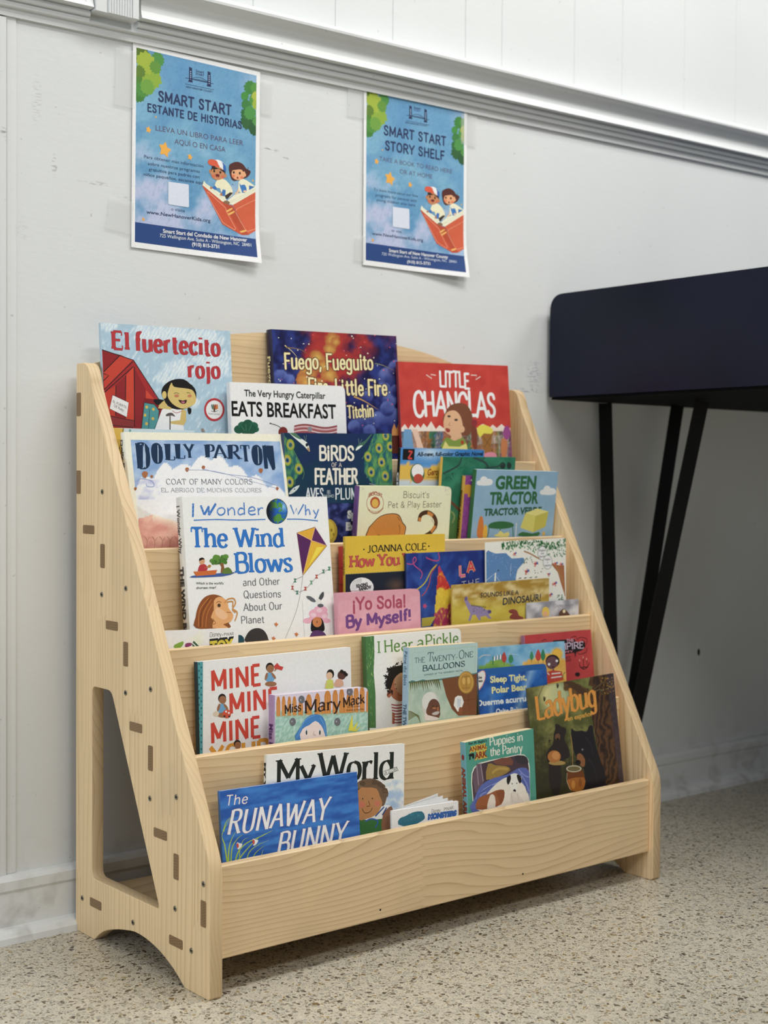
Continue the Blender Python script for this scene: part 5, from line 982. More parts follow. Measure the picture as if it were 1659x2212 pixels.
# kite
A.poly([(1188, 398), (1344, 348), (1446, 510), (1240, 766)], '7a3a2a'); A.poly([(1194, 398), (1342, 354), (1312, 460)], 'dba52a'); A.poly([(1346, 356), (1442, 506), (1318, 462)], '5c2c5e'); A.poly([(1192, 402), (1308, 466), (1240, 756)], '56285a'); A.poly([(1316, 468), (1440, 512), (1244, 756)], 'dcae26'); A.poly([(1360, 520), (1420, 520), (1290, 680)], 'ead03c'); A.lines([[(1192, 400), (1316, 464), (1442, 508)], [(1344, 352), (1314, 462), (1242, 760)]], 5, 'e6b48c')
A.line([(1240, 766), (1222, 900), (1180, 1080), (1090, 1300)], 3, '7a7a6a', 5); A.line([(1240, 770), (1180, 800), (1150, 860), (1190, 905), (1260, 880), (1320, 820), (1370, 760), (1480, 700)], 3, '7a7a6a', 5)
for x, y, c in ((1174, 805, '3f7a6a'), (1152, 868, 'b5483a'), (1192, 908, '3f7a6a'), (1262, 875, 'b5483a'), (1312, 822, '6a9a7a'), (1358, 772, 'b5483a'), (1416, 728, '4f7f6a'), (1466, 704, '4f8a6a')): A.poly([(x-13, y-16), (x+13, y-16), (x+3, y), (x+13, y+16), (x-13, y+16), (x-3, y)], c)
# boat, tree
A.poly([(285, 772), (340, 760), (640, 735), (650, 745), (560, 770), (300, 782)], '3f5a9a', 2); A.poly([(305, 730), (360, 728), (510, 715), (495, 755), (330, 768)], 'c9682c', 0); A.poly([(345, 715), (360, 675), (400, 665), (425, 690), (420, 722), (350, 726)], 'b5343c', 2); A.ell(380, 640, 24, 30, 'd09a70'); A.poly([(356, 640), (358, 618), (385, 610), (402, 625), (380, 628)], '1c1814', 2); A.ell(442, 684, 16, 12, 'b07a34', -30); A.line([(400, 700), (440, 686)], 5, 'b07a34')
A.poly([(540, 740), (545, 690), (520, 650), (545, 655), (560, 640), (570, 700), (600, 740)], '8a5a34', 2); A.poly([(550, 745), (570, 705), (610, 695), (640, 740), (600, 748)], '5f7a34', 3)
rd = random.Random(2)
for i in range(26): A.ell(rd.uniform(465, 585), rd.uniform(600, 655), rd.uniform(16, 26), rd.uniform(14, 22), rd.choice(('4a7a2c', '3f6a2c', '5a8a34')), n=9)
# face looking up
A.poly([(330, 1210), (325, 1120), (350, 1020), (400, 950), (470, 925), (540, 940), (580, 980), (600, 1060), (640, 1100), (600, 1150), (610, 1215)], '8a5226', 3); A.poly([(470, 1210), (480, 1150), (455, 1120), (480, 1050), (480, 980), (520, 945), (570, 960), (600, 1000), (605, 1040), (640, 1085), (645, 1120), (620, 1160), (560, 1180), (610, 1215)], 'e0a468', 2); A.poly([(500, 1040), (560, 1060), (600, 1110), (560, 1140), (500, 1100)], 'e8b88a', 3)
A.poly([(330, 1210), (325, 1120), (350, 1020), (400, 950), (470, 925), (500, 945), (470, 1000), (480, 1060), (440, 1130), (430, 1212)], '8f4f24', 2); A.lines([[(350, 1200), (360, 1060), (440, 950)], [(380, 1205), (395, 1080), (460, 965)], [(410, 1205), (425, 1090), (470, 1000)]], 6, 'c07a34', 4); A.lines([[(365, 1200), (378, 1070), (450, 955)]], 5, '5a2c14', 4)
A.ell(525, 1018, 14, 16, '4a3a28'); A.lines([[(500, 1000), (520, 985), (545, 995)], [(590, 1075), (625, 1080)], [(470, 1130), (495, 1170), (470, 1180)]], 5, '8a4a2a', 3); A.lines([[(570, 1000), (600, 965), (650, 960), (665, 1000), (640, 1050), (665, 1080)], [(590, 990), (640, 985), (640, 1030)], [(640, 1050), (680, 1080), (660, 1150)]], 11, 'c8893f', 5)
# bird, cloud and girl
A.paint(lambda x, y: mixc(H('e8e8e4'), H('c3d6ea'), max(0, .9-math.hypot((x-1350)/110, (y-1140)/170)+fn(x*.02, y*.02)*.5)), 24, 24, (lambda a, c: (a[0], a[1], c[0], c[1]))(A.q(1235, 970), A.q(1475, 1290)))
for cx, cy, rx, ry in ((1390, 1060, 60, 40), (1340, 1090, 50, 40), (1420, 1100, 35, 36), (1280, 1150, 40, 24), (1330, 1140, 50, 30), (1440, 1150, 35, 20), (1390, 1120, 60, 40)): A.ell(cx, cy, rx, ry, 'e2a9bc')
A.ells([(1380, 1060), (1330, 1100), (1425, 1110)], 24, 18, 'eec6d2')
A.poly([(1268, 942), (1300, 940), (1340, 965), (1350, 990), (1310, 985)], '5f6266', 2); A.poly([(1415, 900), (1418, 940), (1390, 980), (1370, 985), (1385, 930)], '4a4c50', 2); A.ell(1375, 995, 26, 34, 'dcdcd8', -20); A.ell(1390, 1020, 26, 16, '5a5c60')
A.poly([(1310, 1240), (1315, 1150), (1350, 1125), (1400, 1130), (1425, 1200), (1415, 1240), (1370, 1230)], '1c1a1c', 3); A.ell(1362, 1160, 40, 44, 'c9804c'); A.poly([(1300, 1280), (1330, 1235), (1400, 1235), (1440, 1275), (1445, 1330), (1290, 1330)], '5c3a6a', 2); A.ell(1360, 1160, 4, 10, '5a2c1c')
A.poly([(755, 1330), (760, 1270), (800, 1225), (860, 1212), (910, 1235), (940, 1290), (935, 1345)], '3a3634', 3)
for x, y in ((1012, 1180), (1185, 1265), (990, 1300)): A.poly([(x-18, y-12), (x-4, y-8), (x, y-22), (x+8, y-6), (x+20, y-2), (x+8, y+8), (x+4, y+20), (x-8, y+8)], 'c8743a')
A.ell(700, 1320, 40, 50, '1f4a56')
finish(b); spine_text(b[2], M_GLOSS, 'I Wonder Why', .04, .26, '3a3c40', .02, .45); spine_text(b[2], M_GLOSS, 'THE WIND BLOWS', .32, .74, '26282c', .05, .5)

b = book(BK, 'small white booklet with black and yellow capitals, front left of the middle tier', 3, 0.002, 0.04, (348, 1363), (515, 1356), th=0.003, cover='e9ebe8', crop='Hh'); A = b[1]
A.paint(lambda x, y: mixc(H('eceeeb'), H('d9dfb8'), max(0, .5-math.hypot(x-330, y-1290)/180+fn(x*.01, y*.01)*.4)), 20, 20)
A.strk('Disney', 445, 1288, 545, 1282, 40, '2a2a2a', tv=1.0, th=.7, slant=.1, jit=.4, gap=.3); A.ell(557, 1270, 4, 4, '2a2a2a'); A.strk('PIXAR', 568, 1278, 650, 1272, 24, '3a3a3a', tv=1.6, th=.7, serif=.7, gap=1.0)
A.txt('TOY', 445, 1425, 655, 1400, 100, '1f2224', wt=.14); A.txt('TOY', 448, 1420, 650, 1396, 90, 'd9c83a', wt=.05)
A.poly([(145, 1355), (215, 1325), (222, 1345), (195, 1380), (145, 1382)], '7fa83c', 2); A.poly([(240, 1345), (290, 1330), (290, 1360), (240, 1375)], '8a3a6a', 2); A.poly([(295, 1345), (310, 1320), (355, 1365), (300, 1368)], '2f5a3c'); A.line([(200, 1385), (240, 1340), (290, 1335), (330, 1370)], 9, 'f4f4f4', 4); finish(b)

b = book(BK, 'red hardcover showing only a spine between the kite book and the yellow book', 3, 0.03, 0.0175, (743, 1181), (850, 1174), th=0.0135, kind='hard', cover='a8322c', spine='b5312a', crop='I'); A = b[1]; A.ell(210, 1100, 30, 90, 'c98a90')
finish(b); SS, spo, sx, th_ = b[2]
for vv in (.14, .25): m = MB(); m.box((sx-.0001, .0006, -vv*SS.H-.0006), (sx+.0012, th_-.0006, -vv*SS.H), L('7a1f1c')); m.build('spine_band', M_GLOSS, spo)

b = book(BK, 'yellow and navy book with black and red serif title, behind the pink board book', 3, 0.0235, 0.0235, (746, 1159), (961, 1153), th=0.005, cover='d9b52c', spine='c7a528', crop='I'); A = b[1]
A.paint(lambda x, y: mixc(H('ddb92e'), H('d6b12c'), .5+fn(x*.01, y*.01)), 8, 8); A.line([(1180, 600), (1180, 800)], 3, 'c9a528')
A.poly([(225, 1030), (870, 992), (1290, 968), (1290, 1500), (215, 1500)], '1c2230')
A.paint(lambda x, y: mixc(H('1c2230'), H('6a4e3c'), max(0, 1-math.hypot((x-760)/150, (y-1150)/120)-.1)) if y > 1040 else None, 40, 50)
for i in range(46): x = 230+i*14; y = 1030-(x-225)*.0585; A.poly([(x, y-6), (x+7, y-6), (x+7, y+1), (x, y+1)], '3a7a8a' if i % 2 else '1c2230'); A.z -= A.DL
A.ell(398, 1165, 125, 104, 'e9e9e6'); 
for r in (108, 96, 84, 70): A.line([(398-r, 1185), (398-r*.9, 1165-r*.45), (398-r*.5, 1165-r*.72), (398, 1165-r*.82)], 2.5, '4a4a4c', 4)
A.txt('READING', 340, 1170, 460, 1148, 34, '1a1a1c', wt=.06); A.txt('RAINBOW', 368, 1200, 498, 1178, 34, '1a1a1c', wt=.06); A.line([(275, 1203), (515, 1203)], 4, 'a8483a')
A.strk('JOANNA COLE', 458, 797, 1078, 768, 72, '22201c', tv=2.1, th=.7, serif=1.2, gap=.6); A.ell(420, 765, 8, 9, '22201c'); A.ell(1104, 731, 8, 9, '22201c')
A.strk('How You Were', 272, 955, 1130, 905, 122, 'c2504a', tv=2.2, th=1.0, serif=1.3, gap=.4, outline='7a2a34', ow=.5); finish(b); spine_text(b[2], M_GLOSS, 'HOW YOU WERE BORN', .07, .24, '3a3414', .02, .5)

b = book(BK, 'deep blue picture book with a red and yellow pinata cone and pink ribbons', 3, 0.0165, 0.029, (878, 1196), (1053, 1188), th=0.0045, cover='233a86', spine='1c2c5c', crop='I'); A = b[1]
A.paint(lambda x, y: mixc(H('1c2f78'), H('3058a8'), max(0, .45+fn(x*.008, y*.006, 1, 4)*1.1-(x-880)*.0006)), 40, 50); A.lines([[(1000, 800), (1010, 1300)], [(1018, 800), (1028, 1300)]], 3, '4a6ab0')
A.line([(872, 915), (930, 920), (970, 880), (960, 848), (938, 870), (950, 930), (1020, 990), (1035, 1030), (1015, 1075)], 11, 'b8487e', 5); A.line([(1075, 850), (1130, 875), (1190, 885), (1215, 860), (1205, 800)], 13, 'b5406e', 5); A.line([(1190, 925), (1130, 990), (1060, 1120), (975, 1190)], 15, 'b5a83a', 5); A.line([(1190, 930), (1130, 1020), (1110, 1120), (1070, 1210), (1030, 1255)], 12, 'b0484a', 5)
cone = [(1210, 915), (1345, 1180), (1330, 1560), (1120, 1570), (1180, 1190)]
def cn(x, y):
    w_ = 14*sin(x*.06); l = 1186+(y-915)*-.03; xr = 1212+(y-915)*.5 if y < 1180 else 1345
    xl = 1205-(y-915)*.09
    if x < xl or x > xr: return None
    n = fn(x*.05, y*.02, 1, 3); c = H('b8305a') if y < 1010+w_ else H('c9402c') if y < 1040+w_*2 else H('d98a2c') if y < 1050+w_ else H('bf2f2c') if y < 1180+w_ else H('d8b82c') if y < 1390+(1240-x)*.5+w_ else H('a83058')
    return mixc(c, H('e8d23c') if y > 1180 else H('d9703c'), max(0, n)*1.2)
A.paint(cn, 90, 120); A.poly([(1030, 1490), (1180, 1470), (1120, 1570), (1030, 1580)], 'b5a83a'); A.star(1062, 1362, 28, 'c2487a', .3)
for t in (T('L', 1425, 1050, 1492, 1038, 115), T('A', 1510, 1012, 1588, 995, 112)): A.strk(*t[0], 'c8384a' if t[0][0] == 'A' else 'd0628a', tv=2.0, th=2.0, outline='e3b56a', ow=1.1)
A.strk('THE', 1450, 1170, 1640, 1135, 62, 'c9c4c4', tv=1.2, th=1.0, gap=2.2, cap=True); finish(b)

b = book(BK, 'white picture book with a blue elephant and green leaves, far right of the middle tier', 3, 0.013, 0.036, (1050, 1172), (1222, 1162), th=0.003, kind='paper', cover='e8e7de', crop='J'); A = b[1]
A.poly([(450, 620), (465, 280), (520, 270), (580, 290), (690, 285), (755, 345), (880, 335), (893, 370), (880, 400), (820, 470), (800, 560), (780, 600), (600, 600)], '5a85b8', 2)
rd = random.Random(4)
for i in range(50): x, y = rd.uniform(475, 820), rd.uniform(300, 560); A.line([(x, y), (x+rd.uniform(-12, 12), y+rd.uniform(-18, 18))], 3, 'b9cbe0' if i % 3 else '4a72a6'); A.z -= A.DL
A.poly([(558, 600), (565, 510), (580, 500), (575, 600)], 'e8e7de'); A.lines([[(460, 600), (560, 515), (620, 600)], [(740, 540), (745, 420)]], 4, 'd3dfe8'); A.ell(603, 478, 7, 9, '1a2030'); A.ell(748, 500, 6, 8, '1a2030')
A.line([(890, 262), (960, 290), (1060, 345), (1180, 390), (1260, 450), (1330, 620), (1350, 760)], 16, 'a87a4a', 5); A.poly([(1190, 400), (1280, 420), (1340, 420), (1355, 780), (1310, 640), (1270, 500)], 'a8683f', 0)
def leafs(n, x0, x1, yf, sz, c):
    for i in range(n):
        x = rd.uniform(x0, x1); y = yf(x)+rd.uniform(-40, 40); dx, dy = rd.uniform(-14, 14), rd.uniform(16, 34)*sz; A.poly([(x, y), (x+dx*.5+7, y+dy*.5), (x+dx, y+dy), (x+dx*.5-6, y+dy*.5)], c); A.z -= A.DL
leafs(210, 640, 1360, lambda x: 160+30*sin(x*.012)-max(0, (900-x))*.0, 1.2, '2f7a3f'); leafs(90, 650, 1360, lambda x: 200+20*sin(x*.02), 1.0, '3a8a48'); leafs(26, 1150, 1350, lambda x: 270, .8, '2f7a3f'); leafs(14, 860, 980, lambda x: 350, .7, '3a6a48'); leafs(16, 1250, 1330, lambda x: 770, .8, '2f6a3f'); leafs(5, 1000, 1110, lambda x: 470, .6, '3a6a48')
for x, y, s_ in ((785, 290, 26), (1020, 405, 34), (918, 490, 38), (1165, 520, 24), (1235, 625, 32), (1188, 750, 28), (1245, 400, 28), (1310, 410, 24)):
    for k in range(9): a = rd.uniform(0, 6.28); A.poly([(x, y), (x+s_*cos(a)-4, y+s_*sin(a)*.9), (x+s_*cos(a)+5, y+s_*sin(a)*.9+5)], 'c8442f'); A.z -= A.DL
    A.up(); A.ell(x, y, s_*.45, s_*.4, 'c8442f'); A.poly([(x+4, y-4), (x+s_*.6, y-s_*.8), (x+s_*.9, y-s_*.1), (x+10, y+8)], '3a5fa8')
for i in range(4): A.line([(832+i*60, 568-i*4), (860+i*60, 562-i*4)], 9, '3a3a3c')
for cx, cy, ls in ((1096, 285, ('English', 'and', 'Spanish')), (1155, 385, ('Inglés', 'y', 'español'))):
    A.ell(cx, cy, 53, 80, '4f6a56', n=28); A.ell(cx, cy, 49, 76, 'f1f0ea', n=28)
    for k, wd_ in enumerate(ls): A.txt(wd_, cx-5*len(wd_), cy-22+k*34, cx+5*len(wd_), cy-24+k*34, 20, '2c2c2e', wt=.01)
finish(b)

b = book(BK, 'mustard yellow landscape book with a purple spiky dinosaur', 3, 0.0085, 0.0415, (977, 1264), (1186, 1249), th=0.003, cover='b9993a', page='f2f0ea', crop='J'); A = b[1]
A.paint(lambda x, y: mixc(mixc(H('a8842c'), H('d9c58a'), max(0, min(1, .4+fn(x*.006, y*.012, 1, 4, 8)*1.6))), H('c8b83a'), max(0, min(.85, (y-760)/200))), 60, 40)
A.txt('SOUNDS LIKE A', 400, 782, 832, 748, 50, '2f3440', wt=.02, slant=.08); A.txt('DINOSAUR!', 652, 865, 1078, 815, 76, '2f3440', wt=.025, slant=.08)
A.poly([(222, 815), (235, 775), (262, 770), (258, 810), (300, 870), (400, 880), (470, 920), (515, 920), (525, 950), (495, 975), (530, 1015), (500, 1020), (460, 985), (400, 1000), (410, 1035), (385, 1035), (350, 975), (315, 975), (290, 1045), (265, 1040), (290, 965), (250, 880)], '9184ae', 0)
for i in range(14): x = 300+i*12; A.poly([(x, 875+i*1.5), (x+4, 850+i*2), (x+9, 878+i*1.5)], '26242c'); A.z -= A.DL
for i in range(26): x, y = rd.uniform(310, 450), rd.uniform(895, 955); A.ell(x, y, 3, 4, '2c2834', n=6); A.z -= A.DL
A.ell(240, 795, 16, 22, '6a5a8e'); A.ell(505, 940, 22, 20, '5c4f80'); A.poly([(722, 925), (770, 912), (815, 930), (835, 985), (880, 1000), (870, 1030), (735, 1020), (740, 980), (762, 965), (725, 950)], '8a4038', 2); A.line([(725, 948), (775, 950)], 4, '4a1c1c'); finish(b)

b = book(BK, 'small grey booklet with a yellow figure shape, at the right end of the middle tier', 3, 0.004, 0.0455, (1139, 1303), (1250, 1294), th=0.003, cover='a9a9b2', page='f2f2f2', crop='J'); A = b[1]
A.paint(lambda x, y: mixc(H('8d8d98'), H('d3d3da'), max(0, min(1, .45+.4*sin((x+y*.6)*.022)+fn(x*.01, y*.01)))), 30, 20); A.strk('Disney', 1232, 895, 1330, 885, 40, '4a4a50', tv=1.0, th=.7, jit=.4, gap=.3); A.strk('PIXAR', 1355, 885, 1445, 872, 24, '6a6a70', tv=1.5, th=.8, serif=.6)
A.poly([(1100, 990), (1098, 910), (1130, 885), (1165, 905), (1172, 985)], 'e0c04c', 2); A.ell(1130, 965, 22, 32, 'e2ac8a'); A.poly([(1275, 985), (1310, 920), (1345, 910), (1390, 955), (1400, 985)], '5f4030', 2); A.ell(1340, 935, 16, 20, 'e8d9b0'); finish(b)

b = book('board_book', 'pink board book with mauve and purple lettering, front of the middle tier', 3, 0.001, 0.037, (730, 1281), (907, 1271), th=0.009, kind='board', r=.010, cover='d79aa8', page='f0eeee', spine='d79aa8', crop='I'); A = b[1]
A.paint(lambda x, y: mixc(H('d595a5'), H('e0a9b5'), .5+.5*(1 if (int(x/90)+int(y/110)) % 2 else -1)*.35+fn(x*.01, y*.02)*.4), 20, 20, (0.0005, .011, b[4].W-.0005, b[4].H-.004))
A.strk('\u00a1Yo Sola!', 300, 1400, 862, 1368, 122, 'a8485e', tv=2.3, th=1.9, gap=.7, cap=True, jit=.2, nib=10); A.strk('By Myself!', 232, 1590, 918, 1512, 122, '6f4282', tv=3.0, th=2.0, gap=.6, serif=.8, nib=8); finish(b)

# ---------------------------------------------------------------- fourth tier
b = book(BK, 'white hardcover with large red capitals and a teal dotted strip, first on the fourth tier', 4, 0.0285, 0.0105, (427, 1430), (757, 1398), th=0.009, kind='hard', cover='ecebe4', spine='1f3a44', page='f2efe6', crop='K'); A = b[1]
A.poly([(105, 195), (152, 195), (150, 980), (105, 980)], '4f9aa0')
for i in range(26): A.ells([(118+(i % 2)*20, 215+i*29)], 6, 9, '1f5a60')
for t in ((T('MINE', 225, 445, 648, 388, 172)), (T('MINE', 380, 640, 795, 585, 172)), (T('MINE', 222, 892, 645, 832, 172))): A.strk(*t[0], 'cc4030', tv=1.95, th=1.55, gap=1.5, nib=15)
A.strk('YOURS', 215, 1075, 830, 985, 150, 'd9962c', tv=2.7, th=1.9, gap=.9)
def baby(x, y, s_=1.0, sk='9a6a48', c='6aa4cc'): A.ell(x, y+95*s_, 42*s_, 42*s_, c); A.ell(x+8*s_, y+150*s_, 50*s_, 22*s_, sk); A.ell(x-30*s_, y+85*s_, 11*s_, 34*s_, sk, 15); A.ell(x+32*s_, y+80*s_, 11*s_, 32*s_, sk, -35); A.ell(x, y+8*s_, 34*s_, 40*s_, '1f1a18'); A.ell(x+4*s_, y+20*s_, 31*s_, 34*s_, sk); A.ell(x+20*s_, y+22*s_, 2.5*s_, 3*s_, '1f1a18', n=6)
baby(722, 235); A.poly([(755, 235), (785, 205), (805, 230), (838, 240), (825, 270), (790, 260), (765, 260)], 'c8403a', 0); A.line([(760, 275), (785, 250)], 10, '9a6a48')
baby(315, 500); A.ell(262, 640, 26, 22, 'd9c9b0'); A.ell(355, 640, 36, 38, 'cf4f34'); A.ells([(348, 620), (372, 632)], 8, 9, 'f0f0ea'); A.ells([(335, 660), (375, 662)], 9, 9, '2a2a2a')
baby(445, 890, .9)
A.ell(1238, 300, 32, 40, '1c1a18'); A.ell(1230, 315, 27, 32, 'ddb896'); A.poly([(1205, 355), (1258, 350), (1265, 420), (1195, 425)], 'c9cf5a', 2); A.lines([[(1205, 360), (1192, 420)], [(1258, 355), (1270, 400)]], 9, 'ddb896'); A.ell(1335, 310, 36, 38, '5a3a30'); A.ells([(1335, 278), (1372, 305), (1358, 290)], 16, 16, '241c18'); A.poly([(1285, 350), (1335, 345), (1350, 400), (1275, 410)], 'd9a88a', 2); finish(b)

b = book('board_book', 'board book with an orange picket fence and blue-haired head, fourth tier', 4, 0.003, 0.039, (594, 1502), (795, 1484), th=0.013, kind='board', r=.008, cover='d9cfe0', spine='a98fb8', page='d9d0d0', crop='K'); A = b[1]
A.paint(lambda x, y: mixc(H('88b8ac'), H('b9d6cc'), max(0, min(1, .5+fn(x*.05, y*.05, 1, 3)*1.3))) if y > 600 else None, 60, 50, (0.0003, 0, b[4].W-.0003, b[4].H-.003))
for x, w_, t_ in ((795, 34, 488), (840, 32, 486), (888, 30, 488), (932, 34, 488), (1055, 50, 470), (1128, 44, 460), (1215, 56, 438), (1280, 44, 432), (1335, 42, 422), (1405, 56, 440), (1458, 40, 404), (1510, 40, 402), (1556, 24, 440), (985, 40, 520), (1170, 30, 560), (1370, 30, 520)):
    yb_ = 660-(x-780)*.05; A.poly([(x-w_/2, yb_), (x-w_/2, t_+50), (x-w_*.3, t_+12), (x, t_), (x+w_*.3, t_+12), (x+w_/2, t_+50), (x+w_/2, yb_)], 'cb8238'); A.lines([[(x-w_*.2, t_+40), (x-w_*.2, yb_)], [(x+w_*.2, t_+45), (x+w_*.15, yb_)]], 3, 'e0a86a')
for i in range(56): x = 780+i*14; y = 655-(x-780)*.05; A.line([(x, y), (x+rd.uniform(-6, 6), y+rd.uniform(8, 22))], 4, 'c9a23a'); A.z -= A.DL
A.ells([(992, 518), (1404, 452), (917, 708), (1298, 708)], 27, 35, '6a6a72'); A.ells([(985, 522), (1398, 455), (910, 705), (1290, 705)], 6, 8, 'a9a9b0')
for t in (T('Miss', 850, 640, 990, 612, 72), T('Mary', 1018, 636, 1325, 596, 105), T('Mack', 1348, 585, 1530, 545, 80)): A.strk(*t[0], '33211a', tv=1.8, th=.8, serif=1.0, gap=.7, jit=.35)
A.txt('by Mary Hall', 1385, 588, 1490, 580, 14, '4a3020'); A.txt('illustrated by Dave Mayer', 1375, 615, 1530, 604, 13, '4a3020')
A.poly([(940, 860), (990, 740), (1040, 670), (1110, 642), (1170, 665), (1198, 730), (1205, 830), (1180, 870)], '3f7fc4', 3); A.poly([(985, 860), (1000, 770), (1060, 735), (1110, 700), (1160, 740), (1185, 800), (1180, 860)], 'ecd6d2', 2); A.lines([[(950, 850), (1020, 700), (1110, 650)], [(1150, 670), (1185, 740), (1195, 820)]], 5, '6aa4dc', 4)
for x in (1034, 1148): A.ell(x, 795, 9, 26, 'b9d0e6'); A.ell(x, 800, 6, 20, '1a1a20')
A.lines([[(1092, 815), (1098, 790)], [(1092, 818), (1115, 822)]], 3, '6a4a44'); A.poly([(1390, 785), (1425, 640), (1430, 760), (1475, 700), (1450, 780), (1500, 740), (1460, 790)], 'd8d03c'); finish(b); spine_text(b[2], M_GLOSS, 'Miss Mary Mack', .25, .75, '4a2f6a', .03, .6)

b = book('board_book', 'white board book with green grassy spine strip and a boy in a striped shirt', 4, 0.0215, 0.011, (790, 1375), (995, 1357), th=0.009, kind='board', r=.008, cover='e9e8e2', spine='3f6a3a', page='efeee8', crop='L'); A = b[1]
A.poly([(95, 190), (216, 190), (222, 420), (212, 640), (235, 900), (240, 1330), (90, 1330)], '4a7a44', 0)
for i in range(90): x, y = rd.uniform(112, 215), rd.uniform(200, 1300); A.line([(x, y), (x+rd.uniform(-30, 30), y+rd.uniform(-70, -20))], 6, rd.choice(('8fb56a', '6a9a4a', '3a6a3a', 'a9c87a')), 0, True); A.z -= A.DL
for t in (T('I', 255, 408, 302, 404, 145), T('Hear', 345, 398, 700, 366, 150), T('a', 745, 352, 835, 345, 150), T('Pickle', 855, 330, 1262, 288, 150)): A.strk(*t[0], '5a8a3c', tv=1.6, th=.8, serif=1.0, gap=.7, jit=.15)
A.poly([(440, 1280), (450, 1110), (430, 1160), (455, 1010), (520, 990), (700, 1000), (700, 1290)], 'efe3df', 0)
for i in range(7): A.line([(430+i*4, 1040+i*36), (500, 1050+i*36), (600, 1035+i*36)], 15, '9a3a44', 3)
A.poly([(440, 1130), (475, 1150), (470, 1280), (440, 1280)], 'a8664a'); A.ell(540, 800, 150, 200, 'a96a4c'); A.poly([(480, 700), (560, 640), (700, 640), (700, 930), (560, 920), (470, 830)], 'b08a68', 2); A.ell(400, 920, 26, 36, 'b5684a')
for i in range(110): a = rd.uniform(2.4, 4.9); r = rd.uniform(150, 215); x, y = 560+r*cos(a)*.95, 760+r*sin(a)*1.15; A.line([(x, y), (x+rd.uniform(-45, 10), y+rd.uniform(-28, 45))], 13, '1c1c1c'); A.z -= A.DL
A.poly([(360, 820), (380, 700), (440, 590), (520, 560), (640, 550), (640, 640), (540, 650), (460, 730), (420, 850)], '1c1c1c', 2); A.ell(478, 790, 5, 9, '2a1a14'); A.ell(492, 845, 6, 10, '2a1a14'); A.line([(505, 905), (540, 930), (600, 925)], 5, '5a2a20', 3); finish(b)

b = book('paperback_book', 'pale blue-green paperback with a round gold medal and a man in a sun helmet', 4, 0.002, 0.0465, (884, 1399), (1032, 1388), th=0.0125, kind='paper', r=.0, cover='a9c6c2', spine='9fbdd0', page='e0c9a0', bulge=.0035, crop='L'); A = b[1]
A.poly([(640, 340), (1510, 260), (1490, 680), (640, 760)], 'b2cdc9'); A.poly([(690, 400), (1470, 318), (1470, 640), (690, 720)], 'a9c4b4'); A.poly([(696, 406), (1464, 325), (1464, 634), (696, 714)], 'b2cdc9')
A.strk('The', 718, 535, 845, 520, 68, '2a4a54', tv=1.3, th=.5, serif=.8, gap=.6) if 0 else 0
A.strk('THE', 718, 530, 845, 520, 66, '2a4a54', tv=1.3, th=.5, serif=.8); A.strk('T', 870, 512, 945, 505, 110, '2a4a54', tv=1.0, th=.6, serif=.5, slant=.1); A.strk('WENTY-', 935, 512, 1255, 482, 68, '2a4a54', tv=1.4, th=.5, serif=.8); A.strk('O', 1262, 478, 1335, 470, 105, '2a4a54', tv=1.0, th=.6); A.strk('NE', 1338, 462, 1440, 450, 66, '2a4a54', tv=1.4, th=.5, serif=.8)
A.strk('BALLOONS', 815, 628, 1340, 566, 66, '22404a', tv=2.2, th=.7, serif=1.1); A.strk('WINNER OF THE NEWBERY MEDAL', 835, 686, 1318, 628, 20, '3a5a62', tv=1.6, th=.7, serif=.7)
A.poly([(640, 760), (690, 740), (740, 755), (820, 730), (880, 745), (1300, 680), (1470, 650), (1500, 640), (1480, 1250), (640, 1290)], '4a7f7e', 0)
A.paint(lambda x, y: mixc(H('9db8a8'), H('b9cab8'), .5+fn(x*.01, y*.006)) if y > 770-(x-640)*.115 and x < 1480 else None, 50, 60)
A.poly([(1055, 725), (1490, 660), (1480, 1170), (1260, 1180), (1180, 1100), (1110, 940)], '7a4a2c', 0); A.lines([[(1300, 850), (1320, 1000), (1290, 1160)], [(1400, 880), (1380, 1000), (1400, 1130)], [(1320, 990), (1470, 970)], [(1150, 1000), (1240, 1150)]], 4, '4f2c1a', 4)
for i in range(15): x = 660+i*24; A.poly([(x, 765-i*2.8), (x+22, 762-i*2.8), (x+6+i*3, 765-i*2.8+rd.uniform(70, 150))], '5f5f30')
for i in range(9): A.line([(640, 1120+i*14), (700+i*8, 1140+i*4), (790, 1240+i*8)], 8, '6a6a34', 4, True)
A.ell(1355, 768, 101, 140, '9a7430', n=32); A.ell(1352, 766, 92, 130, 'c79a45', n=32); A.ell(1352, 768, 72, 106, 'b88a3a', n=28); A.ells([(1325, 750), (1385, 745)], 20, 44, 'd6ac58'); A.lines([[(1300, 700), (1400, 690)], [(1300, 840), (1400, 835)], [(1355, 680), (1355, 860)]], 7, '94702c')
A.ell(915, 1040, 105, 160, 'c9c9c2', 8); A.ell(900, 1000, 92, 118, 'dcdcd6', 8); A.ell(955, 1090, 78, 120, '5a3a30', 0); A.poly([(880, 1060), (940, 980), (1000, 1000), (1030, 1110), (1020, 1200), (900, 1215), (860, 1130)], '6a4434', 2); A.poly([(845, 1130), (880, 1170), (1000, 1200), (1000, 1230), (850, 1235)], 'd9d0cc', 2); A.poly([(930, 1150), (985, 1125), (1025, 1130), (1000, 1165), (950, 1170)], 'bdb5b2', 2); A.ell(960, 1085, 22, 10, 'b8734a'); A.ell(1005, 1095, 12, 26, 'a8663f'); A.ells([(945, 1060), (990, 1060)], 9, 6, '1a1210')
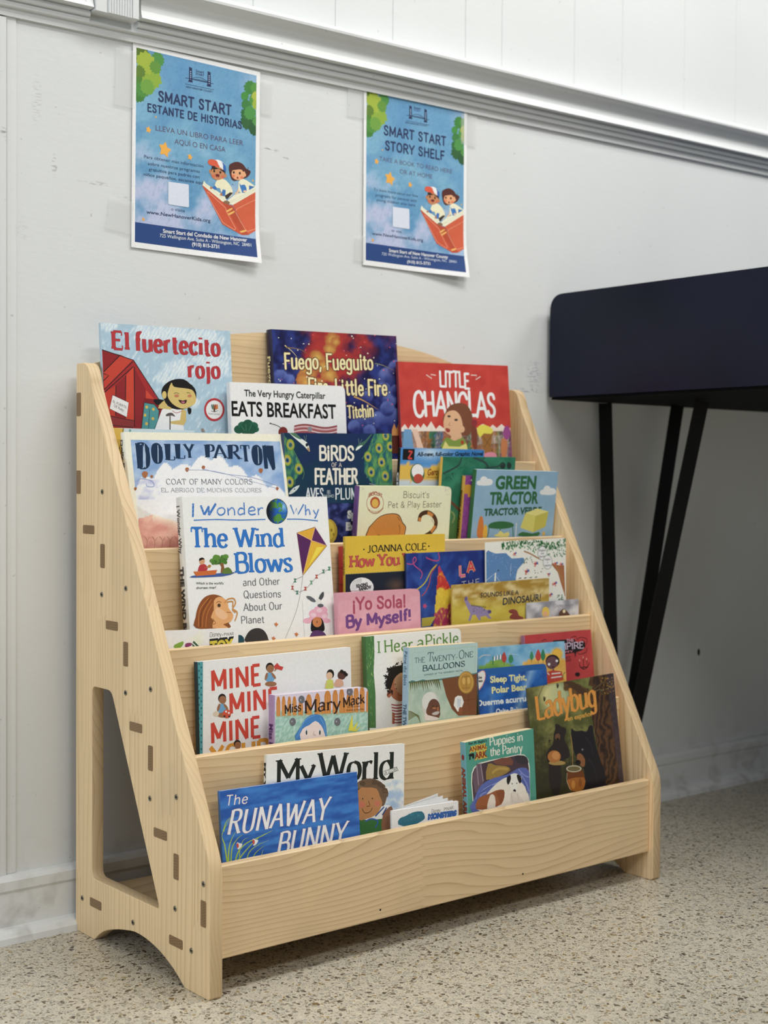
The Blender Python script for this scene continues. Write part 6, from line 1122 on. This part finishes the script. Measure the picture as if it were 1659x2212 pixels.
A.poly([(1215, 955), (1250, 930), (1300, 935), (1325, 1010), (1290, 1110), (1250, 1130), (1200, 1050)], 'e6e6e2', 0); A.poly([(1240, 960), (1295, 975), (1275, 1080), (1245, 1080)], 'c8d3dc', 0); A.ell(1285, 1120, 26, 50, '8a5230'); finish(b); spine_text(b[2], M_GLOSS, 'Pène du Bois', .03, .27, '3a5a78', .0, .5); spine_text(b[2], M_GLOSS, 'THE TWENTY-ONE BALLOONS', .40, .98, '2c4a66', .02, .55)

b = book(BK, 'red chapter book with a black ornate title and chandelier, last on the fourth tier', 4, 0.0135, 0.0095, (1133, 1373), (1276, 1360), th=0.008, kind='paper', r=.003, cover='b53a3c', spine='9a6a8a', page='d9c9b8', crop='M'); A = b[1]
A.paint(lambda x, y: mixc(H('b03638'), H('c24444'), .5+fn(x*.01, y*.01)), 10, 12)
A.poly([(850, 190), (1050, 175), (1070, 210), (1150, 205), (1155, 250), (1120, 285), (1070, 300), (1060, 355), (1050, 305), (960, 320), (850, 330)], '1c1618', 0); A.lines([[(1070, 190), (1110, 160), (1170, 180), (1160, 230)], [(1120, 180), (1150, 210)], [(1080, 300), (1100, 320), (1160, 300), (1170, 260)], [(1020, 165), (1060, 150), (1075, 175)], [(740, 200), (770, 180), (790, 190)]], 6, '2a1618', 5)
A.txt('THE', 975, 205, 1045, 200, 26, 'c98fa0', wt=.04); A.strk('VAMPIRE', 800, 292, 1140, 262, 62, 'c8b4c8', tv=2.3, th=.9, serif=1.0, gap=.4); A.txt('IS MY', 900, 312, 1045, 302, 20, 'b56a74', wt=.03); A.strk('THE BOSS', 850, 400, 1020, 385, 46, '3a181a', tv=1.6, th=.8, serif=.8)
A.lines([[(1135, 340), (1138, 460)], [(1095, 420), (1115, 445), (1140, 440), (1170, 440), (1190, 412)], [(1105, 440), (1140, 462), (1178, 438)]], 8, '1c1214', 3); A.lines([[(1100, 390), (1100, 420)], [(1168, 375), (1170, 420)], [(1188, 395), (1190, 415)]], 6, '1c1214'); A.ells([(1100, 378), (1133, 350), (1165, 365)], 4, 12, 'e3a890'); A.ell(1080, 510, 24, 20, '1c1214'); finish(b)

b = book(BK, 'sky blue picture book with red and green trees, a sun and a child in stripes', 4, 0.008, 0.0185, (1032, 1400), (1219, 1385), th=0.005, kind='paper', r=.004, cover='7fb4d3', crop='M'); A = b[1]
def hills(x, y):
    n = fn(x*.01, y*.01, 1, 3)
    if x > 560+ (y < 390)*0 and y > 400-90*math.exp(-((x-800)/160)**2)*1.0+(x > 900)*0: return mixc(H('dba23c'), H('e8be5a'), .5+n)
    if y > 440-80*math.exp(-((x-330)/110)**2) and x < 560: return mixc(H('6f9f3f'), H('8fb44a'), .5+n)
    return mixc(H('5f9fc8'), H('8fc0da'), max(0, min(1, .5+n+(x-500)*.0008)))
A.paint(hills, 70, 60)
A.poly([(280, 345), (292, 340), (286, 420), (278, 420)], '2f7a5c')
for i in range(6): A.poly([(292+i*14, 342-i*4), (306+i*14, 338-i*4), (304+i*14, 378-i*4), (290+i*14, 384-i*4)], 'e9efef' if i % 2 == 0 else '3f7f9a')
def tr(x, y, c, h_=50, w_=24): A.line([(x, y+h_), (x, y+h_+28)], 5, '6a5a34'); A.poly([(x, y-h_), (x+w_*.75, y-h_*.2), (x+w_, y+h_*.35), (x+w_*.4, y+h_), (x-w_*.4, y+h_), (x-w_, y+h_*.35), (x-w_*.75, y-h_*.2)], c, 2)
tr(388, 345, 'b8443a'); tr(452, 355, '3a8a5a', 46); tr(648, 330, '3a8a5a', 42, 18); tr(710, 325, 'c2423c', 54, 28); tr(755, 322, '2f7f56', 54, 22)
for i in range(22): a = 2*pi*i/22; A.line([(888+38*cos(a), 318+45*sin(a)), (888+72*cos(a), 318+78*sin(a))], 14, 'e8c85c', 0, True)
A.ell(888, 318, 46, 54, 'dba23c'); A.ell(888, 318, 40, 47, 'e8b83c')
A.ell(845, 385, 66, 62, '1f1a1e'); A.ell(838, 400, 56, 60, '6a4a50', 20); A.ells([(812, 415), (885, 382)], 12, 13, 'e8e6ea'); A.ell(850, 440, 14, 6, '4a2030'); A.line([(850, 455), (855, 475)], 16, '6a4a50')
A.poly([(790, 490), (840, 470), (930, 480), (950, 560), (790, 600)], 'c8483a', 0); A.lines([[(835, 505), (920, 495)], [(830, 542), (935, 528)], [(795, 495), (815, 515)]], 12, 'e9ddd9'); A.lines([[(940, 545), (950, 500), (965, 490)], [(925, 548), (935, 520)]], 6, '3a6a3a'); A.line([(150, 360), (190, 330), (260, 330)], 14, 'a9bccb', 3); A.line([(430, 320), (520, 325)], 8, 'a3c6dd'); finish(b)

b = book('board_book', 'royal blue board book with pale yellow and white bedtime lettering, rounded corner', 4, 0.002, 0.0245, (1032, 1446), (1180, 1433), th=0.0055, kind='board', r=.008, cover='2a5fa8', page='c9d6e6', crop='M'); A = b[1]
A.paint(lambda x, y: mixc(mixc(H('1c4f9c'), H('2f6fc0'), .5+fn(x*.008, y*.008)), H('a3c8ea'), max(0, .75-abs((x-650)+(y-470)*.35)/80)+max(0, .55-abs(x-270-(900-y)*.0)/60*.9)*max(0, (y-560)/300)), 60, 50, (0.0004, .0085, b[4].W-.0004, b[4].H-.003)); A.flat([(0.0004, .0004), (b[4].W-.0075, .0004), (b[4].W-.0015, .0086), (0.0004, .0086)], '2660a6')
A.poly([(130, 500), (150, 490), (185, 470), (212, 490), (210, 560), (155, 660), (110, 570)], 'c98a8a', 2); A.poly([(132, 505), (152, 495), (185, 477), (205, 495), (203, 558), (153, 648), (115, 570)], 'e3e3df', 2); A.txt('Little', 95, 560, 180, 548, 26, '2a2a2c', wt=.03); A.txt('Loves', 85, 592, 186, 580, 26, '2a2a2c', wt=.03)
A.txt('Sleep Tight,', 258, 588, 602, 562, 58, 'e3dfa0', wt=.035); A.txt('Polar Bear', 272, 690, 604, 655, 58, 'e3dfa0', wt=.035); A.txt('Duerme acurrucado,', 133, 810, 750, 745, 54, 'dfe8f2', wt=.035); A.txt('Osito Polar', 312, 890, 560, 865, 54, 'dfe8f2', wt=.03); finish(b)

# ---------------------------------------------------------------- bottom tier
b = book(BK, 'white paperback with big black serif title and a smiling curly-haired child, bottom tier', 5, 0.0225, 0.015, (577, 1631), (874, 1606), th=0.006, kind='paper', r=.0, cover='e8e8e2', spine='dedcd0', page='eeece4', bulge=.002, crop='N'); A = b[1]
A.strk('My World', 530, 478, 1470, 455, 178, '1c221e', tv=2.0, th=.45, serif=1.2, gap=.35, nib=12) if 0 else 0
A.strk('My', 540, 490, 850, 458, 185, '1c221e', tv=2.1, th=.5, serif=1.3, gap=.0, nib=12); A.strk('World', 880, 470, 1475, 450, 222, '1c221e', tv=1.9, th=.45, serif=1.1, gap=.1, nib=12)
A.poly([(1396, 390), (1500, 355), (1514, 385), (1404, 424)], '5a5c5a'); A.poly([(1399, 393), (1498, 360), (1509, 383), (1406, 419)], 'e8e8e2'); A.txt('& GLOBE', 1408, 414, 1502, 384, 22, '3a3c3a')
A.paint(lambda x, y: mixc(H('e8e8e2'), H('8fb0d6'), max(0, min(.75, .95-math.hypot((x-1470)/110, (y-610)/180)+fn(x*.02, y*.02)*.6))), 30, 36, (lambda a, c: (a[0], a[1], c[0], c[1]))(A.q(1360, 470), A.q(1552, 800)))
A.poly([(1190, 760), (1260, 780), (1380, 770), (1460, 760), (1455, 900), (1190, 900)], '33703a', 0); A.poly([(1310, 740), (1370, 670), (1440, 660), (1460, 700), (1390, 760)], 'e9e9e6', 2); A.lines([[(1330, 750), (1400, 675)], [(1385, 740), (1420, 680)]], 12, '2f4f8a'); A.poly([(1390, 740), (1440, 675), (1468, 690), (1450, 850), (1380, 860)], '8a5f44', 2)
A.line([(1250, 790), (1300, 770), (1350, 790), (1330, 840)], 12, '2f5fa8', 4)
A.poly([(1190, 520), (1200, 470), (1290, 448), (1380, 480), (1420, 560), (1410, 640), (1380, 670), (1320, 600)], '6f5640', 3)
for i in range(26): a = rd.uniform(3.4, 6.6); A.ell(1290+120*cos(a), 570+95*sin(a), 24, 20, rd.choice(('6f5640', '7f6850', '5a4634')), n=10)
A.poly([(1190, 545), (1260, 520), (1340, 530), (1365, 590), (1385, 640), (1370, 690), (1330, 740), (1250, 772), (1190, 765)], 'b9814f', 2); A.ell(1222, 655, 28, 26, 'c97458'); A.ell(1345, 648, 24, 22, 'c97458'); A.ells([(1229, 610), (1306, 608)], 5, 6, '2a1c14'); A.lines([[(1275, 625), (1284, 665), (1260, 670)], [(1224, 688), (1245, 722), (1285, 715), (1306, 682)]], 5, '3a241a', 4)
finish(b); spine_text(b[2], M_GLOSS, 'MY WORLD', .05, .42, '1c221e', .05, .6)

b = book(BK, 'bright blue paperback with white slanted lettering and green grass, front left of bottom tier', 5, 0.002, 0.0215, (475, 1709), (771, 1667), th=0.005, kind='paper', cover='2c63b0', spine='3a74c0', page='eceef2', crop='N'); A = b[1]
A.paint(lambda x, y: mixc(H('2456a6'), H('3a7cc8'), max(0, min(1, .5+fn(x*.004, y*.022+x*.003, 1, 4, 2)*1.5))), 80, 60)
A.strk('The', 133, 668, 312, 645, 80, 'f0e9ee', tv=1.25, th=.7, slant=.22, gap=1.0, outline='a0507a', ow=.45)
A.strk('RUNAWAY', 150, 900, 945, 775, 185, 'f2f0f2', tv=1.55, th=.42, slant=.30, gap=1.2, jit=.2, outline='8a4a70', ow=.3, serif=.9); A.strk('BUNNY', 540, 1070, 1085, 965, 180, 'f2f0f2', tv=1.55, th=.42, slant=.30, gap=1.2, jit=.2, outline='8a4a70', ow=.3, serif=.9)
for p, w_ in (([(150, 1110), (130, 980), (110, 890), (190, 745)], 16), ([(160, 1110), (165, 1000), (190, 920), (225, 865)], 16), ([(180, 1110), (190, 1000), (230, 930), (275, 895)], 14), ([(215, 1110), (240, 1030), (310, 960), (440, 900), (515, 858)], 15), ([(230, 1110), (300, 1020), (400, 920), (500, 870)], 13), ([(300, 1110), (330, 1030), (400, 975), (485, 940)], 11), ([(345, 1110), (370, 1050), (410, 1010), (455, 975)], 10), ([(250, 1110), (250, 1010), (280, 940), (320, 920)], 10), ([(410, 1110), (425, 1050), (440, 1010)], 9), ([(120, 870), (140, 800), (185, 750)], 14)): A.line(p, w_, 'a9c43c', 5, True)
for x, y in ((245, 985), (372, 955)): A.poly([(x-20, y-5), (x-15, y-28), (x+5, y-20), (x+25, y-15), (x+15, y+10), (x-10, y+30)], 'e3e3e8', 2); A.poly([(x-22, y-10), (x-8, y-22), (x-2, y+5), (x-14, y+20)], 'c84a44', 2)
finish(b)

b = book(BK, 'small white booklet lying half open, low in the middle of the bottom tier', 5, 0.004, 0.03, (847, 1752), (990, 1730), th=0.004, kind='paper', cover='eceaf0', page='f0efed', crop='O'); A = b[1]
A.strk('Disney', 515, 1000, 605, 985, 40, '2a2a2c', tv=1.0, th=.7, jit=.4, gap=.3, slant=.1); A.strk('PIXAR', 640, 975, 735, 955, 28, '3a3a3c', tv=1.5, th=.7, serif=.6); A.txt('MONSTERS', 478, 1060, 765, 1018, 46, '2b62b0', wt=.12, slant=.15); A.poly([(185, 1110), (200, 1050), (250, 1030), (330, 990), (420, 980), (450, 1030), (430, 1070), (300, 1130)], '2a6f86', 2)
for i in range(14): x, y = rd.uniform(230, 420), rd.uniform(1010, 1070); A.line([(x, y), (x+10, y-22)], 6, '3f93a3', 0, True); A.z -= A.DL
finish(b); rt = b[0]
m = MB(); Wb = b[4].W
for k in range(4):             # loose leaves fanned open behind the cover, hinged at the spine
    d1 = .0042+.0022*k; t_ = .0035*k+.001; m.add([(.001, .0042+.0003*k, -.06), (.001, .0042+.0003*k, -.0006), (Wb*(.97-.06*k), d1+.003, t_), (Wb*(.97-.06*k), d1+.003, -.06)], L('efeeea'), 0)
m.add([(.001, .0050, -.06), (.001, .0050, -.0004), (Wb*.86, .0105+.003, .0075), (Wb*.86, .0105+.003, -.06)], L('55603a')); m.build('open_leaves', M_MATT, rt)

b = book('paperback_book', 'teal paperback with white serif title and painted puppies, beside the bear magazine', 5, 0.004, 0.036, (1005, 1604), (1152, 1574), th=0.0105, kind='paper', cover='4a9a8a', spine='6aa9b8', page='e3cfa6', bulge=.0075, crop='O'); A = b[1]
A.paint(lambda x, y: mixc(H('45937f'), H('529f8e'), .5+fn(x*.01, y*.01)), 8, 8)
A.strk('Puppies in', 1095, 328, 1425, 275, 82, 'ecead8', tv=1.75, th=.75, serif=.85, gap=.5, nib=10); A.strk('the Pantry', 1100, 430, 1422, 385, 82, 'ecead8', tv=1.75, th=.75, serif=.85, gap=.5, nib=10)
A.txt("Ben M. Baglio's", 886, 318, 1068, 285, 24, '1f3f38', wt=.03); A.txt('ANIMAL', 893, 390, 1070, 350, 46, 'e0c23c', wt=.14); A.txt('ANIMAL', 893, 390, 1070, 350, 46, '8a3a20', wt=.035); A.txt('ARK', 945, 460, 1072, 432, 60, 'e0c23c', wt=.14); A.txt('ARK', 945, 460, 1072, 432, 60, '8a3a20', wt=.05)
A.poly([(882, 420), (905, 405), (935, 400), (942, 415), (940, 455), (925, 455), (920, 432), (905, 435), (905, 465), (892, 468), (893, 430)], '1c1614'); 
fr = [(935, 1000), (912, 700), (915, 600), (935, 545), (985, 500), (1100, 470), (1250, 440), (1380, 412), (1440, 415), (1480, 460), (1494, 540), (1500, 1000)]
A.poly(fr, 'ecead8'); cx_, cy_ = 1205, 700
fr2 = [(x+(8 if x < cx_ else -8), y+(9 if y < cy_ else 0)) for x, y in fr]; A.poly(fr2, '4a3a44')
A.poly([(965, 510), (1010, 500), (1040, 680), (1000, 760), (950, 800), (925, 640)], '6a5664'); A.lines([[(965, 520), (985, 720)], [(1005, 505), (1030, 680)]], 12, '9a8a94'); A.poly([(1080, 505), (1150, 520), (1260, 530), (1300, 570), (1200, 630), (1060, 665)], '9a7c3a', 2); A.line([(1120, 600), (1180, 555), (1280, 560)], 26, 'b5954a', 4); A.poly([(1140, 470), (1300, 440), (1320, 520), (1160, 510)], '7a4a3c', 2); A.poly([(1340, 430), (1440, 425), (1478, 470), (1470, 510), (1380, 500)], '3a343c', 2)
A.poly([(925, 1000), (945, 850), (1010, 720), (1130, 650), (1280, 610), (1360, 560), (1420, 545), (1490, 590), (1492, 900), (1490, 1000)], '5a6ab0', 2); A.lines([[(960, 860), (1040, 760), (1180, 690)], [(1380, 560), (1440, 620), (1485, 640)], [(1400, 600), (1460, 700), (1485, 780)], [(1000, 830), (1030, 800), (1060, 790)]], 10, '8a98d0', 4); A.lines([[(950, 900), (1000, 800), (1120, 720)], [(1370, 600), (1430, 680), (1470, 800)]], 7, '38427a', 4)
A.poly([(1010, 900), (1080, 790), (1190, 680), (1290, 640), (1420, 700), (1480, 810), (1490, 900), (1480, 960), (1010, 980)], 'e6dfd3', 3); A.poly([(960, 960), (975, 860), (1040, 820), (1100, 800), (1160, 770), (1235, 765), (1240, 830), (1210, 910), (1100, 950)], '9a5a34', 2); A.poly([(1070, 960), (1085, 860), (1110, 810), (1145, 830), (1150, 940)], 'e3d9cb', 2); A.poly([(1160, 790), (1235, 765), (1240, 840), (1205, 910), (1180, 850)], '8a4c2c', 2)
A.poly([(1265, 660), (1285, 625), (1340, 600), (1395, 620), (1415, 660), (1390, 705), (1370, 740), (1360, 790), (1330, 800), (1305, 750), (1285, 700)], 'ebe6de', 2); A.poly([(1268, 640), (1300, 618), (1305, 660), (1282, 715), (1265, 690)], '1f1c1e', 2); A.poly([(1365, 612), (1400, 625), (1412, 670), (1395, 705), (1372, 660)], '1f1c1e', 2); A.ell(1342, 775, 14, 16, '1c1a1c'); A.ells([(1318, 705), (1365, 700)], 6, 6, '2a2220'); A.poly([(1310, 790), (1360, 790), (1420, 860), (1430, 900), (1300, 900)], 'dcd5cb', 2); A.lines([[(1310, 800), (1320, 880)], [(1370, 800), (1385, 870)]], 5, 'b0a89e')
finish(b); spine_text(b[2], M_GLOSS, 'ANIMAL ARK', .18, .55, '8a3a20', .05, .6); spine_text(b[2], M_GLOSS, 'PUPPIES', .80, .98, 'dfe9e6', .03, .55); SS, spo, sx, th_ = b[2]; m = MB()
m.add([(sx-.00006, th_*.5+.0025*cos(2*pi*i/12), -.11*SS.H+.004*sin(2*pi*i/12)) for i in range(12)], L('8a2c30')); m.build('spine_emblem', M_GLOSS, spo); m = MB(); m.add([(sx-.00006, th_*.2, -.61*SS.H), (sx-.00006, th_*.8, -.61*SS.H), (sx-.00006, th_*.8, -.72*SS.H), (sx-.00006, th_*.2, -.72*SS.H)], L('3a3a48')); m.build('spine_picture', M_GLOSS, spo)

b = book('magazine', 'dark green magazine with orange title and two black bears, far right of bottom tier', 5, 0.012, 0.0125, (1138, 1487), (1325, 1454), th=0.0025, kind='paper', cover='4a4a2c', crop='M', rtl=.003, r=.004); A = b[1]
def woods(x, y):
    n = fn(x*.008, y*.006, 1, 4, 3); n2 = fn(x*.03, y*.03, 1, 3, 1); c = mixc(H('4f5228'), H('7a7a40'), max(0, min(1, .5+n*1.2)))
    g = max(0, 1.15-math.hypot((x-870)/170, (y-720)/180)); c = mixc(c, mixc(H('a9b48a'), H('d0c98a'), max(0, min(1, .5-(x-870)/200))), min(1, g*1.7))
    if y > 1000: c = mixc(c, H('2c2a1a'), min(.8, (y-1000)/500+n2*.4))
    bx_ = 1240+30*sin(y*.006)+ (y > 1100)*(0)
    if x > bx_-(y < 620)*40: c = mixc(H('5f3f24'), H('2c1e18'), max(0, min(1, .5+.5*sin((x-bx_)*.12+n*6+y*.01))))
    if x > 1400+ (y-900)*.12: c = mixc(H('3a2f34'), H('4a3c40'), .5+n2)
    ed = max(0, (740-x)/120) if y < 900 else 0; c = mixc(c, H('5a5634'), min(.8, ed*(.6+n2)))
    lm = 590+(x-960)*.42
    if 950 < x < 1260 and abs(y-lm-20) < 45+n*60: c = mixc(H('4a3420'), H('6a4c2c'), .5+n2)
    return c
A.paint(woods, 150, 170)
A.lines([[(640, 900), (700, 760), (760, 620), (830, 590)], [(630, 950), (680, 900), (740, 850)], [(1170, 770), (1240, 650), (1330, 580)], [(1200, 700), (1260, 660), (1310, 650)]], 8, '6a5a3c', 5); A.poly([(960, 570), (1060, 590), (1180, 680), (1240, 700), (1240, 740), (1150, 720), (1060, 660), (1000, 620)], '4a3420', 3)
for i in range(60): x, y = rd.uniform(1300, 1420), rd.uniform(540, 700); A.ell(x, y, 7, 6, rd.choice(('8a6a30', '5a3f1c', 'a07a34')), n=6); A.z -= A.DL
for x, y in ((893, 615), (768, 740), (815, 1130), (1310, 670)): A.poly([(x-12, y-18), (x+12, y-14), (x+6, y+20), (x-4, y+26)], '3a3420', 2); A.line([(x-14, y-8), (x+14, y-12)], 5, '8a8460')
A.strk('Ladybug', 700, 940, 1262, 800, 225, 'd9933a', tv=1.85, th=.75, serif=.9, gap=.25, nib=15, outline='7a4418', ow=.25); A.txt('en español', 985, 950, 1212, 900, 44, 'd9a03c', wt=.02)
def fur(P_, c1, sm=3): A.poly(P_, c1, sm)
fur([(870, 1020), (868, 985), (895, 978), (930, 1005), (960, 1010), (975, 1040), (965, 1080), (960, 1130), (1000, 1220), (1005, 1290), (950, 1320), (925, 1400), (930, 1500), (900, 1640), (850, 1640), (810, 1500), (810, 1380), (785, 1290), (800, 1230), (850, 1160), (855, 1080)], '2c2422'); A.ell(893, 1100, 26, 34, '6a4a34'); A.ell(893, 1122, 13, 12, '1a1414'); A.ells([(882, 1070), (918, 1068)], 5, 5, '0c0a0a'); A.ell(888, 1345, 80, 22, 'a88a4a'); A.ell(860, 1285, 62, 58, 'b07034'); A.ell(875, 1275, 36, 40, 'c98a4a'); A.line([(960, 1200), (990, 1260), (930, 1290)], 30, '2c2422', 4)
fur([(1020, 1060), (1025, 1020), (1060, 1045), (1120, 1040), (1165, 1050), (1190, 995), (1225, 1000), (1235, 1080), (1260, 1200), (1300, 1330), (1340, 1440), (1330, 1620), (1160, 1640), (1150, 1500), (1140, 1400), (1090, 1330), (1050, 1250), (1030, 1150)], '1f1b20'); A.poly([(1075, 1270), (1110, 1255), (1150, 1310), (1145, 1380), (1110, 1370), (1080, 1320)], '8a5a34', 2); A.ell(1085, 1340, 26, 24, '141114'); A.ell(1128, 1220, 8, 9, '9aa4b4'); A.ell(1130, 1222, 5, 6, '0a0a0c'); A.lines([[(1150, 1100), (1200, 1160), (1230, 1260)], [(1180, 1300), (1240, 1400), (1260, 1520)]], 7, '34303a', 4)
A.line([(1015, 1080), (1030, 1200), (1035, 1370)], 7, 'b08a4a', 4); A.poly([(980, 1440), (995, 1420), (1110, 1410), (1145, 1460), (1150, 1560), (1110, 1610), (1020, 1610), (985, 1540)], '6f3c14', 2); A.poly([(990, 1500), (1140, 1480), (1148, 1560), (1110, 1605), (1020, 1605), (990, 1550)], 'a8641f', 2); A.ell(1040, 1550, 18, 40, 'c98634'); A.ell(1105, 1530, 16, 40, '8f5218'); A.ell(1045, 1400, 72, 32, 'c9c2a8'); A.ell(1045, 1400, 62, 24, '6f6440'); A.line([(982, 1440), (980, 1520), (1015, 1600)], 4, 'c9c2a8', 4)
finish(b)
